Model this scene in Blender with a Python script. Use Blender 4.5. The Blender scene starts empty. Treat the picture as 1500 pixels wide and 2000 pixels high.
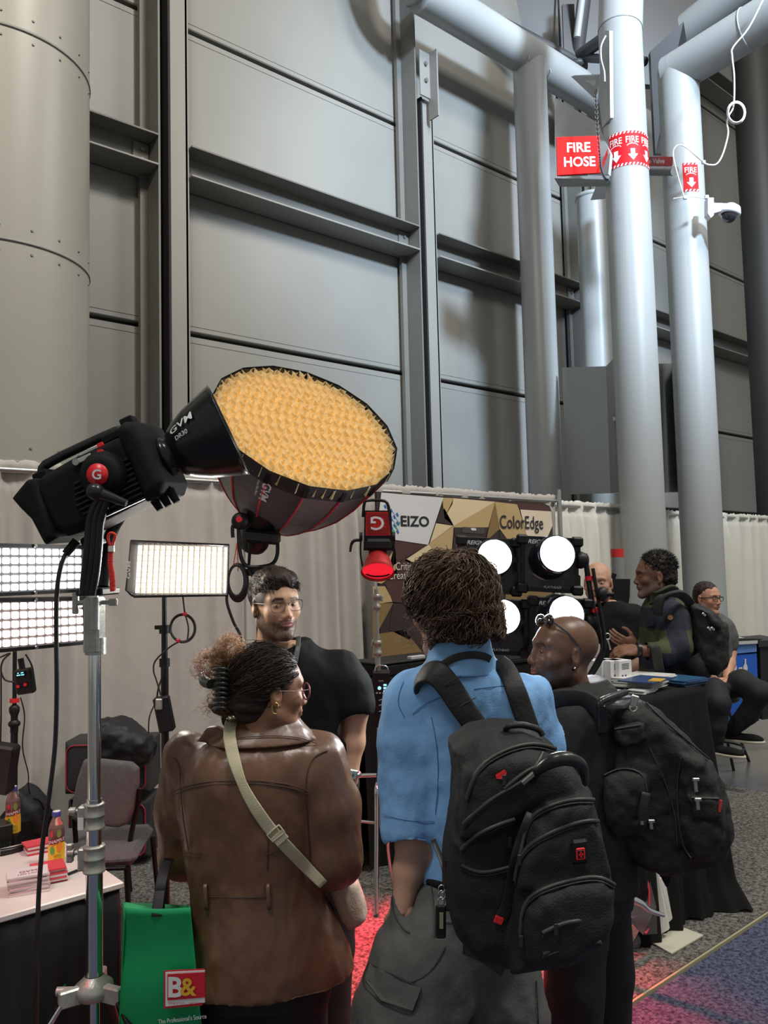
import bpy, bmesh, math, random
import numpy as np
from mathutils import Vector, Matrix
random.seed(4); np.random.seed(4)
pi = math.pi
sc = bpy.context.scene
col = sc.collection

# ------------------------------------------------------------------ camera
FPX = 1580.0
YAW, PITCH, ROLL = math.radians(49.3), math.radians(4.0), math.radians(1.4)
CAM = np.array([0, 0, 1.72])
FH = np.array([math.cos(YAW), math.sin(YAW), 0.0]); RH = np.array([math.sin(YAW), -math.cos(YAW), 0.0]); ZZ = np.array([0, 0, 1.0])
F3 = FH*math.cos(PITCH)+ZZ*math.sin(PITCH); U0 = -FH*math.sin(PITCH)+ZZ*math.cos(PITCH)
R3 = math.cos(ROLL)*RH-math.sin(ROLL)*U0; U3 = math.cos(ROLL)*U0+math.sin(ROLL)*RH
cd = bpy.data.cameras.new('camera'); cam = bpy.data.objects.new('camera', cd); col.objects.link(cam)
cam.matrix_world = Matrix(((R3[0], U3[0], -F3[0], CAM[0]), (R3[1], U3[1], -F3[1], CAM[1]), (R3[2], U3[2], -F3[2], CAM[2]), (0, 0, 0, 1)))
cd.sensor_fit = 'VERTICAL'; cd.sensor_height = 36; cd.lens = FPX/2000*36; cd.clip_start = .05; cd.clip_end = 200
sc.camera = cam

# ------------------------------------------------------------------ world, lights, exposure
sc.view_settings.view_transform = 'Standard'; sc.view_settings.look = 'None'; sc.view_settings.gamma = 1
sc.view_settings.use_curve_mapping = False; sc.view_settings.exposure = 0.0
w = bpy.data.worlds.new('hall_light'); sc.world = w; w.use_nodes = True
w.node_tree.nodes['Background'].inputs[0].default_value = (.92, .93, .90, 1); w.node_tree.nodes['Background'].inputs[1].default_value = .33
try:
    sc.cycles.use_denoising = True; sc.cycles.max_bounces = 6; sc.cycles.diffuse_bounces = 3; sc.cycles.glossy_bounces = 3
    sc.cycles.transmission_bounces = 6; sc.cycles.transparent_max_bounces = 8; sc.cycles.sample_clamp_indirect = 4
    sc.cycles.caustics_reflective = False; sc.cycles.caustics_refractive = False
except Exception: pass

def lamp(name, kind, loc, target, power, color, size=1.0, size_y=None, spot=60, blend=.5):
    l = bpy.data.lights.new(name, kind); l.energy = power; l.color = color
    if kind == 'AREA':
        l.size = size
        if size_y: l.shape = 'RECTANGLE'; l.size_y = size_y
    if kind == 'SPOT': l.spot_size = math.radians(spot); l.spot_blend = blend; l.shadow_soft_size = size
    if kind == 'POINT': l.shadow_soft_size = size
    o = bpy.data.objects.new(name, l); col.objects.link(o); o.location = loc
    o.rotation_euler = (Vector(target)-Vector(loc)).to_track_quat('-Z', 'Y').to_euler()
    return o
lamp('hall_lamp_warm', 'AREA', (5.5, -4, 15), (4, 8, 2), 1350, (1, .96, .88), 2.2)
lamp('hall_lamp_near', 'AREA', (-3, 0.5, 11), (1.5, 3, 1), 400, (1, .97, .92), 2.0)
lamp('hall_lamp_left', 'SPOT', (-3, -3, 12.5), (2.0, 7, 8), 2600, (1, .90, .72), .6, spot=50, blend=.9)
lamp('hall_lamp_cool', 'SPOT', (4, -8, 12), (9.0, 5.5, 7.9), 24000, (.62, .79, 1), .8, spot=37, blend=.8)
lamp('hall_lamp_right', 'AREA', (11, -1, 11), (7, 5, 1), 330, (1, .98, .95), 2.5)

# ------------------------------------------------------------------ pixel to place
def ray(px, py): return F3+R3*(px-750)/FPX-U3*(py-1000)/FPX
def P(px, py, d): return CAM+ray(px, py)*d
def PY(px, py, Y): r = ray(px, py); return CAM+r*(Y/r[1])
def PX(px, py, X): r = ray(px, py); return CAM+r*(X/r[0])
def PZ(px, py, z): r = ray(px, py); return CAM+r*((z-1.72)/r[2])
def nrm(v): v = np.asarray(v, float); return v/np.linalg.norm(v)
class Fr:
    """upright (or turned) metric frame: ex right, ey up, ez away; L() gives the local point seen at a pixel at depth offset dz"""
    def __init__(s, px, py, D, axes=None, K=1.0):
        s.K = K; s.O = P(px, py, D); s.D = D; s.s = D/FPX
        s.A = np.array(axes if axes is not None else [RH, ZZ, FH])
    def L(s, px, py, dz=0.0):
        dz = dz*s.K; r = ray(px, py); n = s.A[2]; t = (np.dot(s.O-CAM, n)+dz)/np.dot(r, n)
        return s.A@(CAM+r*t-s.O)
    def W(s, p): return s.O+np.asarray(p)@s.A
def axes_from(n, up=ZZ):
    """axes with ez = -n (n points out of the front face), ex to the right seen from the front"""
    ez = -nrm(n); ex = nrm(np.cross(ez, up)); ey = np.cross(ex, ez); return [ex, ey, ez]
def view_dir(px, py): return nrm(ray(px, py))
def camdir(toward, right, up): return nrm(-F3*toward+R3*right+U3*up)

# ------------------------------------------------------------------ materials
MATS = {}
def mat(name, c, rough=.6, metal=0, noise=0, nscale=8, bump=0, bscale=60, emit=None, estr=1, attr=False, trans=0, alpha=1, spec=None, sheen=0, coat=0, weave=0):
    if name in MATS: return MATS[name]
    m = bpy.data.materials.new(name); m.use_nodes = True; nt = m.node_tree; N = nt.nodes; Lk = nt.links
    b = N['Principled BSDF']; b.inputs['Roughness'].default_value = rough; b.inputs['Metallic'].default_value = metal
    c = tuple(c)+(1,) if len(c) == 3 else c
    b.inputs['Base Color'].default_value = c
    tc = N.new('ShaderNodeTexCoord')
    src = None
    if attr:
        a = N.new('ShaderNodeAttribute'); a.attribute_name = 'Col'; src = a.outputs['Color']
        Lk.new(src, b.inputs['Base Color'])
    if noise:
        n = N.new('ShaderNodeTexNoise'); n.inputs['Scale'].default_value = nscale; n.inputs['Detail'].default_value = 5
        Lk.new(tc.outputs['Object'], n.inputs['Vector'])
        r = N.new('ShaderNodeMapRange'); r.inputs[1].default_value = .3; r.inputs[2].default_value = .7
        r.inputs[3].default_value = 1-noise; r.inputs[4].default_value = 1+noise
        Lk.new(n.outputs['Fac'], r.inputs[0])
        mx = N.new('ShaderNodeVectorMath'); mx.operation = 'SCALE'
        if src is not None: Lk.new(src, mx.inputs[0])
        else: mx.inputs[0].default_value = c[:3]
        Lk.new(r.outputs[0], mx.inputs['Scale']); Lk.new(mx.outputs[0], b.inputs['Base Color'])
    if bump:
        n2 = N.new('ShaderNodeTexNoise'); n2.inputs['Scale'].default_value = bscale; n2.inputs['Detail'].default_value = 4
        Lk.new(tc.outputs['Object'], n2.inputs['Vector'])
        bp = N.new('ShaderNodeBump'); bp.inputs['Strength'].default_value = bump; bp.inputs['Distance'].default_value = .02
        Lk.new(n2.outputs['Fac'], bp.inputs['Height']); Lk.new(bp.outputs[0], b.inputs['Normal'])
    if emit: b.inputs['Emission Color'].default_value = tuple(emit)+(1,); b.inputs['Emission Strength'].default_value = estr
    if trans: b.inputs['Transmission Weight'].default_value = trans; b.inputs['IOR'].default_value = 1.35
    if alpha < 1: b.inputs['Alpha'].default_value = alpha
    if spec is not None: b.inputs['Specular IOR Level'].default_value = spec
    if sheen: b.inputs['Sheen Weight'].default_value = sheen
    if coat: b.inputs['Coat Weight'].default_value = coat; b.inputs['Coat Roughness'].default_value = .15
    MATS[name] = m; return m

# ------------------------------------------------------------------ mesh building
MBS = [1.0]
class MB:
    def __init__(s): s.v = []; s.f = []; s.mi = []; s.sm = []; s.M = None
    def add(s, vs, fs, mi=0, sm=False):
        o = len(s.v)
        vs = np.asarray(vs, float)
        if s.M is not None: vs = vs@s.M[0]+s.M[1]
        s.v.extend(map(tuple, vs))
        for f in fs: s.f.append(tuple(i+o for i in f)); s.mi.append(mi); s.sm.append(sm)
        return s
    def at(s, fr): s.M = (np.array(fr.A), fr.O) if fr is not None else None; return s
    def box(s, c, h, R=None, mi=0, bev=0):
        """c centre, h half sizes, R rows = axes; bev>0 chamfers the edges"""
        R = np.eye(3) if R is None else np.array(R); h = np.array(h, float)*MBS[0]; bev *= MBS[0]; c = np.asarray(c, float)
        if bev <= 0:
            q = [(x, y, z) for x in (-1, 1) for y in (-1, 1) for z in (-1, 1)]
            return s.add([c+(np.array(p)*h)@R for p in q], [(0, 1, 3, 2), (4, 6, 7, 5), (0, 4, 5, 1), (2, 3, 7, 6), (0, 2, 6, 4), (1, 5, 7, 3)], mi)
        bev = min(bev, *(h*.95)); vs = []; idx = {}
        for x in (-1, 1):
            for y in (-1, 1):
                for z in (-1, 1):
                    sg = np.array((x, y, z))
                    for a in range(3):
                        p = sg*(h-bev); p[a] = sg[a]*h[a]; idx[(x, y, z, a)] = len(vs); vs.append(c+p@R)
        fs = []
        I = lambda x, y, z, a: idx[(x, y, z, a)]
        for a in range(3):
            b_, c_ = (a+1) % 3, (a+2) % 3
            for sg in (-1, 1):
                q = []
                for (u, w_) in ((-1, -1), (1, -1), (1, 1), (-1, 1)):
                    k = [0, 0, 0]; k[a] = sg; k[b_] = u; k[c_] = w_; q.append(I(*k, a))
                fs.append(q if sg > 0 else q[::-1])
            for u in (-1, 1):
                for w_ in (-1, 1):
                    q = []
                    for t, ax in ((-1, b_), (1, b_), (1, c_), (-1, c_)):
                        k = [0, 0, 0]; k[a] = t; k[b_] = u; k[c_] = w_; q.append(I(*k, ax))
                    fs.append(q)
        for x in (-1, 1):
            for y in (-1, 1):
                for z in (-1, 1): fs.append([I(x, y, z, a) for a in range(3)])
        return s.add(vs, fs, mi)
    def cyl(s, a, b, ra, rb=None, n=16, caps=True, mi=0, sm=True):
        rb = ra if rb is None else rb; a = np.asarray(a, float); b = np.asarray(b, float)
        return s.loft([(a, ra*MBS[0]), (b, rb*MBS[0])], nrm(b-a), n, caps, mi, sm)
    def loft(s, rings, ax, n=16, caps=True, mi=0, sm=True):
        ax = nrm(ax); u = nrm(np.cross(ax, ZZ if abs(ax[2]) < .9 else [1, 0, 0])); v = np.cross(ax, u)
        vs = []; fs = []
        for c, r in rings:
            for i in range(n):
                t = 2*pi*i/n; vs.append(np.asarray(c)+r*(u*math.cos(t)+v*math.sin(t)))
        for k in range(len(rings)-1):
            for i in range(n): fs.append((k*n+i, k*n+(i+1) % n, (k+1)*n+(i+1) % n, (k+1)*n+i))
        s.add(vs, fs, mi, sm)
        if caps:
            s.add(vs[:n], [tuple(range(n))[::-1]], mi); s.add(vs[-n:], [tuple(range(n))], mi)
        return s
    def lathe(s, o, ax, prof, n=24, caps=False, mi=0, sm=True):
        ax = nrm(ax); return s.loft([(np.asarray(o)+ax*h*MBS[0], r*MBS[0]) for r, h in prof], ax, n, caps, mi, sm)
    def tube(s, pts, r, n=8, caps=True, mi=0, smooth=0, closed=False):
        pts = [np.asarray(p, float) for p in pts]
        for _ in range(smooth): pts = chaikin(pts, closed)
        r = np.array(r)*MBS[0] if hasattr(r, '__len__') else r*MBS[0]; m = len(pts); rr = r if hasattr(r, '__len__') else [r]*m
        if len(rr) != m: rr = np.interp(np.linspace(0, 1, m), np.linspace(0, 1, len(rr)), rr)
        T = [nrm(pts[(i+1) % m if closed else min(i+1, m-1)]-pts[(i-1) % m if closed else max(i-1, 0)]+1e-9) for i in range(m)]
        u = nrm(np.cross(T[0], [.31, .52, .79])); vs = []; fs = []
        for i in range(m):
            u = nrm(u-T[i]*np.dot(u, T[i])); v = np.cross(T[i], u)
            for k in range(n):
                t = 2*pi*k/n; vs.append(pts[i]+rr[i]*(u*math.cos(t)+v*math.sin(t)))
        for i in range(m if closed else m-1):
            j = (i+1) % m
            for k in range(n): fs.append((i*n+k, i*n+(k+1) % n, j*n+(k+1) % n, j*n+k))
        s.add(vs, fs, mi, True)
        if caps and not closed: s.add(vs[:n], [tuple(range(n))[::-1]], mi); s.add(vs[-n:], [tuple(range(n))], mi)
        return s
    def ribbon(s, pts, wv, w, th=.002, mi=0, smooth=0, nv=None):
        """flat strap: pts path, wv width direction (or list), w width"""
        pts = [np.asarray(p, float) for p in pts]
        for _ in range(smooth): pts = chaikin(pts, False)
        m = len(pts)
        if np.ndim(wv) == 1: WV = [np.asarray(wv, float)]*m
        else:
            q = np.array(wv, float); t = np.linspace(0, 1, m); t0 = np.linspace(0, 1, len(q)); WV = [np.array([np.interp(x, t0, q[:, k]) for k in range(3)]) for x in t]
        ww = w if hasattr(w, '__len__') else [w]*m
        if len(ww) != m: ww = np.interp(np.linspace(0, 1, m), np.linspace(0, 1, len(ww)), ww)
        vs = []; fs = []
        for i in range(m):
            T = nrm(pts[min(i+1, m-1)]-pts[max(i-1, 0)]+1e-9); a = WV[i]-T*np.dot(WV[i], T); a = nrm(a); n_ = np.cross(T, a)
            for (x, y) in ((-1, -1), (-.8, -1.5), (.8, -1.5), (1, -1), (1, 1), (.8, 1.5), (-.8, 1.5), (-1, 1)): vs.append(pts[i]+a*x*ww[i]/2+n_*y*th/2)
        for i in range(m-1):
            for k in range(8): fs.append((i*8+k, i*8+(k+1) % 8, i*8+8+(k+1) % 8, i*8+8+k))
        fs.append(tuple(range(8))[::-1]); fs.append(tuple((m-1)*8+k for k in range(8)))
        return s.add(vs, fs, mi, True)
    def ball(s, c, r, n=16, mi=0, R=None, half=None):
        c = np.asarray(c, float); r = np.array([r]*3 if np.isscalar(r) else r, float)*MBS[0]; R = np.eye(3) if R is None else np.array(R)
        vs = []; m = max(4, n//2); lo = 0 if half is None else 0; hi = m if half is None else int(m*half)
        for i in range(lo, hi+1):
            a = pi*i/m
            for k in range(n): t = 2*pi*k/n; vs.append(c+(r*np.array((math.sin(a)*math.cos(t), math.sin(a)*math.sin(t), math.cos(a))))@R)
        fs = [(i*n+k, (i+1)*n+k, (i+1)*n+(k+1) % n, i*n+(k+1) % n) for i in range(hi-lo) for k in range(n)]
        return s.add(vs, fs, mi, True)
    def prism(s, poly, ext, mi=0, mi_side=None):
        """poly: 3D points of the front face; ext: vector to the back"""
        poly = [np.asarray(p, float) for p in poly]; n = len(poly); ext = np.asarray(ext, float)
        fs = [tuple(range(n)), tuple(range(n, 2*n))[::-1]]
        s.add(poly+[p+ext for p in poly], fs, mi)
        o = len(s.v)-2*n
        for i in range(n): s.f.append((o+i, o+n+i, o+n+(i+1) % n, o+(i+1) % n)); s.mi.append(mi if mi_side is None else mi_side); s.sm.append(False)
        return s
    def grid(s, fn, nu, nv, mi=0, sm=True):
        vs = [fn(i/nu, j/nv) for j in range(nv+1) for i in range(nu+1)]
        return s.add(vs, [(j*(nu+1)+i, j*(nu+1)+i+1, (j+1)*(nu+1)+i+1, (j+1)*(nu+1)+i) for j in range(nv) for i in range(nu)], mi, sm)
    def mesh(s, name, origin):
        me = bpy.data.meshes.new(name); v = np.array(s.v, float)-np.asarray(origin)
        me.from_pydata([tuple(x) for x in v], [], s.f); me.polygons.foreach_set('material_index', s.mi); me.polygons.foreach_set('use_smooth', s.sm)
        bm = bmesh.new(); bm.from_mesh(me); bmesh.ops.recalc_face_normals(bm, faces=bm.faces); bm.to_mesh(me); bm.free(); me.update(); return me
def chaikin(p, closed):
    q = [] if closed else [p[0]]; n = len(p)
    for i in range(n if closed else n-1):
        a, b = p[i], p[(i+1) % n]; q += [a*.75+b*.25, a*.25+b*.75]
    if not closed: q.append(p[-1])
    return q
def catmull(p, n=8):
    p = [np.asarray(x, float) for x in p]; out = []
    for i in range(len(p)-1):
        a, b, c, d = p[max(i-1, 0)], p[i], p[i+1], p[min(i+2, len(p)-1)]
        for k in range(n):
            t = k/n; out.append(.5*((2*b)+(c-a)*t+(2*a-5*b+4*c-d)*t*t+(3*b-a-3*c+d)*t**3))
    out.append(p[-1]); return out

def link(name, me, mats, parent=None, loc=(0, 0, 0)):
    o = bpy.data.objects.new(name, me); col.objects.link(o); o.location = [float(x) for x in loc]
    for m in (mats if isinstance(mats, (list, tuple)) else [mats]): me.materials.append(m)
    if parent is not None: o.parent = parent
    return o
def tag(o, label=None, cat=None, group=None, kind=None):
    if label: o['label'] = label
    if cat: o['category'] = cat
    if group: o['group'] = group
    if kind: o['kind'] = kind
    return o
class Thing:
    """an Empty at the base; parts are authored in world coordinates"""
    def __init__(s, name, label, cat, base, group=None):
        s.base = np.asarray(base, float); s.o = bpy.data.objects.new(name, None); col.objects.link(s.o); s.o.location = [float(x) for x in base]
        s.o.empty_display_size = .05; tag(s.o, label, cat, group)
    def part(s, name, mb, m, parent=None, kind=None, label=None):
        me = mb.mesh(name, s.base) if isinstance(mb, MB) else mb
        o = link(name, me, m, parent or s.o); tag(o, label, None, None, kind); return o
def single(name, mb, m, label, cat, base=(0, 0, 0), group=None, kind=None):
    o = link(name, mb.mesh(name, base), m, None, base); return tag(o, label, cat, group, kind)

def text_mb(mb, txt, o, ex, ey, size, depth=.001, bold=.0, center=True, mi=0, fit=None, bend=None, shear=0):
    """lettering as mesh: o centre, ex/ey directions; size = cap height approx; fit = full width"""
    cu = bpy.data.curves.new('t', 'FONT'); cu.body = txt; cu.size = 1; cu.offset = bold; cu.extrude = 0; cu.resolution_u = 3; cu.shear = shear
    ob = bpy.data.objects.new('t', cu); col.objects.link(ob)
    dg = bpy.context.evaluated_depsgraph_get(); me = bpy.data.meshes.new_from_object(ob.evaluated_get(dg))
    n = len(me.vertices); v = np.zeros(n*3); me.vertices.foreach_get('co', v); v = v.reshape(-1, 3)
    fs = [tuple(p.vertices) for p in me.polygons]
    bpy.data.objects.remove(ob); bpy.data.curves.remove(cu); bpy.data.meshes.remove(me)
    lo, hi = v.min(0), v.max(0); c = (lo+hi)/2
    sy = size/.7*MBS[0]; sx = sy if fit is None else fit*MBS[0]/(hi[0]-lo[0])
    if fit is not None and size is None: sy = sx
    x = (v[:, 0]-(c[0] if center else lo[0]))*sx; y = (v[:, 1]-c[1])*sy
    ex = np.asarray(ex, float); ey = np.asarray(ey, float); nz = np.cross(ex, ey)
    if bend is None: w_ = np.asarray(o)+x[:, None]*ex+y[:, None]*ey+nz*depth
    else: w_ = np.array([bend(a, b) for a, b in zip(x, y)])
    mb.add(w_, fs, mi); return mb

# ------------------------------------------------------------------ noise and implicit surfaces
_H = np.random.RandomState(7).rand(64, 64, 64)
def vnoise(p):
    p = np.asarray(p); i = np.floor(p).astype(int); f = p-i; f = f*f*(3-2*f); i &= 63; j = (i+1) & 63
    x0, y0, z0 = i[..., 0], i[..., 1], i[..., 2]; x1, y1, z1 = j[..., 0], j[..., 1], j[..., 2]; fx, fy, fz = f[..., 0], f[..., 1], f[..., 2]
    a = _H[x0, y0, z0]*(1-fx)+_H[x1, y0, z0]*fx; b = _H[x0, y1, z0]*(1-fx)+_H[x1, y1, z0]*fx
    c = _H[x0, y0, z1]*(1-fx)+_H[x1, y0, z1]*fx; d = _H[x0, y1, z1]*(1-fx)+_H[x1, y1, z1]*fx
    return ((a*(1-fy)+b*fy)*(1-fz)+(c*(1-fy)+d*fy)*fz)*2-1
def fbm(p, o=3):
    r = 0; a = 1
    for k in range(o): r = r+a*vnoise(np.asarray(p)*2**k+13.7*k); a *= .5
    return r
class SDF:
    def __init__(s, lo, hi, h, K=1.0):
        s.K = K; s.lo = np.array(lo, float); s.h = h; s.n = np.ceil((np.array(hi)-s.lo)/h).astype(int)+1
        s.ax = [s.lo[i]+h*np.arange(s.n[i]) for i in range(3)]; s.v = np.full(s.n, .5, np.float32)
    def _reg(s, lo, hi):
        a = np.clip(np.floor((np.array(lo)-s.lo)/s.h).astype(int), 0, s.n-1); b = np.clip(np.ceil((np.array(hi)-s.lo)/s.h).astype(int)+1, 1, s.n)
        b = np.maximum(b, a+1); sl = tuple(slice(a[i], b[i]) for i in range(3))
        G = np.meshgrid(*[s.ax[i][sl[i]] for i in range(3)], indexing='ij'); return sl, np.stack(G, -1)
    def _op(s, sl, d, k, mode):
        v = s.v[sl]
        if mode == 'add':
            h = np.maximum(k-np.abs(v-d), 0)/max(k, 1e-6); s.v[sl] = np.minimum(v, d)-h*h*k*.25
        elif mode == 'sub':
            d = -d; h = np.maximum(k-np.abs(v-d), 0)/max(k, 1e-6); s.v[sl] = np.maximum(v, d)+h*h*k*.25
    def cap(s, a, b, ra, rb=None, k=.02, mode='add', flat=None):
        rb = ra if rb is None else rb; ra, rb, k = ra*s.K, rb*s.K, k*s.K; a = np.asarray(a, float); b = np.asarray(b, float); m = max(ra, rb)+k+3*s.h
        if flat is not None: m *= max(1, flat[1])
        sl, G = s._reg(np.minimum(a, b)-m, np.maximum(a, b)+m); ab = b-a; q = G-a; t = np.clip((q@ab)/max(ab@ab, 1e-9), 0, 1)
        q = q-t[..., None]*ab; R = ra+(rb-ra)*t
        if flat is not None:
            ax = nrm(flat[0]); c = q@ax; q = q+(c*(1/flat[1]-1))[..., None]*ax
            d = (np.sqrt((q*q).sum(-1))-R)*min(1, flat[1])
        else: d = np.sqrt((q*q).sum(-1))-R
        s._op(sl, d, k, mode); return s
    def chain(s, pts, rs, k=.02, flat=None):
        for i in range(len(pts)-1): s.cap(pts[i], pts[i+1], rs[i], rs[i+1], k if i == 0 else min(k, .02), flat=flat)
        return s
    def ell(s, c, r, R=None, k=.02, mode='add'):
        c = np.asarray(c, float); r = np.array(r, float)*s.K; k = k*s.K; m = r.max()+k+3*s.h; sl, G = s._reg(c-m, c+m); q = G-c
        if R is not None: q = q@np.array(R).T
        k0 = np.sqrt(((q/r)**2).sum(-1)); k1 = np.sqrt(((q/r**2)**2).sum(-1))+1e-9
        s._op(sl, k0*(k0-1)/k1, k, mode); return s
    def stack(s, rows, k=.02, mode='add', yaw=0, p=2.3):
        """rows: (centre xyz, half width, half depth) top to bottom, ey is up"""
        y = np.array([r[0][1] for r in rows]); o = np.argsort(y); y = y[o]
        C = np.array([rows[i][0] for i in o], float); A = np.array([rows[i][1] for i in o], float)*s.K; B = np.array([rows[i][2] for i in o], float)*s.K
        # smooth resample
        yy = np.linspace(y[0], y[-1], 80); g = np.exp(-((yy[:, None]-yy[None])/(.02+.0*yy[:, None]))**2/2); g /= g.sum(1, keepdims=True)
        sm = lambda a: g@np.interp(yy, y, a)
        cx, cz, A, B = sm(C[:, 0]), sm(C[:, 2]), sm(A), sm(B)
        m = max(A.max(), B.max())+k+3*s.h; e = .02
        sl, G = s._reg([cx.min()-m, y[0]-e-k-3*s.h, cz.min()-m], [cx.max()+m, y[-1]+e+k+3*s.h, cz.max()+m]); Y = G[..., 1]
        x = G[..., 0]-np.interp(Y, yy, cx); z = G[..., 2]-np.interp(Y, yy, cz); a = np.interp(Y, yy, A); b = np.interp(Y, yy, B)
        if yaw: cs, sn = math.cos(yaw), math.sin(yaw); x, z = x*cs+z*sn, -x*sn+z*cs
        q = ((np.abs(x)/a)**p+(np.abs(z)/b)**p)**(1/p); d = (q-1)*np.minimum(a, b)*.9
        dy = np.maximum(y[0]-Y, Y-y[-1]); d = np.maximum(d, dy); s._op(sl, d, k, mode); return s
    def pillow(s, poly, z0, z1, r=.02, k=.01, mode='add', puff=0):
        """poly: local (x,y) outline; rounded slab between z0 and z1"""
        z0, z1, r, puff = z0*s.K, z1*s.K, r*s.K, puff*s.K; poly = np.array([q[:2] for q in poly], float); m = k+3*s.h+abs(puff); lo = poly.min(0); hi = poly.max(0)
        sl, G = s._reg([lo[0]-m, lo[1]-m, min(z0, z1)-m], [hi[0]+m, hi[1]+m, max(z0, z1)+m])
        X = G[:, :, 0, 0]; Y = G[:, :, 0, 1]; d2 = np.full(X.shape, 1e9); sg = np.ones(X.shape); n = len(poly)
        for i in range(n):
            a = poly[i]; b = poly[i-1]; e = b-a; wx = X-a[0]; wy = Y-a[1]; t = np.clip((wx*e[0]+wy*e[1])/(e@e+1e-12), 0, 1)
            d2 = np.minimum(d2, (wx-e[0]*t)**2+(wy-e[1]*t)**2)
            c1 = Y >= a[1]; c2 = Y < b[1]; c3 = e[0]*wy > e[1]*wx
            sg = np.where((c1 & c2 & c3) | (~c1 & ~c2 & ~c3), -sg, sg)
        d2 = (np.sqrt(d2)*sg)[:, :, None]; zc = (z0+z1)/2; hz = abs(z1-z0)/2
        if puff: hz = hz+puff*np.clip(-d2/.08, 0, 1)**.5
        w_ = np.abs(G[..., 2]-zc)-hz; a = d2+r; b = w_+r
        d = np.minimum(np.maximum(a, b), 0)+np.sqrt(np.maximum(a, 0)**2+np.maximum(b, 0)**2)-r
        s._op(sl, d, k, mode); return s
    def cut(s, p, n, rng=None):
        n = nrm(n)
        if rng is None: sl = (slice(None),)*3; G = np.stack(np.meshgrid(*s.ax, indexing='ij'), -1)
        else: sl, G = s._reg(*rng)
        s.v[sl] = np.maximum(s.v[sl], (G-np.asarray(p))@n); return s
    def disp(s, fn, band=.05):
        G = np.argwhere(np.abs(s.v) < band); p = s.lo+G*s.h; s.v[tuple(G.T)] += fn(p); return s
    def nets(s):
        v = s.v; ins = v < 0; nx, ny, nz = v.shape
        c = np.zeros((nx-1, ny-1, nz-1), np.uint8)
        for i in (0, 1):
            for j in (0, 1):
                for k in (0, 1): c += ins[i:nx-1+i, j:ny-1+j, k:nz-1+k]
        act = np.argwhere((c > 0) & (c < 8)); idx = -np.ones(c.shape, int); idx[tuple(act.T)] = np.arange(len(act))
        P_ = np.zeros((len(act), 3)); W_ = np.zeros(len(act)); C = [(i, j, k) for i in (0, 1) for j in (0, 1) for k in (0, 1)]
        val = {q: v[act[:, 0]+q[0], act[:, 1]+q[1], act[:, 2]+q[2]].astype(float) for q in C}
        for a in C:
            for d in range(3):
                if a[d]: continue
                b = list(a); b[d] = 1; b = tuple(b); va, vb = val[a], val[b]; m = (va < 0) != (vb < 0)
                t = np.where(m, va/(va-vb+1e-12*(va == vb)), 0); pt = np.array(a)+t[:, None]*(np.array(b)-np.array(a)); P_ += pt*m[:, None]; W_ += m
        P_ = s.lo+(act+P_/W_[:, None])*s.h; fs = []
        for d in range(3):
            u, w_ = (d+1) % 3, (d+2) % 3; A = [slice(None)]*3; B = [slice(None)]*3
            A[d] = slice(0, -1); B[d] = slice(1, None); m = ins[tuple(A)] != ins[tuple(B)]; e = np.argwhere(m); s1 = ins[tuple(A)][tuple(e.T)]
            ok = (e[:, u] > 0) & (e[:, w_] > 0) & (e[:, u] < v.shape[u]-1) & (e[:, w_] < v.shape[w_]-1); e = e[ok]; s1 = s1[ok]
            q = []
            for (du, dw) in ((-1, -1), (0, -1), (0, 0), (-1, 0)):
                g = e.copy(); g[:, u] += du; g[:, w_] += dw; q.append(idx[tuple(g.T)])
            q = np.stack(q, 1); q[~s1] = q[~s1][:, ::-1]; fs.append(q)
        return P_, np.concatenate(fs)
def vnormals(V, Fq):
    a = V[Fq[:, 2]]-V[Fq[:, 0]]; b = V[Fq[:, 3]]-V[Fq[:, 1]]; n = np.cross(a, b); N = np.zeros_like(V)
    for i in range(4): np.add.at(N, Fq[:, i], n)
    return N/(np.linalg.norm(N, axis=1)[:, None]+1e-12)
def relax(V, Fq, it=1):
    for _ in range(it):
        S = np.zeros_like(V); C = np.zeros(len(V))
        for i in range(4):
            j = (i+1) % 4; np.add.at(S, Fq[:, i], V[Fq[:, j]]); np.add.at(C, Fq[:, i], 1); np.add.at(S, Fq[:, j], V[Fq[:, i]]); np.add.at(C, Fq[:, j], 1)
        V = V*.5+.5*S/np.maximum(C, 1)[:, None]
    return V
def np_mesh(name, parts, origin, mi=None):
    """parts: list of (V world, quads, colours or None) joined in one mesh"""
    V = np.concatenate([p[0] for p in parts])-np.asarray(origin); off = 0; Fs = []
    for p in parts: Fs.append(p[1]+off); off += len(p[0])
    Fq = np.concatenate(Fs); me = bpy.data.meshes.new(name)
    me.vertices.add(len(V)); me.vertices.foreach_set('co', V.ravel()); me.loops.add(Fq.size); me.loops.foreach_set('vertex_index', Fq.ravel().astype(np.int32))
    me.polygons.add(len(Fq)); me.polygons.foreach_set('loop_start', np.arange(0, Fq.size, 4, dtype=np.int32)); me.polygons.foreach_set('loop_total', np.full(len(Fq), 4, np.int32))
    me.polygons.foreach_set('use_smooth', np.ones(len(Fq), bool))
    me.update(calc_edges=True); me.validate()
    if parts[0][2] is not None:
        C = np.concatenate([p[2] for p in parts]); at = me.color_attributes.new('Col', 'FLOAT_COLOR', 'POINT')
        at.data.foreach_set('color', np.concatenate([C, np.ones((len(C), 1))], 1).ravel())
    return me
# ================================================================== the setting
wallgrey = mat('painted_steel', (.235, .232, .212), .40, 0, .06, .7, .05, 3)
beamgrey = mat('girt_steel', (.15, .148, .134), .5, 0, .05, 2)
darkgap = mat('dark_gap', (.015, .015, .015), .8)
pipegrey = mat('column_paint', (.34, .355, .35), .38, 0, .05, .8, .04, 4)
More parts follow.
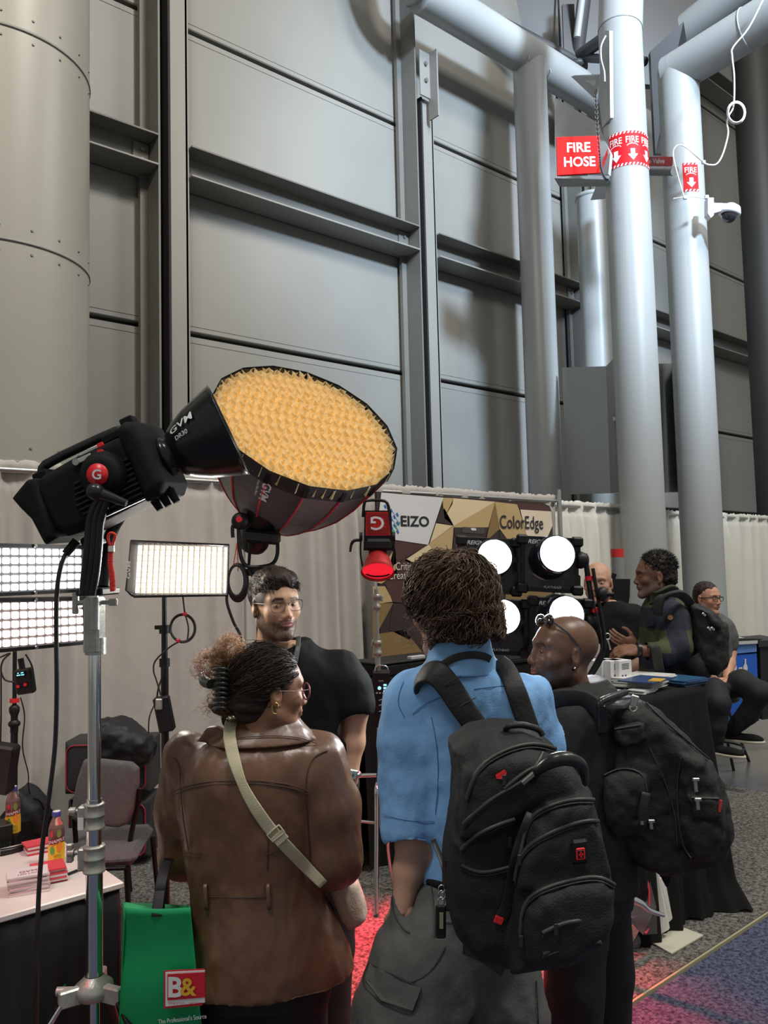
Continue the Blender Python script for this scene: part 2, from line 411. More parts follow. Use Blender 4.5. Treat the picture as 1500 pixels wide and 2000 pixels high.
# floor of polished concrete
fm = mat('polished_concrete', (.10, .096, .09), .25, 0, .35, 1.3, .05, 20)
b = MB().box((8, 4, -.05), (20, 12, .05)); single('floor', b, fm, None, None, kind='structure')
def carpet_mat(name, c1, c2, sc_):
    m = mat(name, c1, .95, 0, 0, 1, 0); nt = m.node_tree; N = nt.nodes; L_ = nt.links; b = N['Principled BSDF']
    tc = N.new('ShaderNodeTexCoord'); n = N.new('ShaderNodeTexNoise'); n.inputs['Scale'].default_value = sc_; n.inputs['Detail'].default_value = 6; n.inputs['Roughness'].default_value = .8
    L_.new(tc.outputs['Object'], n.inputs['Vector']); r = N.new('ShaderNodeValToRGB'); r.color_ramp.elements[0].position = .40; r.color_ramp.elements[1].position = .60
    r.color_ramp.elements[0].color = tuple(c1)+(1,); r.color_ramp.elements[1].color = tuple(c2)+(1,); L_.new(n.outputs['Fac'], r.inputs[0]); L_.new(r.outputs[0], b.inputs['Base Color'])
    bp = N.new('ShaderNodeBump'); bp.inputs['Strength'].default_value = .9; bp.inputs['Distance'].default_value = .02; L_.new(n.outputs['Fac'], bp.inputs['Height']); L_.new(bp.outputs[0], b.inputs['Normal'])
    b.inputs['Specular IOR Level'].default_value = .1; return m
gc = carpet_mat('grey_carpet_pile', (.05, .045, .04), (.34, .32, .29), 55)
bc = carpet_mat('blue_carpet_pile', (.035, .040, .075), (.20, .22, .33), 60)
def carpet(name, x0, x1, y0, y1, m, label, th=.014):
    random.seed(3)
    def fn(u, v):
        e = .012 if 0 < u < 1 and 0 < v < 1 else 0
        return (x0+(x1-x0)*u, y0+(y1-y0)*v, th*(.6 if e == 0 else 1)+random.uniform(-1, 1)*.001)
    b = MB().grid(fn, 60, 40); b.box(((x0+x1)/2, (y0+y1)/2, th/2-.002), ((x1-x0)/2, (y1-y0)/2, th/2-.001))
    return single(name, b, m, label, 'carpet')
carpet('booth_carpet', -3.2, 6.05, 1.9, 5.6, gc, 'grey cut-pile carpet under the booths, beside the blue aisle carpet')
carpet('aisle_carpet', -3.2, 14, -2.5, 1.87, bc, 'blue cut-pile aisle carpet at the lower right of the hall floor')
b = MB().box((5, 1.886, .008), (8, .005, .008)); single('carpet_edge_strip', b, mat('edge_tape', (.35, .32, .2), .5), 'narrow tan edge strip between the blue and the grey carpet', 'edge strip', (0, 0, 0))

# ---- back wall of steel panels
WY = 8.5
seams_z = [.0, 4.52, 8.24, 11.96, 15.7, 19.4]
colx = []
cpx = [((288, 295, 317, 334, 368), 500), ((788, 794, 817, 832, 859), 500)]
X1 = PY(334, 500, 8.15)[0]; X2 = PY(832, 500, 8.15)[0]; SP = X2-X1
wall = MB().box((12, WY+.35, 9.7), (22, .25, 9.8)); wo = single('wall_back', wall, darkgap, None, None, kind='structure')
# panels between columns, one object each
pm = None
for i in range(-4, 8):
    xa = X1+i*SP; xb = xa+SP
    for j in range(len(seams_z)-1):
        z0, z1 = seams_z[j], seams_z[j+1]
        b = MB().box(((xa+xb)/2-.04, WY+.06, (z0+z1)/2), (SP/2-.012, .05, (z1-z0)/2-.028), bev=.012)
        # pressed lips either side of the joint
        for z in (z0+.10, z1-.10): b.box(((xa+xb)/2-.04, WY+.008, z), (SP/2-.02, .004, .006))
        o = link('panel' if pm is None else 'panel', b.mesh('panel', (0, 0, 0)), wallgrey, wo); pm = 1
# columns with their two flanges
for i in range(-2, 6):
    x = X1+i*SP; th = Thing('wall_column', None, None, (x, 8.2, 0)); th.o.name = 'trim_%d' % (i+3); th.o['kind'] = 'structure'
    top = 19.4 if i != 1 else 8.55
    b = MB().box((x+.115, 8.17, top/2), (.115, .02, top/2), bev=.004); th.part('front_flange', b, wallgrey)
    b = MB().box((x-.02, 8.3, top/2), (.014, .17, top/2)); b.box((x+.2, 8.3, top/2), (.012, .15, top/2)); th.part('web', b, darkgap)  # web coloured near black, as the shaded recess beside it
    b = MB().box((x-.155, 8.27, 9.7), (.012, .17, 9.7)); b.box((x-.20, 8.42, 9.7), (.05, .03, 9.7)); th.part('side_flange', b, beamgrey)
    b = MB().box((x-.095, 8.33, 9.7), (.055, .02, 9.7)); th.part('recess', b, darkgap)  # recess coloured near black in place of the shade between the flanges
# horizontal girts
for (zb, zt) in ((6.22, 6.56), (12.2, 12.55), (2.4, 2.75)):
    for i in range(-3, 6):
        xa = X1+i*SP+.23; xb = X1+(i+1)*SP-.17; xc = (xa+xb)/2; hl = (xb-xa)/2
        th = Thing('trim_girt', None, None, (xc, 8.35, zb)); th.o['kind'] = 'structure'
        th.part('web', MB().box((xc, 8.36, (zb+zt)/2), (hl, .012, (zt-zb)/2)), beamgrey)
        th.part('bottom_flange', MB().box((xc, 8.28, zb), (hl, .2, .012), bev=.004), wallgrey)
        th.part('top_flange', MB().box((xc, 8.28, zt), (hl, .2, .012), bev=.004), beamgrey)
        if 0 <= i < 3 or i == -1:
            b = MB().box((xb-.10, 8.335, (zb+zt)/2), (.09, .012, (zt-zb)/2-.03))
            th.part('end_plate', b, beamgrey)
            for z in (.35, .7):
                th.part('bolt', MB().cyl((xb-.09, 8.30, zb+(zt-zb)*z), (xb-.09, 8.33, zb+(zt-zb)*z), .022, n=6), mat('bolt_steel', (.3, .3, .3), .4, .8))
# crooked bracket at the top of the cut column
x = X1+SP; th = Thing('pipe_bracket', 'rusty grey hanger bracket between the cut wall column and the big pipe', 'bracket', (x+.02, 8.0, 8.5))
th.part('plate', MB().box((x-.02, 8.05, 8.85), (.10, .012, .34), bev=.004), wallgrey)
th.part('angle', MB().box((x+.085, 7.98, 8.7), (.012, .09, .5)), wallgrey)
for z in (8.75, 9.0): th.part('bolt', MB().cyl((x-.02, 8.0, z), (x-.02, 8.05, z), .03, n=6), mat('bolt_steel', (.3, .3, .3), .4, .8))

# ---- left giant round column with riveted ring seams
c = P(-12, 500, 6.3); cx_, cy_ = c[0], c[1]
edge = P(169, 500, 6.3); R_ = .70
th = Thing('round_column', 'huge beige-grey riveted round column at the left edge of the hall', 'column', (cx_, cy_, 0))
zs = [-.0, 1.05]
z1 = P(0, 452, 6.3-R_)[2]; z2 = P(0, 0, 6.3-R_)[2]-.02; hz = z2-z1
lv = [z1-3*hz, z1-2*hz, z1-hz, z1, z2, z2+hz, z2+2*hz, z2+3*hz]; lv = [max(z, 0) for z in lv]
for k in range(len(lv)-1):
    if lv[k+1]-lv[k] < .1: continue
    th.part('shell', MB().cyl((cx_, cy_, lv[k]), (cx_, cy_, lv[k+1]-.012), R_, n=72), mat('round_column_paint', (.30, .29, .25), .4, 0, .05, .8))
for z in lv[1:-1]:
    if z <= 0: continue
    th.part('ring', MB().lathe((cx_, cy_, z-.02), ZZ, [(R_-.01, 0), (R_+.008, 0), (R_+.008, .02), (R_-.01, .02)], 72), wallgrey)
    bb = MB()
    for s in (-.09, .09):
        for k in range(20):
            if s > 0 and z < z2-.5: pass
            a = 2*pi*k/20+.1; q = np.array([cx_+R_*math.cos(a), cy_+R_*math.sin(a), z+s]); nn = np.array([math.cos(a), math.sin(a), 0])
            bb.cyl(q, q+nn*.008, .011, .007, 8)
    o = th.part('rivet', bb, mat('rivet_steel', (.2, .19, .17), .5, .3), kind='stuff')

# ---- big round structural pipes
def pipe(th, name, pts, r, m=pipegrey, n=40): return th.part(name, MB().tube(pts, r, n), m)
YP = 7.56
ca = PY(1052, 600, YP); ra = .255
th = Thing('round_pillar', 'pale grey round steel pillar left of the red FIRE HOSE sign', 'column', (ca[0], ca[1], 0))
zt = PY(1055, 125, YP)[2]
pipe(th, 'shaft', [(ca[0], ca[1], 0), (ca[0], ca[1], zt)], ra)
el = PY(800, 22, YP); xe = el[0]
hp = Thing('overhead_pipe', 'thick pale grey pipe beam slanting across the top of the hall', 'beam', (xe, YP, zt))
pts = [(xe-.32, YP-.3, zt+2.5), (xe-.30, YP-.2, zt+.9), (xe-.15, YP-.06, zt+.25), (xe+.2, YP, zt+.02), (xe+.8, YP, zt), (ca[0]+3.2, YP, zt)]
b = MB().tube(catmull(pts, 8), .275, 40); hp.part('pipe', b, pipegrey)
hp.part('weld_bead', MB().tube([(ca[0]+.27*math.cos(a)*1.0, YP-.2+.0*a, zt-.25+.22*abs(math.sin(a))) for a in np.linspace(0, pi, 12)], .008, 6), pipegrey)
# front pair
cc = P(1232, 600, 9.6)
def pillar(px0, py0, px1, py1, D, r, label, top=None):
    base = P(px1, py1, D); a = np.array([base[0], base[1], 0.0]); t = Thing('round_pillar', label, 'column', a); return t, a
th2, a2 = pillar(0, 0, 1262, 1150, 9.6, .26, 'bluish round pillar with three FIRE labels wrapped around it')
zb = PY(1222, 62, a2[1])[2]
tb = PY(1236, -60, a2[1])
th2.part('shaft', MB().tube([a2, (a2[0], a2[1], zb)], .262, 40), pipegrey)
th2.part('upper_shaft', MB().tube([(a2[0], a2[1], zb-.05), (a2[0]+.28, a2[1], zb+2.2)], .27, 40), pipegrey)
th2.part('weld_ring', MB().lathe((a2[0], a2[1], zb-.01), ZZ, [(.262, -.01), (.269, -.005), (.269, .012), (.262, .02)], 40), pipegrey)
th3, a3 = pillar(0, 0, 1376, 1150, 10.4, .26, 'bluish round pillar that elbows up to the right above the dome camera')
zc_ = PY(1337, 150, a3[1])[2]
r3 = .262
th3.part('shaft', MB().tube([a3, (a3[0], a3[1], zc_)], r3, 40), pipegrey)
e1 = P(1338, 148, 10.45); e1 = np.array([a3[0], a3[1], zc_]); e2 = P(1505, 30, 9.9)
th3.part('inclined_shaft', MB().tube([e1-nrm(e2-e1)*.12, e1+(e2-e1)*2.2], r3+.004, 40), pipegrey)
th3.part('elbow', MB().ball(e1, r3+.006, 32), pipegrey)
d3 = nrm(e2-e1)
for t in (.98, 1.42): th3.part('weld_ring', MB().lathe(e1+d3*t*1.0, d3, [(r3, -.012), (r3+.012, -.006), (r3+.012, .006), (r3, .012)], 40), pipegrey)
b0 = P(1345, 60, 12.5); b1 = P(1500, -62, 11.5)
single('overhead_pipe', MB().tube([b0, b1+(b1-b0)], .27, 32), pipegrey, 'short pale pipe beam behind the elbowed pillar at top right', 'beam', b0)
th4, a4 = pillar(0, 0, 1178, 900, 12.2, .3, 'rear pillar half hidden behind the pillar with three FIRE labels')
z4 = PY(1165, 392, a4[1])[2]
th4.part('shaft', MB().tube([a4, (a4[0], a4[1], z4)], .24, 36), pipegrey)
th4.part('cap_ring', MB().lathe((a4[0], a4[1], z4), ZZ, [(.24, -.03), (.255, -.02), (.255, .03), (.1, .05)], 36), pipegrey)
# dark column at the right edge
c5 = P(1493, 700, 14.5); single('dark_column', MB().tube([(c5[0]+.18, c5[1], 0), (c5[0]+.18, c5[1], 14)], .34, 32), mat('dark_paint', (.035, .035, .032), .6), 'dark charcoal column at the right edge of the hall', 'column', (c5[0]+.18, c5[1], 0))

def slab(name, pxs, D, th_, m, label=None, cat=None, t=None):
    pts = [P(x, y, d) for (x, y, d) in pxs]; n = nrm(np.cross(pts[1]-pts[0], pts[-1]-pts[0])); 
    if np.dot(n, F3) < 0: n = -n
    b = MB().prism(pts, n*th_)
    if t: return t.part(name, b, m)
    return single(name, b, m, label, cat, pts[0])
# gusset boxes between pillars
g = Thing('gusset_box', 'grey welded steel gusset box carrying the FIRE HOSE sign', 'bracket', P(1130, 350, 10.6))
slab('side_plate', [(1083, 190, 11.0), (1168, 240, 10.2), (1192, 300, 9.75), (1188, 340, 9.75), (1084, 342, 10.6)], 0, .05, pipegrey, t=g)
slab('lower_plate', [(1086, 341, 10.5), (1192, 343, 9.7), (1187, 357, 9.9), (1096, 358, 10.7)], 0, .05, pipegrey, t=g)
slab('upper_plate', [(1122, 147, 11.4), (1172, 145, 10.4), (1168, 172, 10.3), (1166, 188, 10.8)], 0, .05, pipegrey, t=g)
slab('wing_plate', [(1168, 180, 10.2), (1182, 60, 9.9), (1190, 60, 9.7), (1192, 230, 9.75), (1176, 250, 10.0)], 0, .04, pipegrey, t=g)
slab('back_plate', [(1167, 357, 11.6), (1192, 357, 11.3), (1192, 388, 11.3), (1153, 391, 11.9)], 0, .05, pipegrey, t=g)
c1 = Thing('column_cladding', 'tall flat grey cladding box between the left pillars, above the curtain', 'cladding', P(1150, 965, 11))
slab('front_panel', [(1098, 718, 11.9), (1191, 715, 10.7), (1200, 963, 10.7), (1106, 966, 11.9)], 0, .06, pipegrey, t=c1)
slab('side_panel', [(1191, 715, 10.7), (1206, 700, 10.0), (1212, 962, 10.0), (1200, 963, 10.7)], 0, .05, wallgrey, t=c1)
for (x, y) in ((1203, 718), (1202, 818)):
    c1.part('latch', MB().box(P(x, y, 9.95), (.03, .01, .02), [RH, FH, ZZ]), mat('latch_white', (.6, .6, .6), .4))
c2 = Thing('column_cladding', 'narrow flat grey cladding panel between the two right pillars', 'cladding', P(1315, 962, 11))
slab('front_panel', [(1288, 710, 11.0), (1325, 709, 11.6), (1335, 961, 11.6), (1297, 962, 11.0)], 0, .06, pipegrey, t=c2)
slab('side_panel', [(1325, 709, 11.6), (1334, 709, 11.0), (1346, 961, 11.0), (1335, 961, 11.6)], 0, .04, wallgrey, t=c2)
# dark trusses under the roof
dk = mat('truss_paint', (.05, .05, .052), .5)
dk2 = mat('roof_deck_paint', (.075, .078, .082), .5)
nd = P(1127, 112, 13.5)
tr = Thing('roof_truss', 'dark tubular roof truss knot above the overhead pipe', 'truss', nd)
tr.part('node', MB().lathe(nd-ZZ*.2, ZZ, [(.0, 0), (.17, 0), (.17, .08), (.11, .1), (.11, .4), (0, .45)], 24), dk)
tr.part('chord', MB().tube([P(860, -20, 12.6), P(1128, 122, 13.5)], .085, 16), dk)
tr.part('strut', MB().tube([nd, P(1148, -60, 13)], .11, 16), dk)
tr.part('strut', MB().tube([nd, P(1230, 40, 12.4)], .10, 16), dk)
tr.part('strut', MB().tube([nd, P(1260, 120, 12.4)], .07, 12), dk)
tr.part('strut', MB().box((nd+P(1110, 20, 13.4))/2+RH*-.06, (.10, .03, .5), [RH, FH, ZZ]), dk)
tr.part('hanger', MB().tube([P(1140, -30, 12.5), P(1127, 72, 12.7)], .055, 12), pipegrey)
slab('roof_deck', [(850, -40, 14.0), (1380, -60, 14.0), (1360, 175, 14.2), (1130, 150, 14.2)], 0, .2, dk2, 'dark grey ceiling deck panel behind the roof truss', 'ceiling panel')
tr.part('seam', MB().box(P(1093, 60, 13.9), (.012, .02, 1.3), [RH, FH, ZZ]), darkgap)
slab('duct', [(1270, 100, 12.2), (1335, 42, 12.0), (1342, 85, 12.0), (1342, 300, 12.4), (1280, 300, 12.6)], 0, .3, dk, 'dark boxed beam between the two right pillars', 'beam')

# ---- signs
red = mat('sign_red', (.60, .008, .014), .6, spec=.2)
wht = mat('sign_white', (.85, .85, .85), .4)
F_ = Fr(1130, 303, 9.7)
sg = Thing('fire_hose_sign', 'square bright red sign reading FIRE HOSE beside the pillar', 'sign', F_.W((0, 0, 0)))
pl = [F_.W(F_.L(*q)) for q in ((1087, 268), (1171, 265), (1174, 337), (1089, 342))]
sg.part('board', MB().prism(pl, FH*.03), mat('sign_board_red', (.85, .008, .006), .7, spec=.15))
for (s_, y) in (('FIRE', 288), ('HOSE', 316)):
    t = MB(); c = F_.W(F_.L(1130 if s_ == 'FIRE' else 1132, y)); text_mb(t, s_, c, RH, ZZ, .115, .006, .02, fit=(.28 if s_ == 'FIRE' else .375)); sg.part('lettering', t, mat('sign_letters', (.9, .9, .9), .4))
sg.part('mounting_block', MB().box(F_.W((0, 0, .16)), (.18, .12, .13), [RH, ZZ, FH], bev=.01), pipegrey)
# chain beside the sign
chn = Thing('hanging_chain', 'thin steel chain hanging past the FIRE HOSE sign', 'chain', P(1165, 350, 9.5))
path = catmull([P(1163, 182, 9.3), P(1166, 240, 9.3), P(1171, 300, 9.3), P(1174, 330, 9.3), P(1182, 348, 9.25), P(1190, 352, 9.2)], 14)
lk = MB()
for i in range(len(path)-1):
    a, b2 = path[i], path[i+1]; ax = nrm(b2-a); sd = nrm(np.cross(ax, F3)) if i % 2 else nrm(np.cross(ax, nrm(np.cross(ax, F3))))
    m_ = (a+b2)/2; L2 = np.linalg.norm(b2-a)*.75; lk.tube([m_+ax*L2*math.cos(t)+sd*.018*math.sin(t) for t in np.linspace(0, 2*pi, 10)[:-1]], .004, 5, closed=True)
chn.part('link', lk, mat('chain_steel', (.10, .10, .11), .45, .7), kind='stuff')
def cyl_label(th, cxy, r, px, pyt, pyb, w, label, words_):
    """a label wrapped on a pillar; facing the camera around pixel px"""
    c = np.array(cxy[:2]); q = PZ_on = None
    # angle whose point projects to px
    best = None
    for a in np.linspace(0, 2*pi, 720):
        p = np.array([c[0]+r*math.cos(a), c[1]+r*math.sin(a), 0]); nn = np.array([math.cos(a), math.sin(a), 0])
        if np.dot(nn, p-CAM) > 0: continue
        zz = 6.0; d = p-CAM; d[2] = zz-1.72; xx = 750+FPX*np.dot(R3, d)/np.dot(F3, d)
        if best is None or abs(xx-px) < best[0]: best = (abs(xx-px), a)
    a0 = best[1]; rr = r+.004
    def zat(py):
        d = np.array([c[0]+r*math.cos(a0), c[1]+r*math.sin(a0), 0])-CAM; dd = np.dot(d, FH)
        return PY(px, py, c[1]+r*math.sin(a0))[2]
    zt, zb = zat(pyt), zat(pyb); H = zt-zb; zm = (zt+zb)/2
    def bend(x, y, o=0): a = a0+x/rr; return (c[0]+(rr+o)*math.cos(a), c[1]+(rr+o)*math.sin(a), zm+y)
    th_ = Thing('fire_label', label, 'label', (c[0]+rr*math.cos(a0), c[1]+rr*math.sin(a0), zb))
    th_.part('sheet', MB().grid(lambda u, v: bend((u-.5)*w, (v-.5)*H*.98), 24, 6), red)
    st = MB(); nstr = int(w/.045)
    for e in (-1, 1):
        for i in range(nstr):
            x = -w/2+w*(i+.2)/nstr; y = e*H*.455
            st.add([bend(x, y-H*.035, .002), bend(x+w/nstr*.45, y-H*.035, .002), bend(x+w/nstr*.8, y+H*.035, .002), bend(x+w/nstr*.35, y+H*.035, .002)], [(0, 1, 2, 3)])
    th_.part('hazard_stripes', st, wht, kind='stuff')
    n = len(words_); cell = w/n
    for i in range(n):
        tt = MB(); ar = MB()
        x0 = -w/2+cell*(i+.5)
        text_mb(tt, words_[i], (0, 0, 0), (1, 0, 0), (0, 1, 0), H*.18, 0, .012, fit=cell*.78, bend=lambda x, y: bend(x+x0, y+H*.24, .003))
        sz = min(cell, .25)
        ar.add([bend(x0+sz*q[0], -H*.16+H*q[1], .003) for q in ((-.13, .13), (.13, .13), (.13, -.02), (.30, -.02), (0, -.2), (-.30, -.02), (-.13, -.02))], [tuple(range(7))])
        arc = [(x0+cell*.36*math.sin(t), H*.02+H*.09*math.cos(t)) for t in np.linspace(-1.2, 1.2, 9)]
        for (xa, ya), (xb, yb) in zip(arc[:-1], arc[1:]): ar.add([bend(xa, ya, .003), bend(xb, yb, .003), bend(xb, yb+H*.022, .003), bend(xa, ya+H*.022, .003)], [(0, 1, 2, 3)])
        th_.part('lettering', tt, wht); th_.part('arrow', ar, wht)
cyl_label(None, a2, .262, 1241, 258, 324, .60, 'wide red label reading FIRE FIRE FIRE with three arrows, wrapped on pillar', ['FIRE', 'FIRE', 'FIRE'])
cyl_label(None, a3, r3, 1355, 321, 376, .20, 'small red label reading FIRE with one arrow on the right pillar', ['FIRE'])
# hose valve strip behind
v0 = P(1240, 313, 11.0); v1 = P(1314, 313, 10.2); exv = nrm(v1-v0)
vs = Thing('valve_strip', 'red pipe marker strip reading Hose Valve between the right pillars', 'sign', v0)
b = MB().prism([P(1240, 322, 11.0), P(1314, 322, 10.2), P(1314, 306, 10.2), P(1240, 306, 11.0)], F3*.05); vs.part('strip', b, mat('marker_red', (.5, .02, .02), .4))
vs.part('pipe', MB().tube([P(1225, 334, 11.3), P(1318, 334, 10.3)], .06, 16), beamgrey)
t = MB(); text_mb(t, 'Hose Valve', P(1276, 314.5, 10.55), exv, np.cross(nrm(np.cross(exv, F3)), exv)*0+U3, .062, .02, .02, fit=.58); vs.part('lettering', t, mat('sign_letters_dim', (.7, .7, .7), .5))
s2 = MB().prism([P(1176, 318, 9.6), P(1187, 290, 9.6), P(1187, 303, 9.55), P(1177, 330, 9.55)], F3*.02); single('valve_marker', s2, mat('marker_red', (.5, .02, .02), .4), 'thin slanted red marker between FIRE HOSE sign and front pillar', 'sign', P(1180, 320, 9.6))
# dome camera
fr = Fr(1400, 405, 10.15)
dc = Thing('security_camera', 'white dome security camera on a wall arm at the right pillar', 'camera', fr.W(fr.L(1388, 405)))
wp = mat('white_plastic', (.75, .77, .8), .35)
G = lambda x, y, z=0: fr.W(fr.L(x, y, z))
dc.part('wall_plate', MB().prism([G(1383, 386), G(1394, 386), G(1394, 420), G(1389, 425), G(1383, 417)], FH*.12), wp)
dc.part('arm', MB().prism([G(1394, 396), G(1433, 398), G(1433, 405), G(1394, 416)], FH*.09), wp)
cc_ = G(1426, 413, .03); tilt = nrm(ZZ+RH*.25)
dc.part('housing', MB().lathe(cc_-tilt*.04, tilt, [(.0, .13), (.06, .13), (.115, .09), (.13, .03), (.13, 0), (.10, -.01)], 28), wp)
dc.part('dome', MB().ball(cc_-tilt*.045, (.10, .10, .10), 20, R=np.array([RH, FH, -ZZ]), half=.5), mat('smoked_dome', (.02, .02, .025), .08, coat=.8))
cw = mat('white_cable', (.75, .75, .72), .5)
cc2 = MB()
def lin(D, *q): return [P(x, y, D) for x, y in q]
cc2.tube(catmull(lin(9.6, (1490, 0), (1462, 55), (1432, 92), (1430, 110), (1434, 150), (1433, 205), (1424, 225), (1420, 240), (1422, 262), (1412, 300), (1400, 320), (1385, 322), (1374, 318)), 5), .010, 6)
for k in range(4):
    cc2.tube([P(1438+(18-k*.8)*math.cos(t), 220+(22-k)*math.sin(t), 9.6-k*.02) for t in np.linspace(0, 2*pi, 22)[:-1]], .008, 6, closed=True)
cc2.tube(catmull(lin(10.1, (1374, 317), (1360, 305), (1340, 288), (1326, 283), (1317, 290), (1315, 305), (1323, 340), (1334, 378), (1338, 386)), 5), .008, 6)
single('camera_cable', cc2, cw, 'thin coiled white cable hanging by the dome camera', 'cable', P(1438, 240, 9.6))
clb = Thing('cable_clips', 'small white cable clips on the elbowed pillar', 'clip', P(1340, 386, 10.1))
for (x, y) in ((1374, 317), (1338, 386), (1380, 385)): clb.part('clip', MB().box(P(x, y, 10.1), (.022, .02, .02), [RH, FH, ZZ], bev=.004), wp)
clb.part('wire_tie', MB().tube([P(1315+x, 388+4*math.sin(x/64*pi)*-1, 10.1-.0) for x in range(0, 66, 8)], .006, 6), cw)
sm_ = MB().tube(catmull(lin(9.5, (1183, 70), (1174, 90), (1174, 115), (1180, 140), (1181, 160)), 5), .012, 8)
single('conduit', sm_, pipegrey, 'slim grey conduit loop running up the front pillar', 'cable', P(1178, 160, 9.5))

# ---- pipe and drape
def drape_mat(name, c):
    m = mat(name, c, .85, 0, .05, 2, .18, 12, sheen=.2); return m
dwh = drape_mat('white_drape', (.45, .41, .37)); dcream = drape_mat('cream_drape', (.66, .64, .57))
def drape(label, x0, x1, Y, zt, m, amp=.03, freq=9, seed=0, axis=0, zbot=.02):
    th = Thing('drape_curtain', label, 'curtain', ((x0+x1)/2, Y, 0) if axis == 0 else (Y, (x0+x1)/2, 0), 'pipe-and-drape curtains')
    n = int((x1-x0)*90); nv = 44; xs = np.linspace(x0, x1, n+1); V = []
    ph = fbm(np.stack([xs*1.1, xs*0+seed, xs*0], -1), 2)*3.5
    am = .55+.45*fbm(np.stack([xs*.9, xs*0+seed+5, xs*0], -1), 2)
    for j in range(nv+1):
        t = j/nv; z = zt-(zt-zbot)*t**1.15
        q = np.stack([xs*2.2, xs*0+z*.35, xs*0+seed], -1)
        y = amp*am*(lambda w_: np.sin(w_)+.35*np.sin(2*w_+1))(freq*xs*2+ph+.35*np.sin(z*1.7+xs))*(.25+.75*min(1, t*5)) + .018*fbm(q*1.6, 3)
        y = y+.012*vnoise(np.stack([xs*55, xs*0+seed, xs*0+z*5], -1))*max(0, 1-abs(zt-.11-z)/.14)
        if abs(zt-.10-z) < .03: y = y+.02
        zz = z+(.012*vnoise(np.stack([xs*40, xs*0, xs*0+seed], -1)) if j == 0 else 0)
        for k in range(n+1): V.append((xs[k], Y+y[k], zz[k] if hasattr(zz, '__len__') else zz) if axis == 0 else (Y+y[k], xs[k], zz[k] if hasattr(zz, '__len__') else zz))
    b = MB(); b.add(V, [(j*(n+1)+i, j*(n+1)+i+1, (j+1)*(n+1)+i+1, (j+1)*(n+1)+i) for j in range(nv) for i in range(n)], 0, True)
    o = th.part('cloth', b, m); md = o.modifiers.new('s', 'SOLIDIFY'); md.thickness = .003
    a_ = (x0, Y-.0, zt-.06); b_ = (x1, Y, zt-.06)
    if axis: a_ = (Y, x0, zt-.06); b_ = (Y, x1, zt-.06)
    th.part('rod', MB().tube([a_, b_], .018, 12), mat('brushed_alu', (.5, .5, .48), .35, .9))
    return th
DY = 5.23
xs_ = PY(1086, 1000, DY)[0]
xm = PY(470, 1000, DY)[0]
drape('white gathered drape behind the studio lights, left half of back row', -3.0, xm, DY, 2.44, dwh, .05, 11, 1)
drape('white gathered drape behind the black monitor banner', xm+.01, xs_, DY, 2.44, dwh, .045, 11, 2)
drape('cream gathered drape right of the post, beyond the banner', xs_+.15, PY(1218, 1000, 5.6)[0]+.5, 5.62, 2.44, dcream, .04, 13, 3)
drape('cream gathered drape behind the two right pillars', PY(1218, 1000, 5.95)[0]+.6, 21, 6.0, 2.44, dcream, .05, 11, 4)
po = Thing('drape_post', 'slim upright aluminium post at the drape joint', 'post', (xs_+.02, DY-.03, 0))
po.part('tube', MB().tube([(xs_+.02, DY-.03, 0), (xs_+.02, DY-.03, 2.5)], .024, 14), mat('brushed_alu', (.5, .5, .48), .35, .9))
po.part('base_plate', MB().box((xs_+.02, DY-.03, .02), (.2, .2, .006), bev=.003), mat('dark_paint', (.035, .035, .032), .6))
# fire extinguisher bollard
fb = P(1206, 1090, 8.6)
fx = Thing('hydrant_pipe', 'grey floor pipe with a red band, left of the front pillar', 'pipe', (fb[0], fb[1], 0))
fx.part('tube', MB().tube([(fb[0], fb[1], 0), (fb[0], fb[1], P(1206, 1088, 8.6)[2])], .068, 20), mat('hydrant_grey', (.2, .2, .2), .4))
fx.part('red_cap', MB().tube([(fb[0], fb[1], P(1206, 1088, 8.6)[2]), (fb[0], fb[1], P(1206, 1072, 8.6)[2])], .07, 20), mat('marker_red', (.5, .02, .02), .4))
# ================================================================== studio lights and stands
blk = mat('black_plastic', (.009, .009, .009), .45, 0, 0, 1, .1, 200, spec=.35)
blk2 = mat('black_satin', (.014, .014, .014), .3, spec=.4)
blkm = mat('black_metal', (.008, .008, .008), .35, .2)
blkf = mat('black_fabric', (.010, .010, .010), .85, 0, .2, 20, .3, 180, spec=.2)
chrome = mat('chrome', (.75, .75, .74), .12, 1)
castal = mat('cast_aluminium', (.42, .42, .38), .38, .55, .1, 20, .1, 90)
redp = mat('red_plastic', (.75, .02, .03), .4)
redc = mat('red_cord', (.62, .03, .02), .7, bump=.3, bscale=200)
cab = mat('black_cable', (.02, .018, .018), .5)
prw = mat('print_white', (.75, .75, .75), .5)
emw = mat('led_white', (1, 1, 1), .5, emit=(1, 1, 1), estr=2.6)
emc = mat('led_cool', (1, 1, 1), .5, emit=(.93, .97, 1), estr=2.4)
emwarm = mat('led_warm', (1, 1, 1), .5, emit=(1, .93, .90), estr=2.6)

cobm = mat('lamp_shell_black', (.011, .011, .011), .72, bump=.1, bscale=200, spec=.12)
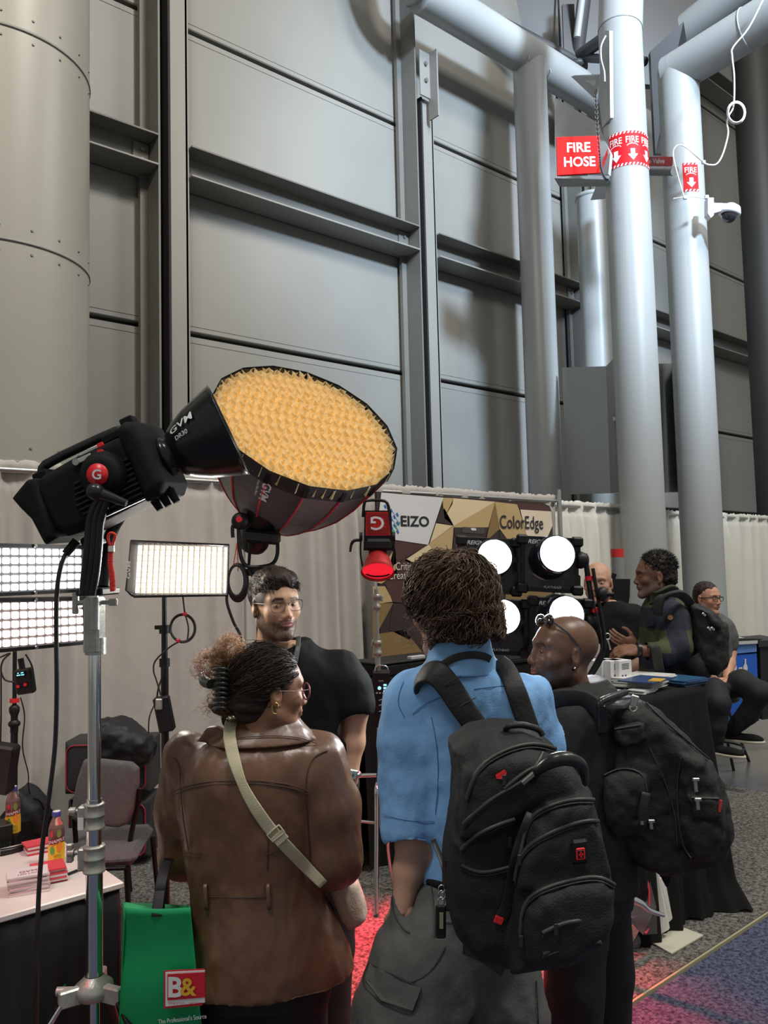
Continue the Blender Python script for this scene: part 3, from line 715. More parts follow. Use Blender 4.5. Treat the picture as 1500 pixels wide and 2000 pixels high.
# ---- big COB light on the left (its own axes: ax along the barrel, up, side)
D0 = 2.15; S0 = D0/FPX
def oblique(c0, c1, up_hint, D, tow=0.0):
    a = P(*c0, D); b = P(*c1, D-tow); ax = nrm(b-a); sd = nrm(np.cross(ax, np.asarray(up_hint))); up = np.cross(sd, ax); return a, b, ax, sd, up
a, b_, ax, sd, up = oblique((120, 985), (330, 888), U3, D0, .03)   # back to front of body
if np.dot(sd, F3) < 0: sd = -sd
up = np.cross(ax, sd); up = up if np.dot(up, U3) > 0 else -up
def B(al, u_, s_=0.0):  # al along from body centre (px), u_ up (px), s_ away (m)
    return (P(213, 948, D0)+ax*al*S0+up*u_*S0+sd*s_)
A_ = [ax, up, sd]
cob = Thing('studio_light', 'big black studio lamp with flared reflector and red G knob, tilted upward on chrome stand', 'light', P(205, 1160, D0))
def bx(al, u_, s_, ha, hu, hs, bev=.008): return MB().box(B(al, u_, s_), (ha*S0, hu*S0, hs), A_, bev=bev)
sdf = SDF([-.30, -.16, -.12], [.24, .17, .12], .004)
h = S0
def oct_(x0, x1, hy, yc=0, ch=14): return [(x0*h, (yc-hy)*h+ch*h), (x0*h, (yc+hy-ch)*h), ((x0+ch)*h, (yc+hy)*h), ((x1-ch)*h, (yc+hy)*h), (x1*h, (yc+hy-ch)*h), (x1*h, (yc-hy+ch)*h), ((x1-ch)*h, (yc-hy)*h), ((x0+ch)*h, (yc-hy)*h)]
sdf.pillow([(x*h, y*h) for x, y in ((-112, -46), (-118, 40), (-95, 60), (-30, 66), (70, 66), (100, 55), (104, -52), (80, -64), (-60, -70), (-95, -66))], -.085, .085, .03, .01)
V, Fq = sdf.nets(); V = relax(V, Fq, 1)
def toW(V, O, A): return np.asarray(O)+V@np.array(A)
me = np_mesh('body', [(toW(V, B(0, 0), A_), Fq, None)], cob.base); cob.part('body', me, cobm)
sdf = SDF([.03, -.16, -.14], [.22, .16, .14], .004)
sdf.pillow([(x*h, y*h) for x, y in ((78, -72), (78, 76), (100, 84), (124, 74), (128, 40), (128, -52), (112, -70))], -.105, .105, .03, .01)
V, Fq = sdf.nets(); cob.part('front_housing', np_mesh('front_housing', [(toW(relax(V, Fq), B(0, 0), A_), Fq, None)], cob.base), cobm)
sdf = SDF([-.32, -.16, -.14], [-.05, .16, .14], .004)
sdf.pillow([(x*h, y*h) for x, y in ((-152, 18), (-160, 42), (-118, 62), (-100, 58), (-104, 24), (-108, -62), (-135, -66), (-140, -10))], -.095, .095, .015, .01)
V, Fq = sdf.nets(); cob.part('rear_panel', np_mesh('rear_panel', [(toW(relax(V, Fq), B(0, 0), A_), Fq, None)], cob.base), cobm)
for i in range(9):
    u_ = 24-11*i*.9; l0, l1 = (-60+abs(i-4)*3, 70)
    cob.part('cooling_fin', MB().box(B((l0+l1)/2+12, u_-8, -.088), ((l1-l0)/2*S0, .0032, .006), A_, bev=.002), blkm)
# handle on top
hb = MB(); hb.tube([B(-112, 60, -.03), B(-110, 92, -.03), B(-98, 104, -.03), B(60, 104, -.03), B(72, 96, -.03), B(78, 76, -.03)], .0, 4) if False else None
hd = MB().tube(chaikin([B(-118, 66, 0), B(-114, 84, 0), B(-98, 92, 0), B(52, 92, 0), B(68, 88, 0), B(82, 74, 0)], False), .0135, 10); cob.part('handle', hd, blk2)
cob.part('handle_mount', MB().box(B(-112, 70, 0), (.022, .012, .03), A_, bev=.004), cobm)
cob.part('handle_mount', MB().box(B(58, 80, 0), (.04, .012, .03), A_, bev=.004), cobm)
for (q, w_) in (((-128, 58), .014), ((92, 92), .018)):
    cob.part('cold_shoe', MB().box(B(q[0], q[1], -.02), (w_, .012, .02), A_, bev=.003), cobm)
for q in (82, 100, 118): cob.part('foot', MB().cyl(B(q, -62, -.04), B(q+4, -90, -.04), .013, .009, 10), cobm)
# yoke pivot with the G knob on the near side
pv = B(26, 7, -.10)
cob.part('pivot', MB().lathe(pv+sd*.02, -sd, [(.0, -.0), (.062, 0), (.062, .018), (.052, .026), (.050, .04), (.036, .046), (0, .046)], 36), cobm)
cob.part('knob_face', MB().lathe(pv-sd*.026, -sd, [(.0275, 0), (.0275, .005), (0, .005)], 32), mat('knob_red', (.70, .02, .03), .35))
gt = MB(); text_mb(gt, 'G', pv-sd*.033, R3, U3, .024, .0005, .02); cob.part('lettering', gt, prw)
kp = B(12, -22, -.135)
cob.part('lock_lever', MB().tube([kp, kp+(P(303, 984, D0-.13)-P(243, 962, D0-.13))], [.017, .013, .009], 12), blk2)
cob.part('lever_hub', MB().lathe(kp+sd*.02, -sd, [(.02, 0), (.022, .03), (.012, .042), (0, .042)], 20), blk2)
cob.part('release_button', MB().cyl(B(38, 49, -.085), B(38, 49, -.10), .007, n=12), redp)
cob.part('release_tab', MB().box(B(42, 62, -.09), (.008, .005, .004), A_, bev=.001), redp)
cob.part('badge', MB().box(B(2, 52, -.088), (.020, .006, .003), A_, bev=.001), mat('badge_grey', (.45, .45, .43), .4))
cob.part('screw', MB().cyl(B(-14, 52, -.085), B(-14, 52, -.094), .009, n=14), castal)
# yoke arm down to the stand
q = lambda x, y, z=-.125: P(x, y, D0)+sd*z*.8
for k, off in enumerate((-10, 0, 10)):
    cob.part('yoke_rib', MB().tube(catmull([q(241+off*.6, 968), q(228+off, 990), q(219+off, 1020), q(216+off, 1060), q(211+off, 1110), q(205+off*.8, 1154)], 5), .0105, 10), blkm)
cob.part('yoke_far_arm', MB().tube(catmull([P(236, 950, D0)+sd*.11, P(200, 1010, D0)+sd*.11, P(180, 1060, D0)+sd*.10, P(182, 1150, D0)+sd*.06], 5), .018, 10), blkm)
cob.part('yoke_base', MB().box(P(192, 1155, D0), (.035, .010, .07), [RH, ZZ, FH], bev=.004), blkm)
# reflector
tipc = B(126, -4); mx = B(262, 14)
prof = [(.048, 0), (.056, .008), (.056, .02), (.048, .026), (.062, .04), (.080, .065), (.098, .10), (.112, .14), (.124, .175), (.128, .188), (.131, .190), (.128, .191), (.120, .172), (.10, .12), (.07, .05), (.04, .03)]
rax = nrm(ax+F3*.20+U3*.02)
cob.part('reflector', MB().lathe(B(118, 2), rax, prof, 56), mat('reflector_black', (.012, .014, .013), .22, .3))
def cone_pt(t, ang):  # t metres along, ang around the axis measured from camera-facing side
    r = np.interp(t, [.04, .065, .10, .14, .175], [.062, .080, .098, .112, .124])+.0015
    return B(118, 2)+rax*t+(-sd*math.cos(ang)+up*math.sin(ang))*r
tt = MB(); t2_ = MB()
text_mb(tt, 'GVM', (0, 0, 0), (1, 0, 0), (0, 1, 0), .020, 0, .015, fit=.075, bend=lambda x, y: cone_pt(.105+x, .50+y/.10))
text_mb(t2_, 'DR30', (0, 0, 0), (1, 0, 0), (0, 1, 0), .012, 0, .01, fit=.04, bend=lambda x, y: cone_pt(.098+x, .20+y/.10))
cob.part('lettering', tt, prw); cob.part('lettering', t2_, prw)
# plug and cable
cob.part('power_plug', MB().tube([P(150, 1056, D0-.04), P(128, 1082, D0-.05)], [.012, .014, .011], 12), cobm)
cob.part('control_knob', MB().cyl(P(166, 1055, D0-.04), P(172, 1072, D0-.06), .012, n=12), cobm)
cob.part('rear_clip', MB().box(P(190, 1062, D0-.05), (.02, .006, .012), A_, bev=.002), castal)
pc = MB().tube(catmull([P(128, 1082, D0-.05), P(118, 1110, D0-.06), P(111, 1160, D0-.06), P(110, 1240, D0-.05), P(111, 1340, D0-.05), P(108, 1450, D0-.04), P(98, 1540, D0-.04), P(84, 1640, D0-.03), P(76, 1740, D0-.03), P(73, 1840, D0-.03), P(71, 1960, D0), PZ(69, 2250, .02)], 6), .0062, 8)
single('power_cable', pc, cab, 'long black power cable hanging from the big studio lamp past the table', 'cable', PZ(69, 2250, .02))
# red safety strap
ss = Thing('safety_strap', 'red looped cord strap with metal crimp hanging on the lamp yoke', 'strap', P(218, 1155, D0-.13))
ds = D0-.15
ss.part('loop', MB().tube(catmull([P(216, 1068, ds), P(211, 1052, ds), P(213, 1043, ds), P(219, 1041, ds), P(225, 1045, ds), P(223, 1054, ds), P(218, 1068, ds)], 5), .0035, 8), redc)
ss.part('cord', MB().tube(catmull([P(216, 1076, ds), P(214, 1100, ds), P(217, 1125, ds), P(219, 1155, ds)], 5), .005, 8), redc)
ss.part('cord', MB().tube(catmull([P(218, 1076, ds), P(217, 1100, ds), P(221, 1125, ds), P(222, 1154, ds)], 5), .005, 8), redc)
ss.part('crimp', MB().cyl(P(217, 1066, ds), P(217, 1077, ds), .008, n=10), chrome)

# ---- chrome combo stand
st = Thing('light_stand', 'chrome and cast alloy roller stand with T-handles carrying the big lamp', 'stand', PZ(185, 2120, 0))
Ds = 2.2
base_x, base_y = P(184, 1700, Ds)[:2]
def SP_(py, dx=0, dd=0):  # point on the stand axis at the height seen at py
    z = 1.72+(PY(184, py, base_y)[2]-1.72); return np.array([base_x, base_y, z])+RH*dx+FH*dd
zc = lambda py: PY(187, py, base_y)[2]
AX = lambda z, dx=0, dd=0: np.array([base_x, base_y, z])+RH*dx+FH*dd
z_top = zc(1165)
st.part('receiver', MB().box(AX((zc(1166)+zc(1275))/2, .0), (.022, .03, (zc(1166)-zc(1275))/2), [RH, FH, ZZ], bev=.006), castal)
st.part('receiver_socket', MB().cyl(AX(zc(1228), .012, -.03), AX(zc(1166), .012, -.03), .013, n=20), castal)
st.part('receiver_collar', MB().cyl(AX(zc(1278), .004), AX(zc(1245), .004), .029, n=24), castal)
st.part('spigot', MB().cyl(AX(zc(1170)), AX(zc(1152)), .011, n=16), chrome)
def tknob(py, dx, L, horizontal=True, tall=.05):
    z = zc(py); s_ = 1 if dx > 0 else -1
    st.part('screw', MB().cyl(AX(z, .02*s_, -.0), AX(z, dx*.8, 0), .006, n=10), castal)
    g = MB().box(AX(z, dx, 0), (.009, .007, tall/2), [RH, FH, ZZ], bev=.003); g.cyl(AX(z, dx-.012*s_), AX(z, dx+.004*s_), .011, n=12); st.part('wing_knob', g, castal)
st.part('t_handle', MB().box(AX(zc(1177), -.052, -.0), (.008, .008, .03), [RH, FH, ZZ], bev=.003), castal)
st.part('screw', MB().cyl(AX(zc(1177), -.02), AX(zc(1177), -.05), .007, n=12), castal)
st.part('screw', MB().cyl(AX(zc(1177), .02), AX(zc(1177), .045), .006, n=12), castal)
st.part('wing_knob', MB().box(AX(zc(1177), .052), (.012, .006, .010), [RH, FH, ZZ], bev=.003), castal)
st.part('upper_tube', MB().cyl(AX(zc(1590)), AX(zc(1275)), .0175, n=28), chrome)
st.part('middle_tube', MB().cyl(AX(zc(1660)), AX(zc(1560)), .020, n=28), chrome)
st.part('lower_tube', MB().cyl(AX(zc(1915)), AX(zc(1650)), .0225, n=28), chrome)
for (p0, p1, r) in ((1568, 1618, .026), (1650, 1702, .028)):
    cbm = MB().lathe(AX(zc(p1)), ZZ, [(r, 0), (r+.002, .002), (r+.002, .006), (r, .008), (r, (zc(p0)-zc(p1))*.5), (r+.002, (zc(p0)-zc(p1))*.52), (r, (zc(p0)-zc(p1))*.56), (r, zc(p0)-zc(p1)-.006), (r+.002, zc(p0)-zc(p1)-.003), (r, zc(p0)-zc(p1)), (.018, zc(p0)-zc(p1)+.001)], 28)
    st.part('collar', cbm, castal)
    st.part('collar_lug', MB().box(AX((zc(p0)+zc(p1))/2, -.03), (.012, .014, (zc(p0)-zc(p1))*.42), [RH, FH, ZZ], bev=.004), castal)
tknob(1583, -.062, .06, tall=.016); tknob(1664, -.066, .06, tall=.05)
st.part('size_tag', MB().box(AX(zc(1604), -.030, -.018), (.008, .002, .016), [RH, FH, ZZ]), mat('tag_white', (.8, .8, .8), .5))
hubz = zc(1925)
st.part('hub', MB().lathe(AX(hubz-.03), ZZ, [(.03, 0), (.045, .005), (.05, .02), (.05, .035), (.032, .05), (.024, .06)], 28), castal)
for k in range(3):
    an = math.radians([215, 335, 95][k]); dr = RH*math.cos(an)+FH*math.sin(an); sdv = np.cross(dr, ZZ)
    st.part('hub_lug', MB().box(AX(hubz-.01)+dr*.062, (.03, .012, .022), [dr, sdv, ZZ], bev=.004), castal)
    top_ = AX(hubz-.02)+dr*.085; foot = np.array([base_x, base_y, .03])+dr*.52
    lg = MB().box((top_+foot)/2, (np.linalg.norm(foot-top_)/2, .012, .006), [nrm(foot-top_), sdv, np.cross(nrm(foot-top_), sdv)], bev=.003)
    st.part('leg', lg, chrome if k == 0 else blkm)
    st.part('brace', MB().tube([AX(hubz-.28)+dr*.03, (top_+foot)/2], .007, 8), castal)
    st.part('foot_cap', MB().ball(foot-ZZ*.005, .022, 12), blk)
st.part('leg_knob', MB().cyl(AX(hubz-.012, -.06), AX(hubz-.012, -.10), .012, n=12), castal)
st.part('hub_tube', MB().cyl(AX(.2), AX(hubz-.02), .0145, n=16), chrome)
st.part('lower_hub', MB().cyl(AX(hubz-.30), AX(hubz-.24), .024, n=20), blk)

# ---- LED wall panels on the left
def led_panel(label, TL, TR, BR, BL, ncol, nrow, m, frame_m, D, grp, cellgap=.13, sk=0.):
    """corners in pixels at given depths"""
    tl, tr, br, bl = [P(*c) for c in (TL, TR, BR, BL)]
    t = Thing('led_panel', label, 'light', (bl+br)/2, grp); n = nrm(np.cross(tr-tl, bl-tl)); n = n if np.dot(n, F3) > 0 else -n
    g = lambda u, v, o=0: (tl*(1-u)+tr*u)*(1-v)+(bl*(1-u)+br*u)*v+n*o
    t.part('housing', MB().prism([g(0, 0, .012), g(1, 0, .012), g(1, 1, .012), g(0, 1, .012)], n*.03), blkm)
    for (u0, v0, u1, v1) in ((-.02, -.08, 1.02, 0), (-.02, 1, 1.02, 1.08)):
        t.part('frame_bar', MB().prism([g(u0, v0, -.006), g(u1, v0, -.006), g(u1, v1, -.006), g(u0, v1, -.006)], n*.045), blkm)
    t.part('frame_bar', MB().prism([g(1, -.08, -.012), g(1.12, -.08, -.012), g(1.12, 1.1, -.012), g(1, 1.1, -.012)], n*.05), blkm)
    gb = MB()
    for i in range(ncol+1): u = i/ncol; gb.add([g(u-.012, 0, .008), g(u+.012, 0, .008), g(u+.012, 1, .008), g(u-.012, 1, .008)], [(0, 1, 2, 3)])
    for j in range(nrow+1): v = j/nrow; gb.add([g(0, v-.02, .0075), g(1, v-.02, .0075), g(1, v+.02, .0075), g(0, v+.02, .0075)], [(0, 1, 2, 3)])
    t.part('grid_face', gb, frame_m)
    w_ = .5-cellgap; c8 = []
    for (sx, sy) in ((1, 1), (-1, 1), (-1, -1), (1, -1)):
        for k in range(3):
            a = math.atan2(sy, sx)-pi/4+k*pi/4; c8.append((sx*(w_-.12)+.12*math.cos(a), sy*(w_-.12)+.12*math.sin(a)))
    base = None
    for j in range(nrow):
        for i in range(ncol):
            mb = MB(); cu, cv = (i+.5)/ncol, (j+.5)/nrow
            mb.prism([g(cu+x/ncol, cv+y/nrow, .003) for x, y in c8], n*.006); t.part('led_cell', mb, m)
    for u in (.42,):
        for v in (-.04, 1.04): t.part('screw', MB().cyl(g(u, v, -.012), g(u, v, -.004), .006, n=10), chrome)
    return t, g
pcool = mat('led_grid_cool', (.16, .17, .18), .5); pwarm = mat('led_grid_warm', (.22, .17, .16), .5)
dl, dr_ = 2.55, 2.85
led_panel('upper cool-white LED panel of the stacked pair at far left', (-12, 1068, dl), (162, 1071, dr_), (162, 1150, dr_), (-12, 1158, dl), 11, 5, emc, pcool, 2.6, 'stacked LED panels')
led_panel('lower warm-white LED panel of the stacked pair at far left', (-12, 1176, dl), (164, 1172, dr_), (166, 1252, dr_), (-12, 1268, dl), 11, 5, emwarm, pwarm, 2.6, 'stacked LED panels')
st2 = Thing('light_stand', 'black tubular stand with red clamp under the two stacked LED panels', 'stand', PZ(26, 1740, 0))
bxy = P(28, 1400, 3.35)[:2]; A2 = lambda z, dx=0, dd=0: np.array([bxy[0], bxy[1], z])+RH*dx+FH*dd
z2 = lambda py: PY(28, py, bxy[1])[2]
st2.part('upper_tube', MB().cyl(A2(z2(1378)), A2(z2(1272)), .0085, n=14), blkm)
st2.part('red_ring', MB().cyl(A2(z2(1372)), A2(z2(1364)), .019, n=18), redp)
st2.part('clamp', MB().lathe(A2(z2(1408)), ZZ, [(.014, 0), (.014, .02), (.021, .04), (.021, .055), (.012, .065)], 18), blk)
st2.part('clamp', MB().lathe(A2(z2(1430)), ZZ, [(.016, 0), (.016, .02), (.024, .03), (.024, .04), (.013, .05)], 18), blk)
st2.part('lower_tube', MB().cyl(A2(.25), A2(z2(1425)), .0145, n=16), blkm)
for k in range(3):
    a = 2*pi*k/3+.4; dv = RH*math.cos(a)+FH*math.sin(a); st2.part('leg', MB().tube([A2(.45), A2(.02)+dv*.42], .009, 8), blkm)
ct = Thing('lamp_controller', 'black handheld lamp controller with teal display and two red dials at far left', 'controller', P(45, 1355, 2.75))
cA = [nrm(R3+U3*.14), nrm(U3-R3*.14), F3]
ct.part('case', MB().box(P(49, 1330, 2.75), (.030, .043, .016), cA, bev=.006), blk)
ct.part('antenna', MB().tube([P(44, 1308, 2.75), P(40, 1286, 2.75)], .010, 10), blk)
ct.part('display', MB().box(P(40, 1317, 2.732), (.016, .010, .002), cA), mat('screen_dark', (.01, .015, .02), .1))
dd_ = MB()
for (x, y, w1) in ((36, 1319, .006), (43, 1314, .004), (44, 1318, .005), (35, 1315, .002)): dd_.box(P(x, y, 2.728), (w1, .0016, .0008), cA)
ct.part('display_digits', dd_, mat('screen_teal', (.1, .8, .8), .5, emit=(.35, .95, .95), estr=1.0))
for (x, y) in ((35, 1341), (49, 1337)): ct.part('dial', MB().cyl(P(x, y, 2.735), P(x, y, 2.72), .0055, n=14), redp)
single('coiled_lead', MB().tube(catmull([P(0, 1284, 2.78), P(20, 1276, 2.78), P(6, 1290, 2.78), P(2, 1310, 2.78), P(10, 1328, 2.78), P(28, 1332, 2.78)], 6), .003, 6).tube(catmull([P(50, 1278, 2.78), P(60, 1295, 2.78), P(64, 1310, 2.78), P(58, 1325, 2.78)], 6), .003, 6).tube(catmull([P(2, 1300, 2.9), P(2, 1400, 2.9), P(0, 1475, 2.9)], 3), .003, 6), cab, 'thin black leads looping under the stacked LED panels', 'cable', P(10, 1330, 2.78))
single('thin_lead', MB().tube(catmull([P(40, 1362, 2.9), P(48, 1400, 3.0), P(44, 1460, 3.2), P(55, 1510, 3.4), P(57, 1545, 3.6), PZ(75, 1600, .6)], 6), .0025, 6), cab, 'thin black lead from the controller down the drape', 'cable', P(57, 1560, 3.4))

# ---- LED softbox with grid, centre left
D1 = 2.95
sb = Thing('grid_softbox', 'bright rectangular LED softbox with fabric grid and white GVM lettering', 'light', P(345, 1165, D1))
q4 = lambda x, y, o=0: P(x, y, D1+o)
face = [(268, 1063), (446, 1066), (444, 1160), (262, 1160)]
sb.part('diffuser', MB().prism([q4(*p, .03) for p in face], F3*.004), mat('led_softbox_white', (1, 1, 1), .5, emit=(1, .97, .90), estr=2.6))
outer = [(256, 1056), (447, 1064), (445, 1163), (262, 1166), (246, 1153)]
sk_ = MB()
sk_.add([q4(254, 1056, -.06), q4(268, 1063, .03), q4(262, 1160, .03), q4(246, 1154, -.06)], [(0, 1, 2, 3)])
sk_.add([q4(254, 1056, -.06), q4(448, 1064, -.02), q4(446, 1067, .03), q4(268, 1063, .03)], [(0, 1, 2, 3)])
sk_.add([q4(448, 1064, -.02), q4(445, 1163, -.02), q4(443, 1160, .03), q4(446, 1067, .03)], [(0, 1, 2, 3)])
sk_.add([q4(246, 1154, -.06), q4(256, 1165, -.04), q4(445, 1163, -.02), q4(443, 1160, .03), q4(262, 1160, .03)], [(0, 1, 2, 3, 4)])
o = sb.part('fabric_skirt', sk_, mat('softbox_fabric', (.05, .045, .05), .6)); md = o.modifiers.new('s', 'SOLIDIFY'); md.thickness = .004
grm = mat('grid_fabric_lit', (.85, .78, .66), .7, emit=(1, .86, .68), estr=.35)  # cloth slats glow slightly, standing in for light from the diffuser behind
vg = MB()
for i in range(1, 16):
    u = i/16; x0 = 268+(446-268)*u; x1 = 262+(444-262)*u
    vg.prism([q4(x0-1.1, 1064, -.006), q4(x0+1.1, 1064, -.006), q4(x1+1.1, 1160, -.006), q4(x1-1.1, 1160, -.006)], F3*.03)
o = sb.part('grid_slats', vg, grm, kind='stuff')
hg = MB()
for j in range(1, 9):
    v = j/9; hg.prism([q4(268-6*v, 1062.7+97*v, -.003), q4(446-2*v, 1065.7+94*v, -.003), q4(446-2*v, 1066.6+94*v, -.003), q4(268-6*v, 1063.6+97*v, -.003)], F3*.02)
sb.part('grid_cross_slats', hg, grm, kind='stuff')
sb.part('piping', MB().tube([q4(*p, -.055 if p[0] < 300 else -.02) for p in outer], .0035, 6, closed=True), blkf)
t = MB(); text_mb(t, 'GVM', q4(256, 1112, -.035)-F3*.03, nrm(U3*1+F3*.0+R3*.05), nrm(-R3+U3*.05-F3*.8), .013, .002, .01, fit=.062); sb.part('lettering', t, prw)
sb.part('rear_case', MB().box(q4(352, 1115, .08), (.15, .07, .035), [R3, U3, F3], bev=.01), blk)
def blackstand(label, px, py0, D, spread=.4, tr=.0135, name='light_stand', segs=(1225, 1290)):
    b_ = P(px, 1400, D); s_ = Thing(name, label, 'stand', (b_[0], b_[1], 0)); zf = lambda py: PY(px, py, b_[1])[2]; X = lambda z: np.array([b_[0], b_[1], z])
    s_.part('upper_tube', MB().cyl(X(zf(segs[0])), X(zf(py0)), tr*.65, n=12), blkm)
    s_.part('middle_tube', MB().cyl(X(zf(segs[1])), X(zf(segs[0])-.01), tr*.85, n=12), blkm)
    s_.part('lower_tube', MB().cyl(X(.2), X(zf(segs[1])), tr*1.05, n=12), blkm)
    for p_ in segs: s_.part('collar', MB().cyl(X(zf(p_+12)), X(zf(p_-4)), tr*1.45, n=14), blk)
    s_.part('collar_knob', MB().cyl(X(zf(segs[0])), X(zf(segs[0]))-RH*.035, .008, n=10), blk)
    for k in range(3):
        a = 2*pi*k/3+.9; dv = RH*math.cos(a)+FH*math.sin(a); s_.part('leg', MB().tube([X(.4), X(.015)+dv*spread], .008, 8), blkm)
    return s_
s3 = blackstand('black stand carrying the rectangular grid softbox', 322, 1166, 3.0)
b_ = MB().box(P(321, 1394, 2.97), (.028, .065, .02), [nrm(R3+U3*.2), nrm(U3-R3*.2), F3], bev=.006)
ad = Thing('power_adapter', 'black power brick hung on the softbox stand by a cord', 'adapter', P(322, 1425, 2.97)); ad.part('case', b_, blk)
ad.part('hanging_cord', MB().tube(catmull([P(306, 1370, 2.97), P(309, 1345, 2.97), P(318, 1318, 2.97), P(320, 1300, 2.97)], 4), .003, 6), cab)
ad.part('terminal', MB().box(P(311, 1375, 2.95), (.012, .02, .01), [R3, U3, F3], bev=.003), castal)
cl = Thing('cable_coil', 'small coiled black cable with red ties below the grid softbox', 'cable', P(357, 1250, 2.95))
for k in range(3): cl.part('loop', MB().tube([P(357+(25-k)*math.cos(t), 1227+(28-k*1.2)*math.sin(t), 2.95+k*.006) for t in np.linspace(0, 2*pi, 30)[:-1]], .0032, 6, closed=True), cab)
cl.part('lead', MB().tube(catmull([P(357, 1165, 2.97), P(360, 1190, 2.96), P(361, 1198, 2.95)], 4), .0032, 6), cab)
cl.part('inner_lead', MB().tube(catmull([P(361, 1198, 2.94), P(368, 1225, 2.94), P(366, 1250, 2.94)], 4), .0032, 6), cab)
cl.part('lead', MB().tube(catmull([P(350, 1253, 2.95), P(330, 1265, 2.95), P(304, 1290, 2.95), P(300, 1310, 2.95), P(306, 1330, 2.95), P(314, 1358, 2.95)], 5), .0032, 6), cab)
cl.part('lead', MB().tube(catmull([P(304, 1372, 2.95), P(292, 1400, 3.05), P(290, 1432, 3.1)], 5), .0025, 6), cab)
for (x, y) in ((361, 1199), (348, 1251)): cl.part('tie', MB().box(P(x, y, 2.94), (.006, .006, .008), [R3, U3, F3], bev=.002), redp)

# ---- parabolic softbox with honeycomb grid
D2 = 3.5; S2 = D2/FPX
ctr = P(600, 830, D2); n2 = camdir(math.cos(math.radians(53.8)), math.sin(math.radians(53.8))*.466, math.sin(math.radians(53.8))*.885)
majr = nrm(R3*.885-U3*.466); minr = np.cross(n2, majr); minr = minr if np.dot(minr, U3) > 0 else -minr
Rd = 189*S2*1.0; Ld = 262*S2
ps = Thing('parabolic_softbox', 'large round deep softbox with glowing honeycomb grid and red piping', 'softbox', ctr-n2*Ld)
NR = 16; prof = [(1.0, 0), (1.0, .03), (.97, .14), (.90, .32), (.78, .52), (.62, .70), (.45, .85), (.30, .95), (.22, 1.0)]
def rib(a, t, k=1.0): r = np.interp(t, [p[1] for p in prof], [p[0] for p in prof])*Rd*k; return ctr-n2*Ld*t+(majr*math.cos(a)+minr*math.sin(a))*r
sfb = mat('softbox_shell', (.035, .031, .03), .42, 0, .1, 6, .12, 30, sheen=.3)
for k in range(NR):
    a0, a1 = 2*pi*k/NR, 2*pi*(k+1)/NR
    def fn(u, v): a = a0+(a1-a0)*u; t = .0+1.0*v; chord = math.cos(pi/NR)/math.cos((u-.5)*2*pi/NR); return rib(a, t, 1-(1-chord)*1.25)
    ps.part('fabric_panel', MB().grid(fn, 8, 14), sfb)
    ps.part('rib_piping', MB().tube([rib(a0, t, 1.005) for t in np.linspace(.10, 1, 14)], .0042, 6), mat('red_piping', (.55, .03, .05), .5))
    ps.part('rim_band', MB().grid(lambda u, v: rib(a0+(a1-a0)*u, (.13*v-.012), (1-(1-math.cos(pi/NR)/math.cos((u-.5)*2*pi/NR))*.9)*1.008), 6, 2), mat('rim_black', (.012, .012, .012), .7))
    ps.part('rod_pocket', MB().box(rib(a0, .06, 1.0), (.012, .028, .006), [np.cross(nrm(n2), nrm(majr*math.cos(a0)+minr*math.sin(a0))), n2, nrm(majr*math.cos(a0)+minr*math.sin(a0))], bev=.003), blkf)
disc = MB(); disc.add([ctr-n2*.055]+[ctr-n2*.055+(majr*math.cos(2*pi*i/48)+minr*math.sin(2*pi*i/48))*Rd*.93 for i in range(48)], [(0, i+1, (i+1) % 48+1) for i in range(48)])
ps.part('diffuser', disc, mat('diffuser_gold', (.9, .6, .3), .8, emit=(1.0, .74, .36), estr=1.45))
# honeycomb: corrugated strips of tan cloth glued at alternate places
cellm = mat('honeycomb_cloth', (.74, .60, .34), .65, 0, .12, 25, sheen=.2)
cellm.node_tree.nodes['Principled BSDF'].inputs['Specular IOR Level'].default_value = .3
hc = MB(); pitch = .031; rows_ = int(2*Rd/pitch)
rng = np.random.RandomState(5)
e1v = nrm(majr*math.cos(.5)+minr*math.sin(.5)); e2v = np.cross(n2, e1v)
for j in range(-rows_//2, rows_//2+1):
    y = j*pitch; half = math.sqrt(max(Rd**2*.97-y*y, 0))
    if half < pitch: continue
    m_ = int(2*half/(pitch*.62)); xs = -half+2*half*np.arange(m_+1)/m_
    for k in range(m_):
        s_ = 1 if (k+j) % 2 else -1
        def pt(x, yy, o): jx, jy = rng.uniform(-.0015, .0015, 2); return ctr+e1v*(x+jx)+e2v*(yy+jy)+n2*o
        ya = y+(pitch*.42)*(1 if k % 2 == (j % 2) else -1); yb = y-(pitch*.42)*(1 if k % 2 == (j % 2) else -1)
        xa, xb = xs[k], xs[k+1]; w1, w2 = rng.uniform(-.006, .004, 2)
        hc.add([pt(xa, ya, .004+w1), pt(xb, yb, .004+w2), pt(xb, yb, -.05), pt(xa, ya, -.05)], [(0, 1, 2, 3)])
        if k % 2 == 0: hc.add([pt(xa, ya, .002+w1), pt(xa+.006, y+pitch*.5, -.012), pt(xb, yb, -.045), pt(xb, yb, .0)], [(0, 1, 2, 3)])
hcm = cellm; ntn = hcm.node_tree; tl_ = ntn.nodes.new('ShaderNodeBsdfTranslucent'); tl_.inputs[0].default_value = (.95, .80, .48, 1)
mxs = ntn.nodes.new('ShaderNodeMixShader'); mxs.inputs[0].default_value = .55; ou = ntn.nodes['Material Output']
ntn.links.new(ntn.nodes['Principled BSDF'].outputs[0], mxs.inputs[1]); ntn.links.new(tl_.outputs[0], mxs.inputs[2]); ntn.links.new(mxs.outputs[0], ou.inputs[0])
ps.part('honeycomb_grid', hc, hcm, kind='stuff')
t = MB()
ap = math.atan2(np.dot(nrm(P(512, 950, D2)-P(600, 870, D2)), minr), np.dot(nrm(P(512, 950, D2)-P(600, 870, D2)), majr))
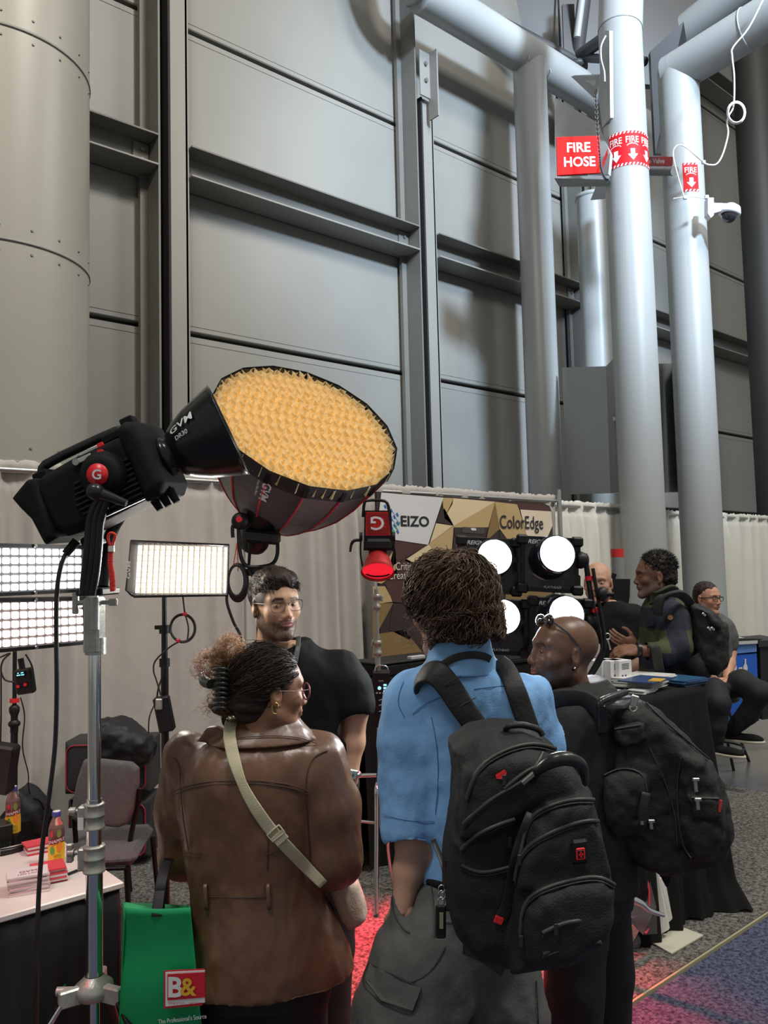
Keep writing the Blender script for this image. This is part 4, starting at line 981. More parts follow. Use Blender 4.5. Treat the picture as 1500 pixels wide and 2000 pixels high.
def best_ang(px, py, t_):
    bst = None
    for a in np.linspace(0, 2*pi, 361):
        p = rib(a, t_)-CAM; z = np.dot(F3, p); x = 750+FPX*np.dot(R3, p)/z; y = 1000-FPX*np.dot(U3, p)/z
        if z > D2+.6: continue
        e = (x-px)**2+(y-py)**2
        if bst is None or e < bst[0]: bst = (e, a, z)
    return bst[1]
def best2(px, py):
    bst = None
    for t_ in np.linspace(.1, .6, 26):
        for a in np.linspace(0, 2*pi, 241):
            r = rib(a, t_); p = r-CAM; z = np.dot(F3, p); x = 750+FPX*np.dot(R3, p)/z; y = 1000-FPX*np.dot(U3, p)/z; e = (x-px)**2+(y-py)**2+(400*(z-D2+.1) if z > D2-.0 else 0)
            if bst is None or e < bst[0]: bst = (e, a, t_)
    return bst[1], bst[2]
a_g, t_g = best2(516, 960)
sgn = 1
dirs = 1 if np.dot(rib(a_g+.1, t_g)-rib(a_g, t_g), R3) > 0 else -1
def bendp(x, y): return rib(a_g+dirs*y/(Rd*.9), t_g+x/Ld, 1.014)
# choose direction so the word runs down the panel as in the photo
p0 = rib(a_g, t_g); p1 = rib(a_g+.1, t_g)
text_mb(t, 'GVM', (0, 0, 0), (1, 0, 0), (0, 1, 0), .034, 0, .02, fit=.115, bend=lambda x, y: bendp(x, y))
ps.part('lettering', t, prw); t = MB(); text_mb(t, 'Great Video Maker', (0, 0, 0), (1, 0, 0), (0, 1, 0), .010, 0, .005, fit=.10, bend=lambda x, y: bendp(x, y-.034))
ps.part('lettering', t, prw)
# lamp head behind the softbox, yoke, stand
bk = ctr-n2*Ld
lh = Thing('studio_light', 'black lamp head and U-shaped yoke behind the large round softbox', 'light', P(510, 1110, D2))
bk = P(506, 1020, D2+.05); n3 = nrm(n2*1.0+U3*.4)
lh.part('body', MB().lathe(bk-n3*.14, n3, [(0, 0), (.055, .005), (.066, .03), (.070, .12), (.085, .17), (.09, .24)], 24), blk)
lh.part('tail_plate', MB().box(P(512, 1048, D2+.02), (.075, .028, .06), [nrm(R3-U3*.1), U3, F3], bev=.012), blk)
lh.part('yoke', MB().tube(catmull([P(466, 1018, D2-.05), P(467, 1060, D2-.05), P(472, 1092, D2-.05), P(484, 1106, D2-.05), P(510, 1107, D2-.05), P(532, 1101, D2), P(541, 1085, D2+.02), P(542, 1060, D2+.02), P(540, 1035, D2+.02)], 6), .0085, 10), blkm)
lh.part('pivot_knob', MB().lathe(P(469, 1018, D2-.07), -F3, [(.036, -.03), (.038, 0), (.028, .02), (0, .022)], 20), blk)
lh.part('knob_face', MB().cyl(P(467, 1014, D2-.09), P(467, 1014, D2-.096), .013, n=16), redp)
lh.part('lock_lever', MB().tube(catmull([P(467, 1026, D2-.07), P(456, 1026, D2-.07), P(454, 1036, D2-.07), P(455, 1050, D2-.07)], 4), .008, 8), blk)
lh.part('power_lead', MB().tube(catmull([P(490, 1060, D2), P(488, 1075, D2), P(486, 1104, D2)], 4), [.012, .008, .006], 8), blk)
lh.part('stand_bracket', MB().box(P(504, 1118, D2-.02), (.03, .02, .02), [R3, U3, F3], bev=.005), blk)
lh.part('bracket_knob', MB().tube([P(484, 1110, D2-.04), P(490, 1124, D2-.04)], .010, 8), blk)
s4 = blackstand('black stand under the large round softbox, behind the man in black T-shirt', 507, 1125, D2, segs=(1290, 1450))
cl = Thing('cable_coil', 'thick coiled black cable hung beside the round softbox by a red cord', 'cable', P(462, 1170, D2-.05))
for k in range(5): cl.part('loop', MB().tube([P(462+k*.6+(16+k*.9)*math.cos(t), 1134+(30+k*1.6)*math.sin(t)+k, D2-.06+k*.010) for t in np.linspace(0, 2*pi, 28)[:-1]], .006, 6, closed=True), cab)
cl.part('hanging_cord', MB().tube([P(463, 1060, D2-.06), P(456, 1104, D2-.06)], .002, 5), redc)
cl.part('hanging_cord', MB().tube([P(463, 1060, D2-.06), P(465, 1116, D2-.06)], .002, 5), redc)
cl.part('lead', MB().tube(catmull([P(443, 1160, D2-.05), P(444, 1180, D2-.05), P(456, 1215, D2-.04), P(470, 1245, D2-.03), P(474, 1300, D2-.03)], 6), .0062, 6), cab)

# ---- small red light on chrome stand
MBS[0] = 1.42; D3 = 4.3; S3 = D3/FPX
rl = Thing('red_spotlight', 'small red-sided spotlight with glowing red reflector pointing down at us', 'light', P(738, 1130, D3))
q3 = lambda x, y, o=0: P(x, y, D3+o)
rl.part('body', MB().prism([q3(712, 997), q3(764, 997), q3(768, 1075), q3(710, 1075)], F3*.09), blk)
rl.part('handle', MB().tube(chaikin([q3(709, 1010, .02), q3(711, 982, .02), q3(716, 977, .02), q3(750, 977, .02), q3(758, 984, .02), q3(762, 1010, .02)], False), .006, 8), blkm)
rl.part('side_panel', MB().prism([q3(715, 1000, -.004), q3(758, 1000, -.004), q3(763, 1046, -.004), q3(714, 1046, -.004)], F3*.006), mat('lamp_red', (.55, .012, .012), .4))
hm_ = MB()
for i in range(14):
    for j in range(12):
        x = 717+i*3.3+(j % 2)*1.6; y = 1003+j*3.6
        if (x-738)**2/15**2+(y-1022)**2/15**2 < 1: continue
        if x < 760: hm_.box(q3(x, y, -.005), (.0014, .0016, .001), [R3, U3, F3])
rl.part('mesh_holes', hm_, blkm, kind='stuff')
t = MB(); text_mb(t, 'G', q3(737, 1022, -.008), -R3, -U3, .050, .0, .01, fit=.050, bend=None); rl.part('lettering', t, prw)
for o in t.v[:0]: pass
rl.part('front_collar', MB().box(q3(739, 1063, .03), (.050, .022, .045), [R3, U3, F3], bev=.010), blk)
dn = nrm(-U3*.80-F3*.60)
rc = q3(738, 1085, .02)
rl.part('neck', MB().lathe(q3(738, 1070, .05), dn, [(.034, 0), (.036, .03), (.034, .05)], 24), blk)
rfm = mat('reflector_red_lit', (.55, .03, .03), .35, .4)  # the lamp's red light is put into the reflector colour
rl.part('reflector', MB().lathe(rc, dn, [(.030, -.01), (.038, .0), (.050, .03), (.058, .06), (.0615, .075), (.063, .076), (.0605, .0745), (.055, .055), (.045, .03), (.03, .0)], 36), rfm)
rl.part('lens', MB().lathe(rc, dn, [(.058, .066), (.04, .062), (0, .060)], 30), mat('red_glow', (.9, .02, .03), .5, emit=(1, .018, .04), estr=.75))
rl.part('led_chip', MB().ball(rc+dn*.094+U3*.040, (.018, .010, .008), 14, R=[R3, nrm(U3+F3*.5), F3]), mat('red_hot', (1, .4, .4), .5, emit=(1, .30, .26), estr=2.2))
rl.part('yoke', MB().tube(catmull([q3(706, 1048), q3(704, 1070), q3(706, 1095), q3(714, 1120), q3(738, 1126), q3(762, 1120), q3(768, 1095), q3(770, 1048)], 5), .0035, 8), blkm)
for x in (705, 769): rl.part('pivot_knob', MB().cyl(q3(x, 1048, 0)-R3*.008, q3(x, 1048, 0)+R3*.008, .016, n=16), blk)
rl.part('lock_lever', MB().tube(catmull([q3(704, 1055), q3(692, 1056), q3(686, 1064), q3(684, 1078)], 4), [.006, .006, .004], 8), blk)
lamp('red_lamp_beam', 'SPOT', tuple(rc+dn*.13), tuple(PZ(760, 2000, 0)), 850, (1, .05, .08), .05, spot=76, blend=.6)
s5 = Thing('c_stand', 'chrome C-stand with grip joints under the small red spotlight', 'stand', PZ(745, 1790, 0))
bb5 = P(743, 1500, D3+.02)[:2]; X5 = lambda z, dx=0, dd=0: np.array([bb5[0], bb5[1], z])+RH*dx+FH*dd; z5 = lambda py: PY(742, py, bb5[1])[2]
s5.part('pin', MB().cyl(X5(z5(1152)), X5(z5(1128)), .005, n=12), chrome)
s5.part('upper_tube', MB().cyl(X5(z5(1260)), X5(z5(1150)), .008, n=16), castal)
s5.part('lower_tube', MB().cyl(X5(.35), X5(z5(1240)), .0105, n=16), castal)
for (p0, p1) in ((1160, 1190), (1250, 1280)):
    s5.part('collar', MB().lathe(X5(z5(p1)), ZZ, [(.012, 0), (.016, .003), (.016, .015), (.013, .018), (.013, (z5(p0)-z5(p1))/1.42-.018), (.016, (z5(p0)-z5(p1))/1.42-.015), (.016, (z5(p0)-z5(p1))/1.42-.003), (.012, (z5(p0)-z5(p1))/1.42)], 20), castal)
s5.part('wing_knob', MB().box(X5(z5(1168), .028), (.006, .006, .012), [RH, FH, ZZ], bev=.003), castal)
s5.part('wing_knob', MB().tube(catmull([X5(z5(1258)), X5(z5(1250), -.022), X5(z5(1262), -.032)], 4), .0045, 8), castal)
for k in range(3):
    a = [2.9, 4.6, .7][k]; dv = RH*math.cos(a)+FH*math.sin(a)
    s5.part('leg', MB().tube(catmull([X5(.62)+dv*.02, X5(.60)+dv*.16, X5(.50)+dv*.19, X5(.03)+dv*.30], 5), .009, 10), chrome)
s5.part('grip_arm', MB().tube([P(686, 1602, D3+.05), P(762, 1610, D3)], .0065, 10), chrome)
s5.part('grip_head', MB().cyl(P(762, 1602, D3), P(762, 1624, D3), .014, n=16), castal)
s5.part('hook', MB().tube(catmull([P(762, 1624, D3), P(758, 1650, D3), P(762, 1690, D3), P(769, 1732, D3)], 4), .007, 8), chrome)
# ballast box on the stand
bl = Thing('lamp_controller', 'tall black lamp ballast with blue-lit screen and chrome handle behind the C-stand', 'controller', P(745, 1420, D3+.05))
bA = [R3, U3, F3]
bl.part('case', MB().box(P(745, 1364, D3+.05), (.032, .105, .028), bA, bev=.005), blk)
bl.part('handle', MB().tube(chaikin([P(734, 1318, D3+.04), P(733, 1304, D3+.04), P(738, 1300, D3+.04), P(752, 1300, D3+.04), P(758, 1305, D3+.04), P(757, 1318, D3+.04)], False), .0035, 8), chrome)
bl.part('screen', MB().box(P(745, 1343, D3+.012), (.021, .016, .002), bA), mat('screen_dark', (.01, .015, .02), .1))
sc_ = MB(); sc_.ball(P(741, 1344, D3+.006), (.007, .007, .001), 14, R=bA)
for k in range(3): sc_.box(P(752, 1338+k*6, D3+.006), (.006, .0035, .0008), bA)
bl.part('screen_digits', sc_, mat('screen_cyan', (.3, .8, 1), .5, emit=(.35, .8, .9), estr=1.0))
for k in range(4): bl.part('button', MB().box(P(736+k*6, 1353.5, D3+.008), (.003, .0022, .001), bA), prw)
for y in (1366, 1376, 1388): bl.part('dial_mark', MB().tube([P(740, y+2, D3+.008), P(746, y, D3+.008), P(750, y-2, D3+.008)], .0012, 5), prw)
bl.part('power_button', MB().cyl(P(748, 1400, D3+.012), P(748, 1400, D3+.004), .008, n=16), mat('button_blue', (.2, .5, .9), .4, emit=(.4, .75, 1), estr=.9))
t = MB(); text_mb(t, 'GVM', P(744, 1330, D3+.008), R3, U3, .006, .0, .0, fit=.018); bl.part('lettering', t, prw)
bl.part('lead', MB().tube(catmull([P(742, 1420, D3+.04), P(745, 1440, D3+.04), P(752, 1458, D3+.06)], 4), .005, 6), cab)
single('hanging_cable', MB().tube(catmull([P(760, 1455, D3+.08), P(742, 1480, D3+.1), P(736, 1510, D3+.1), P(748, 1560, D3+.1), P(756, 1600, D3+.1)], 6), .004, 6), cab, 'slack black cable beside the C-stand, behind the blue shirt', 'cable', P(745, 1600, D3+.1))

MBS[0] = 1.0
# ---- banner with faceted gold pattern
YB = 5.08
def bp(px, py, o=0): return PY(px, py, YB-o)
bn = Thing('banner', 'tall gold and bronze faceted fabric banner with EIZO and ColorEdge lettering', 'banner', (bp(900, 1300)[0], YB, 0))
def cm(n, c): return mat('banner_'+n, c, .45, 0, .06, 1.5)
g1, g2, g3, g4, g5, g6 = cm('tan', (.47, .33, .15)), cm('pale', (.66, .52, .32)), cm('dark', (.035, .022, .018)), cm('maroon', (.075, .03, .025)), cm('white', (.62, .61, .60)), cm('bronze', (.22, .14, .05))
zc0 = .02
L0 = bp(755, 1000)[0]; 
TLp, TRp, BRp, BLp = (745, 963), (1078, 985), (1078, 1560), (726, 1560)
back = [bp(*p) for p in ((736, 960), (1060, 983), (1073, 988), (1078, 1000))]; back += [np.array([back[-1][0], YB, .05]), np.array([back[0][0], YB, .05])]
bn.part('backing', MB().prism(back, np.array([0, .03, 0])), g3)
fac = [([(864, 972), (886, 973), (868, 1012)], g1), ([(886, 973), (967, 980), (886, 1027), (868, 1012), (884, 985)], g2), ([(886, 1027), (967, 980), (955, 1030), (886, 1030)], g1), ([(967, 980), (976, 1033), (955, 1052), (948, 1052)], g6), ([(967, 980), (1010, 985), (1016, 995), (976, 1035)], g1), ([(976, 1035), (1016, 995), (1030, 1052), (990, 1052)], g1), ([(1009, 983), (1060, 985), (1074, 992), (1077, 999), (1014, 995)], g4), ([(1014, 995), (1077, 999), (1079, 1027), (1068, 1052), (1030, 1052)], cm('cream', (.72, .60, .46))), ([(1079, 1027), (1079, 1055), (1068, 1052)], g3),
       ([(860, 997), (868, 993), (886, 1026), (852, 1020)], g3), ([(852, 1022), (886, 1027), (886, 1026), (840, 1060)], g2), ([(838, 1062), (886, 1027), (882, 1080), (852, 1082)], g1), ([(886, 1030), (955, 1030), (950, 1052), (890, 1052)], g3), ([(976, 1033), (990, 1052), (976, 1055)], g3), ([(772, 1056), (838, 1063), (790, 1090), (760, 1110)], g4), ([(838, 1063), (852, 1082), (850, 1120), (790, 1095)], g2), ([(728, 1136), (772, 1070), (775, 1120), (745, 1140)], g1), ([(728, 1145), (752, 1145), (768, 1175), (730, 1180)], g1), ([(752, 1140), (790, 1090), (850, 1120), (830, 1180), (768, 1178)], g4), ([(728, 1178), (768, 1178), (740, 1230), (728, 1240)], g6), ([(768, 1176), (830, 1180), (800, 1250), (760, 1230)], g3), ([(728, 1240), (790, 1230), (830, 1280), (728, 1290)], g6), ([(886, 1052), (990, 1052), (980, 1300), (870, 1300)], g3), ([(990, 1052), (1078, 1055), (1078, 1300), (985, 1300)], g6)]
for pl_, m in fac: bn.part('facet', MB().prism([bp(*p, .004) for p in pl_], np.array([0, .003, 0])), m)
bn.part('white_panel', MB().prism([bp(*p, .008) for p in ((745, 962), (866, 972), (836, 1064), (735, 1049))], np.array([0, .003, 0])), g5)
exb = np.array([1., 0, 0])
t = MB(); text_mb(t, 'EIZO', bp(811, 1018, .012), exb, ZZ, .085, 0, .025, fit=.33); bn.part('lettering', t, mat('ink_black', (.015, .015, .02), .5))
bw = bp(1060, 1023, .012)[0]-bp(978, 1023, .012)[0]
t = MB(); text_mb(t, 'ColorEdge', bp(1020, 1024, .012), exb, ZZ, .125, 0, .005, fit=bw*1.03); bn.part('lettering', t, mat('ink_black', (.015, .015, .02), .5))
t = MB(); text_mb(t, 'Critical', bp(773, 1106, .012), exb, ZZ, .065, 0, .0, center=False, fit=.23); bn.part('lettering', t, mat('ink_cream', (.6, .55, .48), .5)); t = MB(); text_mb(t, 'Creative', bp(758, 1124, .012), exb, ZZ, .065, 0, .0, center=False, fit=.3); bn.part('lettering', t, mat('ink_cream', (.6, .55, .48), .5))
lb, lg = MB(), MB()
for i in range(5):
    for j in range(5):
        c = bp(765, 1014, .012)+exb*(i-2)*.022*1.5+ZZ*((j-2)*.024*1.5-(i-2)*.016)
        (lb if (i+j) % 2 == 0 else lg).add([c+exb*.016+ZZ*-.008, c+ZZ*.018, c-exb*.016+ZZ*.008, c-ZZ*.018], [(0, 1, 2, 3)])
bn.part('logo_diamonds', lb, mat('logo_blue', (.03, .12, .42), .5)); bn.part('logo_checks', lg, mat('logo_pale', (.55, .62, .75), .5))
bn.part('logo_edge', MB().prism([bp(*p, .011) for p in ((766, 1038), (780, 1018), (782, 1022), (769, 1044))], np.array([0, .002, 0])), mat('logo_green', (.05, .30, .12), .5))
t = MB(); t.prism([bp(*p, .008) for p in ((905, 1029), (948, 1032), (945, 1043), (902, 1040))], np.array([0, .002, 0])); bn.part('printed_monitor', t, mat('ink_grey', (.06, .055, .055), .4))
bn.part('printed_mark', MB().prism([bp(*p, .012) for p in ((919, 1033), (922, 1031), (930, 1032), (930, 1036), (922, 1036))], np.array([0, .001, 0])), g5)

# ---- four-lamp rig
DR = 3.5
rg = Thing('lamp_rig_frame', 'black U-shaped yoke frame and rolling stand holding four round lamps', 'stand', PZ(1190, 1830, 0))
def flathead(cx, cy, D, wpx, hpx, label, lcx, lcy, lr, ry, tag_=True):
    s_ = D/FPX; ex = nrm(R3*1+F3*.25*0+U3*.0); fr_ = [nrm(R3-U3*.05), U3, F3]
    th = Thing('round_lamp', label, 'light', P(cx, cy+hpx/2, D), 'four round lamps in the square rig')
    A = np.array(fr_); c0 = P(cx, cy, D)
    g = lambda x, y, o=0: c0+A[0]*x*wpx*s_/2+A[1]*y*hpx*s_/2+F3*o
    pts = [(-.82, 1), (.82, 1), (1, .82), (1, .2), (.94, .12), (.94, -.3), (1, -.36), (1, -.82), (.82, -1), (-.82, -1), (-1, -.82), (-1, .82)]
    th.part('back_plate', MB().prism([g(*p) for p in pts], F3*.05), blk2)
    th.part('fascia', MB().prism([g(x*.80, y*.84, -.006) for x, y in pts], F3*.006), mat('brushed_black', (.045, .045, .05), .45, .4, .3, 60))
    for (x, y) in ((-.88, .88), (.88, .88), (.88, -.88), (-.88, -.88)):
        th.part('corner_bumper', MB().box(g(x, y, -.006), (wpx*s_*.09, hpx*s_*.09, .018), A, bev=.008), blk)
    lc = P(lcx, lcy, D-.10); ax_ = nrm(-F3+R3*.12+U3*.22); r = lr*s_
    th.part('barrel', MB().lathe(lc+(-ax_)*.13, ax_, [(r*1.22, 0), (r*1.24, .02), (r*1.12, .05), (r*1.12, .11), (r*1.06, .135), (r*1.0, .137)], 40), mat('barrel_black', (.01, .012, .018), .15, .2))
    th.part('lens', MB().lathe(lc+ax_*.0, ax_, [(r*1.0, 0), (r*1.0, .004), (r*.6, .010), (0, .012)], 40), mat('lamp_lens', (1, 1, 1), .5, emit=(.95, 1, 1), estr=5.0))
    bz = lc-ax_*.12
    th.part('mount_ring', MB().lathe(bz-ax_*.012, ax_, [(r*1.30, 0), (r*1.34, .006), (r*1.30, .012), (r*1.0, .013)], 36), mat('ring_grey', (.45, .44, .42), .4, .3))
    for (dx, dy, m) in ((-.95, -.85, redp), (.9, -1.0, mat('ring_grey', (.45, .44, .42), .4, .3))):
        e = bz+R3*dx*r*1.2+U3*dy*r*1.2; th.part('mount_tab', MB().prism([e+R3*.018*math.cos(a)+U3*.015*math.sin(a)-F3*.015 for a in np.linspace(0, 2*pi, 7)[:-1]], F3*.012), m)
    t = MB(); text_mb(t, 'REIGN', g(-.42, .82, -.0125), A[0], A[1], .017, 0, .015, fit=.075, center=True, shear=.25); th.part('lettering', t, prw); t = MB(); text_mb(t, 'FLATHEAD', g(.08, -.80, -.0125), A[0], A[1], .010, 0, .01, fit=.075, shear=.25)
    th.part('lettering', t, prw)
    return th
flathead(954, 1105, DR+.02, 122, 108, 'upper left round lamp of the four-lamp square rig', 966, 1088, 33, 0)
flathead(1073, 1103, DR, 122, 108, 'upper right round lamp of the four-lamp square rig', 1088, 1082, 34, 0)
flathead(972, 1225, DR+.02, 122, 108, 'lower left round lamp of the four-lamp square rig', 983, 1205, 32, 0)
flathead(1094, 1223, DR, 122, 108, 'lower right round lamp of the four-lamp square rig', 1106, 1200, 34, 0)
for (x, y) in ((1013, 1080), (1013, 1108), (1027, 1200), (1027, 1232)): rg.part('link_knob', MB().cyl(P(x, y-9, DR-.02), P(x, y+9, DR-.02), .014, n=14), blk)
for (x, y) in ((1135, 1094), (1152, 1215)): rg.part('pivot_disc', MB().lathe(P(x, y, DR), nrm(R3), [(0, -.02), (.035, -.02), (.038, 0), (.03, .02), (.02, .03), (0, .03)], 20), blk)
rg.part('yoke_arm', MB().tube(catmull([P(1142, 1082, DR), P(1152, 1150, DR), P(1164, 1215, DR), P(1176, 1250, DR), P(1176, 1275, DR), P(1160, 1305, DR), P(1130, 1345, DR), P(1060, 1370, DR)], 6), .012, 12), blk2)
rg.part('outer_arm', MB().tube(catmull([P(1158, 1110, DR-.02), P(1170, 1180, DR-.02), P(1180, 1240, DR-.02), P(1178, 1280, DR-.02), P(1150, 1330, DR-.02)], 6), .008, 10), blk2)
for y in (1129, 1191): rg.part('red_band', MB().cyl(P(1150+(y-1129)*.17, y-4, DR-.005), P(1151+(y-1129)*.17, y+4, DR-.005), .0165, n=14), redp)
rg.part('knob', MB().lathe(P(1166, 1160, DR-.02), nrm(R3-F3*.3), [(.018, 0), (.03, .01), (.034, .03), (.02, .04), (.01, .05), (.01, .07)], 18), blk)
rg.part('knob_tail', MB().tube([P(1172, 1162, DR-.04), P(1190, 1160, DR-.04)], [.012, .010], 10), blk)
rg.part('cable', MB().tube(catmull([P(1160, 1180, DR-.04), P(1172, 1230, DR-.04), P(1176, 1262, DR-.04), P(1166, 1285, DR-.04), P(1158, 1300, DR-.04)], 5), .003, 6), cab)
rgb = P(1085, 1400, DR+.03)
rg.part('column', MB().cyl((rgb[0], rgb[1], .28), (rgb[0], rgb[1], P(1085, 1370, DR)[2]), .02, n=16), blkm)
cst = PZ(1240, 1800, .12)
for k, e in enumerate((PZ(1238, 1812, .10), PZ(960, 1760, .10), PZ(1080, 1650, .10))):
    top_ = np.array([rgb[0], rgb[1], .30]); dv = nrm(e-top_)
    rg.part('leg', MB().tube([top_, e+ZZ*.04], .016, 10), chrome)
    rg.part('caster_fork', MB().prism([e+RH*x+ZZ*z-FH*.02 for x, z in ((-.02, .06), (.035, .05), (.02, 0), (-.01, -.05), (-.045, -.05), (-.03, .0))], FH*.03), chrome)
    rg.part('caster_wheel', MB().lathe(e+ZZ*-.055-RH*.02-FH*.016, FH, [(0, 0), (.02, .0), (.045, .004), (.047, .016), (.045, .028), (0, .032)], 20), mat('wheel_grey', (.12, .12, .12), .6))
rg.part('pedal', MB().tube(catmull([P(1225, 1752, 3.5), P(1250, 1764, 3.5), P(1268, 1778, 3.5), P(1297, 1788, 3.5)], 5), [.02, .018, .012, .009], 8), chrome)

lamp('softbox_beam', 'AREA', tuple(P(352, 1112, D1-.05)), tuple(P(420, 1150, 1.0)), 5, (1, .95, .86), .3, .16)
lamp('rig_beam', 'AREA', tuple(P(1030, 1145, DR-.25)), tuple(P(900, 1150, 1.0)), 22, (.95, .98, 1), .35, .35)
# ================================================================== people: tools
def proj(V):
    q = np.asarray(V)-CAM; z = q@F3; return np.stack([750+FPX*(q@R3)/z, 1000-FPX*(q@U3)/z, z], -1)
class Surf:
    """finds the camera-side surface of built geometry at a pixel, for laying seams, zips and straps on it"""
    def __init__(s, V, rad=6): s.V = V; s.p = proj(V); s.rad = rad
    def at(s, px, py, off=.002, rad=None):
        r = rad or s.rad
        for k in (1, 2, 4, 8):
            m = (np.abs(s.p[:, 0]-px) < r*k) & (np.abs(s.p[:, 1]-py) < r*k)
            if m.any():
                z = s.p[m, 2]; zz = np.sort(z)[:max(1, min(6, len(z)//4))].mean(); return P(px, py, zz-off)
        return P(px, py, np.median(s.p[:, 2]))
    def path(s, pts, off=.002, n=4):
        q = catmull([np.array((a, b, 0.)) for a, b in pts], n); return smooth_path([s.at(a[0], a[1], off) for a in q], 2)
def smooth_path(p, it=1):
    p = [np.array(x) for x in p]
    for _ in range(it): p = [p[0]]+[(p[i-1]+2*p[i]+p[i+1])/4 for i in range(1, len(p)-1)]+[p[-1]]
    return p
def face_axes(yaw, pitch=0, roll=0):
    """rows: r, f, u ; yaw 0 faces the camera, +90 faces image right"""
    y = math.radians(yaw); f = -FH*math.cos(y)+RH*math.sin(y); u = ZZ.copy(); r = np.cross(f, u)
    p = math.radians(pitch); f, u = f*math.cos(p)+u*math.sin(p), u*math.cos(p)-f*math.sin(p)
    q = math.radians(roll); r, u = r*math.cos(q)+u*math.sin(q), u*math.cos(q)-r*math.sin(q)
    return np.array([r, f, u])
def toworld(V, O, A): return np.asarray(O)+np.asarray(V)@np.array(A)
def head_mesh(O, A, skin, h=.003, k=1.0, brow=(.03, .02, .015), lip=(.45, .18, .15), beard=None, beard_amt=0, stache=True, shave=None, female=False, neck_dir=None, neck_r=.055, jaw=1.0, neck_len=.22, smile=0, under=None):
    s = SDF([-.11, -.16, -.24], [.11, .15, .15], h)
    s.v[:] = .5
    s.ell((0, -.018, .045), (.0755, .098, .085), k=.02)
    s.ell((0, .012, .018), (.068, .082, .085), k=.03)
    s.ell((0, .030, -.045), (.056*jaw, .058, .062), k=.03)
    s.cap((.052*jaw, -.005, -.055), (.014, .070, -.098), .020, .018, k=.025); s.cap((-.052*jaw, -.005, -.055), (-.014, .070, -.098), .020, .018, k=.025)
    s.ell((0, .078, -.098), (.020, .016, .015), k=.02)
    for x in (-1, 1):
        s.ell((x*.043, .062, -.018), (.020, .018, .018), k=.025)
        s.cap((x*.012, .086, .034), (x*.045, .072, .032), .009, .007, k=.018)
        s.ell((x*.032, .096, .010), (.018, .014, .011), k=.014, mode='sub')
        s.ell((x*.031, .078, .009), (.0145, .0105, .0095), k=.006)
        s.ell((x*.011, .097, -.030), (.0085, .010, .0075), k=.008)
    s.cap((0, .084, .022), (0, .106, -.024), .0075, .0105, k=.012)
    s.ell((0, .0865, -.053), (.026, .010, .016), k=.014)
    s.ell((0, .0935, -.0520), (.020, .007, .0045), k=.004); s.ell((0, .0915, -.0620), (.018, .008, .0055), k=.004)
    s.cap((-.022, .098, -.0565), (.022, .098, -.0565), .0022, k=.003, mode='sub')
    for x in (-.0055, .0055): s.ell((x*1.8, .100, -.0385), (.004, .006, .003), k=.002, mode='sub')
    for x in (-1, 1):
        R = np.array([[math.cos(.35*x), math.sin(.35*x)*-1, 0], [math.sin(.35*x), math.cos(.35*x), 0], [0, 0, 1.]])
        s.ell((x*.079, -.012, -.002), (.0085, .018, .032), R=R, k=.006)
        s.ell((x*.088, -.008, .004), (.006, .010, .018), k=.004, mode='sub')
        s.ell((x*.080, -.004, -.030), (.006, .009, .009), k=.006)
    nd = np.array(neck_dir if neck_dir is not None else (0, -.015, -1.)); n0 = np.array((0, -.022, -.055)); n1 = n0+nrm(nd)*neck_len
    s.cap(n0, n1, neck_r*.95, neck_r*1.06, k=.03)
    V, Fq = s.nets(); V = relax(V, Fq, 1); x, y, z = V.T; C = np.tile(np.array(skin, float), (len(V), 1))
    C *= (1+.10*fbm(V*55, 2))[:, None]
    def mix(mask, c): C[:] = C*(1-mask[:, None])+np.array(c)*mask[:, None]
    sm = lambda a, b, t: np.clip((t-a)/(b-a), 0, 1)**2*(3-2*np.clip((t-a)/(b-a), 0, 1))
    red = np.exp(-((np.abs(x)-.04)**2+(z+.03)**2)/.0006)*(y > .03)*.18+np.exp(-((x**2)+(z+.025)**2)/.0003)*(y > .09)*.25
    mix(red, np.array(skin)*[1.15, .75, .7])
    if under is not None: mix(sm(-.04, -.11, z)*.3*(y > -.02), under)
    if beard is not None:
        nz = .5+.5*vnoise(V*260)
        m = sm(-.035, -.06, z-.30*(np.abs(x)-.035).clip(0, 1)*0+.0*x)*sm(-.02, .012, y)
        side = sm(.03, .05, np.abs(x))*sm(.0, -.03, z)*sm(-.012, .0, y)*sm(.055, .035, y)
        m = np.maximum(m*(z > -.135), side)
        mo = (np.abs(x) < .030)*sm(-.040, -.045, z)*sm(-.058, -.052, z)*(y > .07)
        if stache: m = np.maximum(m, mo)
        m *= 1-np.exp(-((x/.02)**2+((z+.057)/.009)**2)**2)*(y > .08)
        m *= sm(-.150, -.115, z); mix(m*beard_amt*(.65+.35*nz), beard)
    br = sm(.010, .016, np.abs(x))*sm(.052, .044, np.abs(x))*np.exp(-((z-.0325-.06*(np.abs(x)-.015)+.9*(np.maximum(np.abs(x)-.038, 0)))/.0042)**2)*(y > .045)
    mix(np.clip(br*1.3, 0, .95), brow)
    lid = np.exp(-(((np.abs(x)-.031)/.016)**2+((z-.0165)/.0022)**2))*(y > .06); mix(np.clip(lid*.8, 0, .8), np.array(brow)*1.5+.01)
    lp = (((x/.0235)**2+((z+.0565)/.0095)**2) < 1)*(y > .082); mix(lp*.75, lip)
    ml = (np.abs(x) < .021)*np.exp(-((z+.0567)/.0014)**2)*(y > .080); mix(ml*.8, np.array(lip)*.25)
    if shave is not None: mix(shave[1]*np.maximum(sm(-.004, .012, z)*sm(.058, .044, y-.30*(z-.02)), sm(.068, .078, z-.2*(.09-y))), shave[0])
    return [toworld(V*k, O, A), Fq, C]
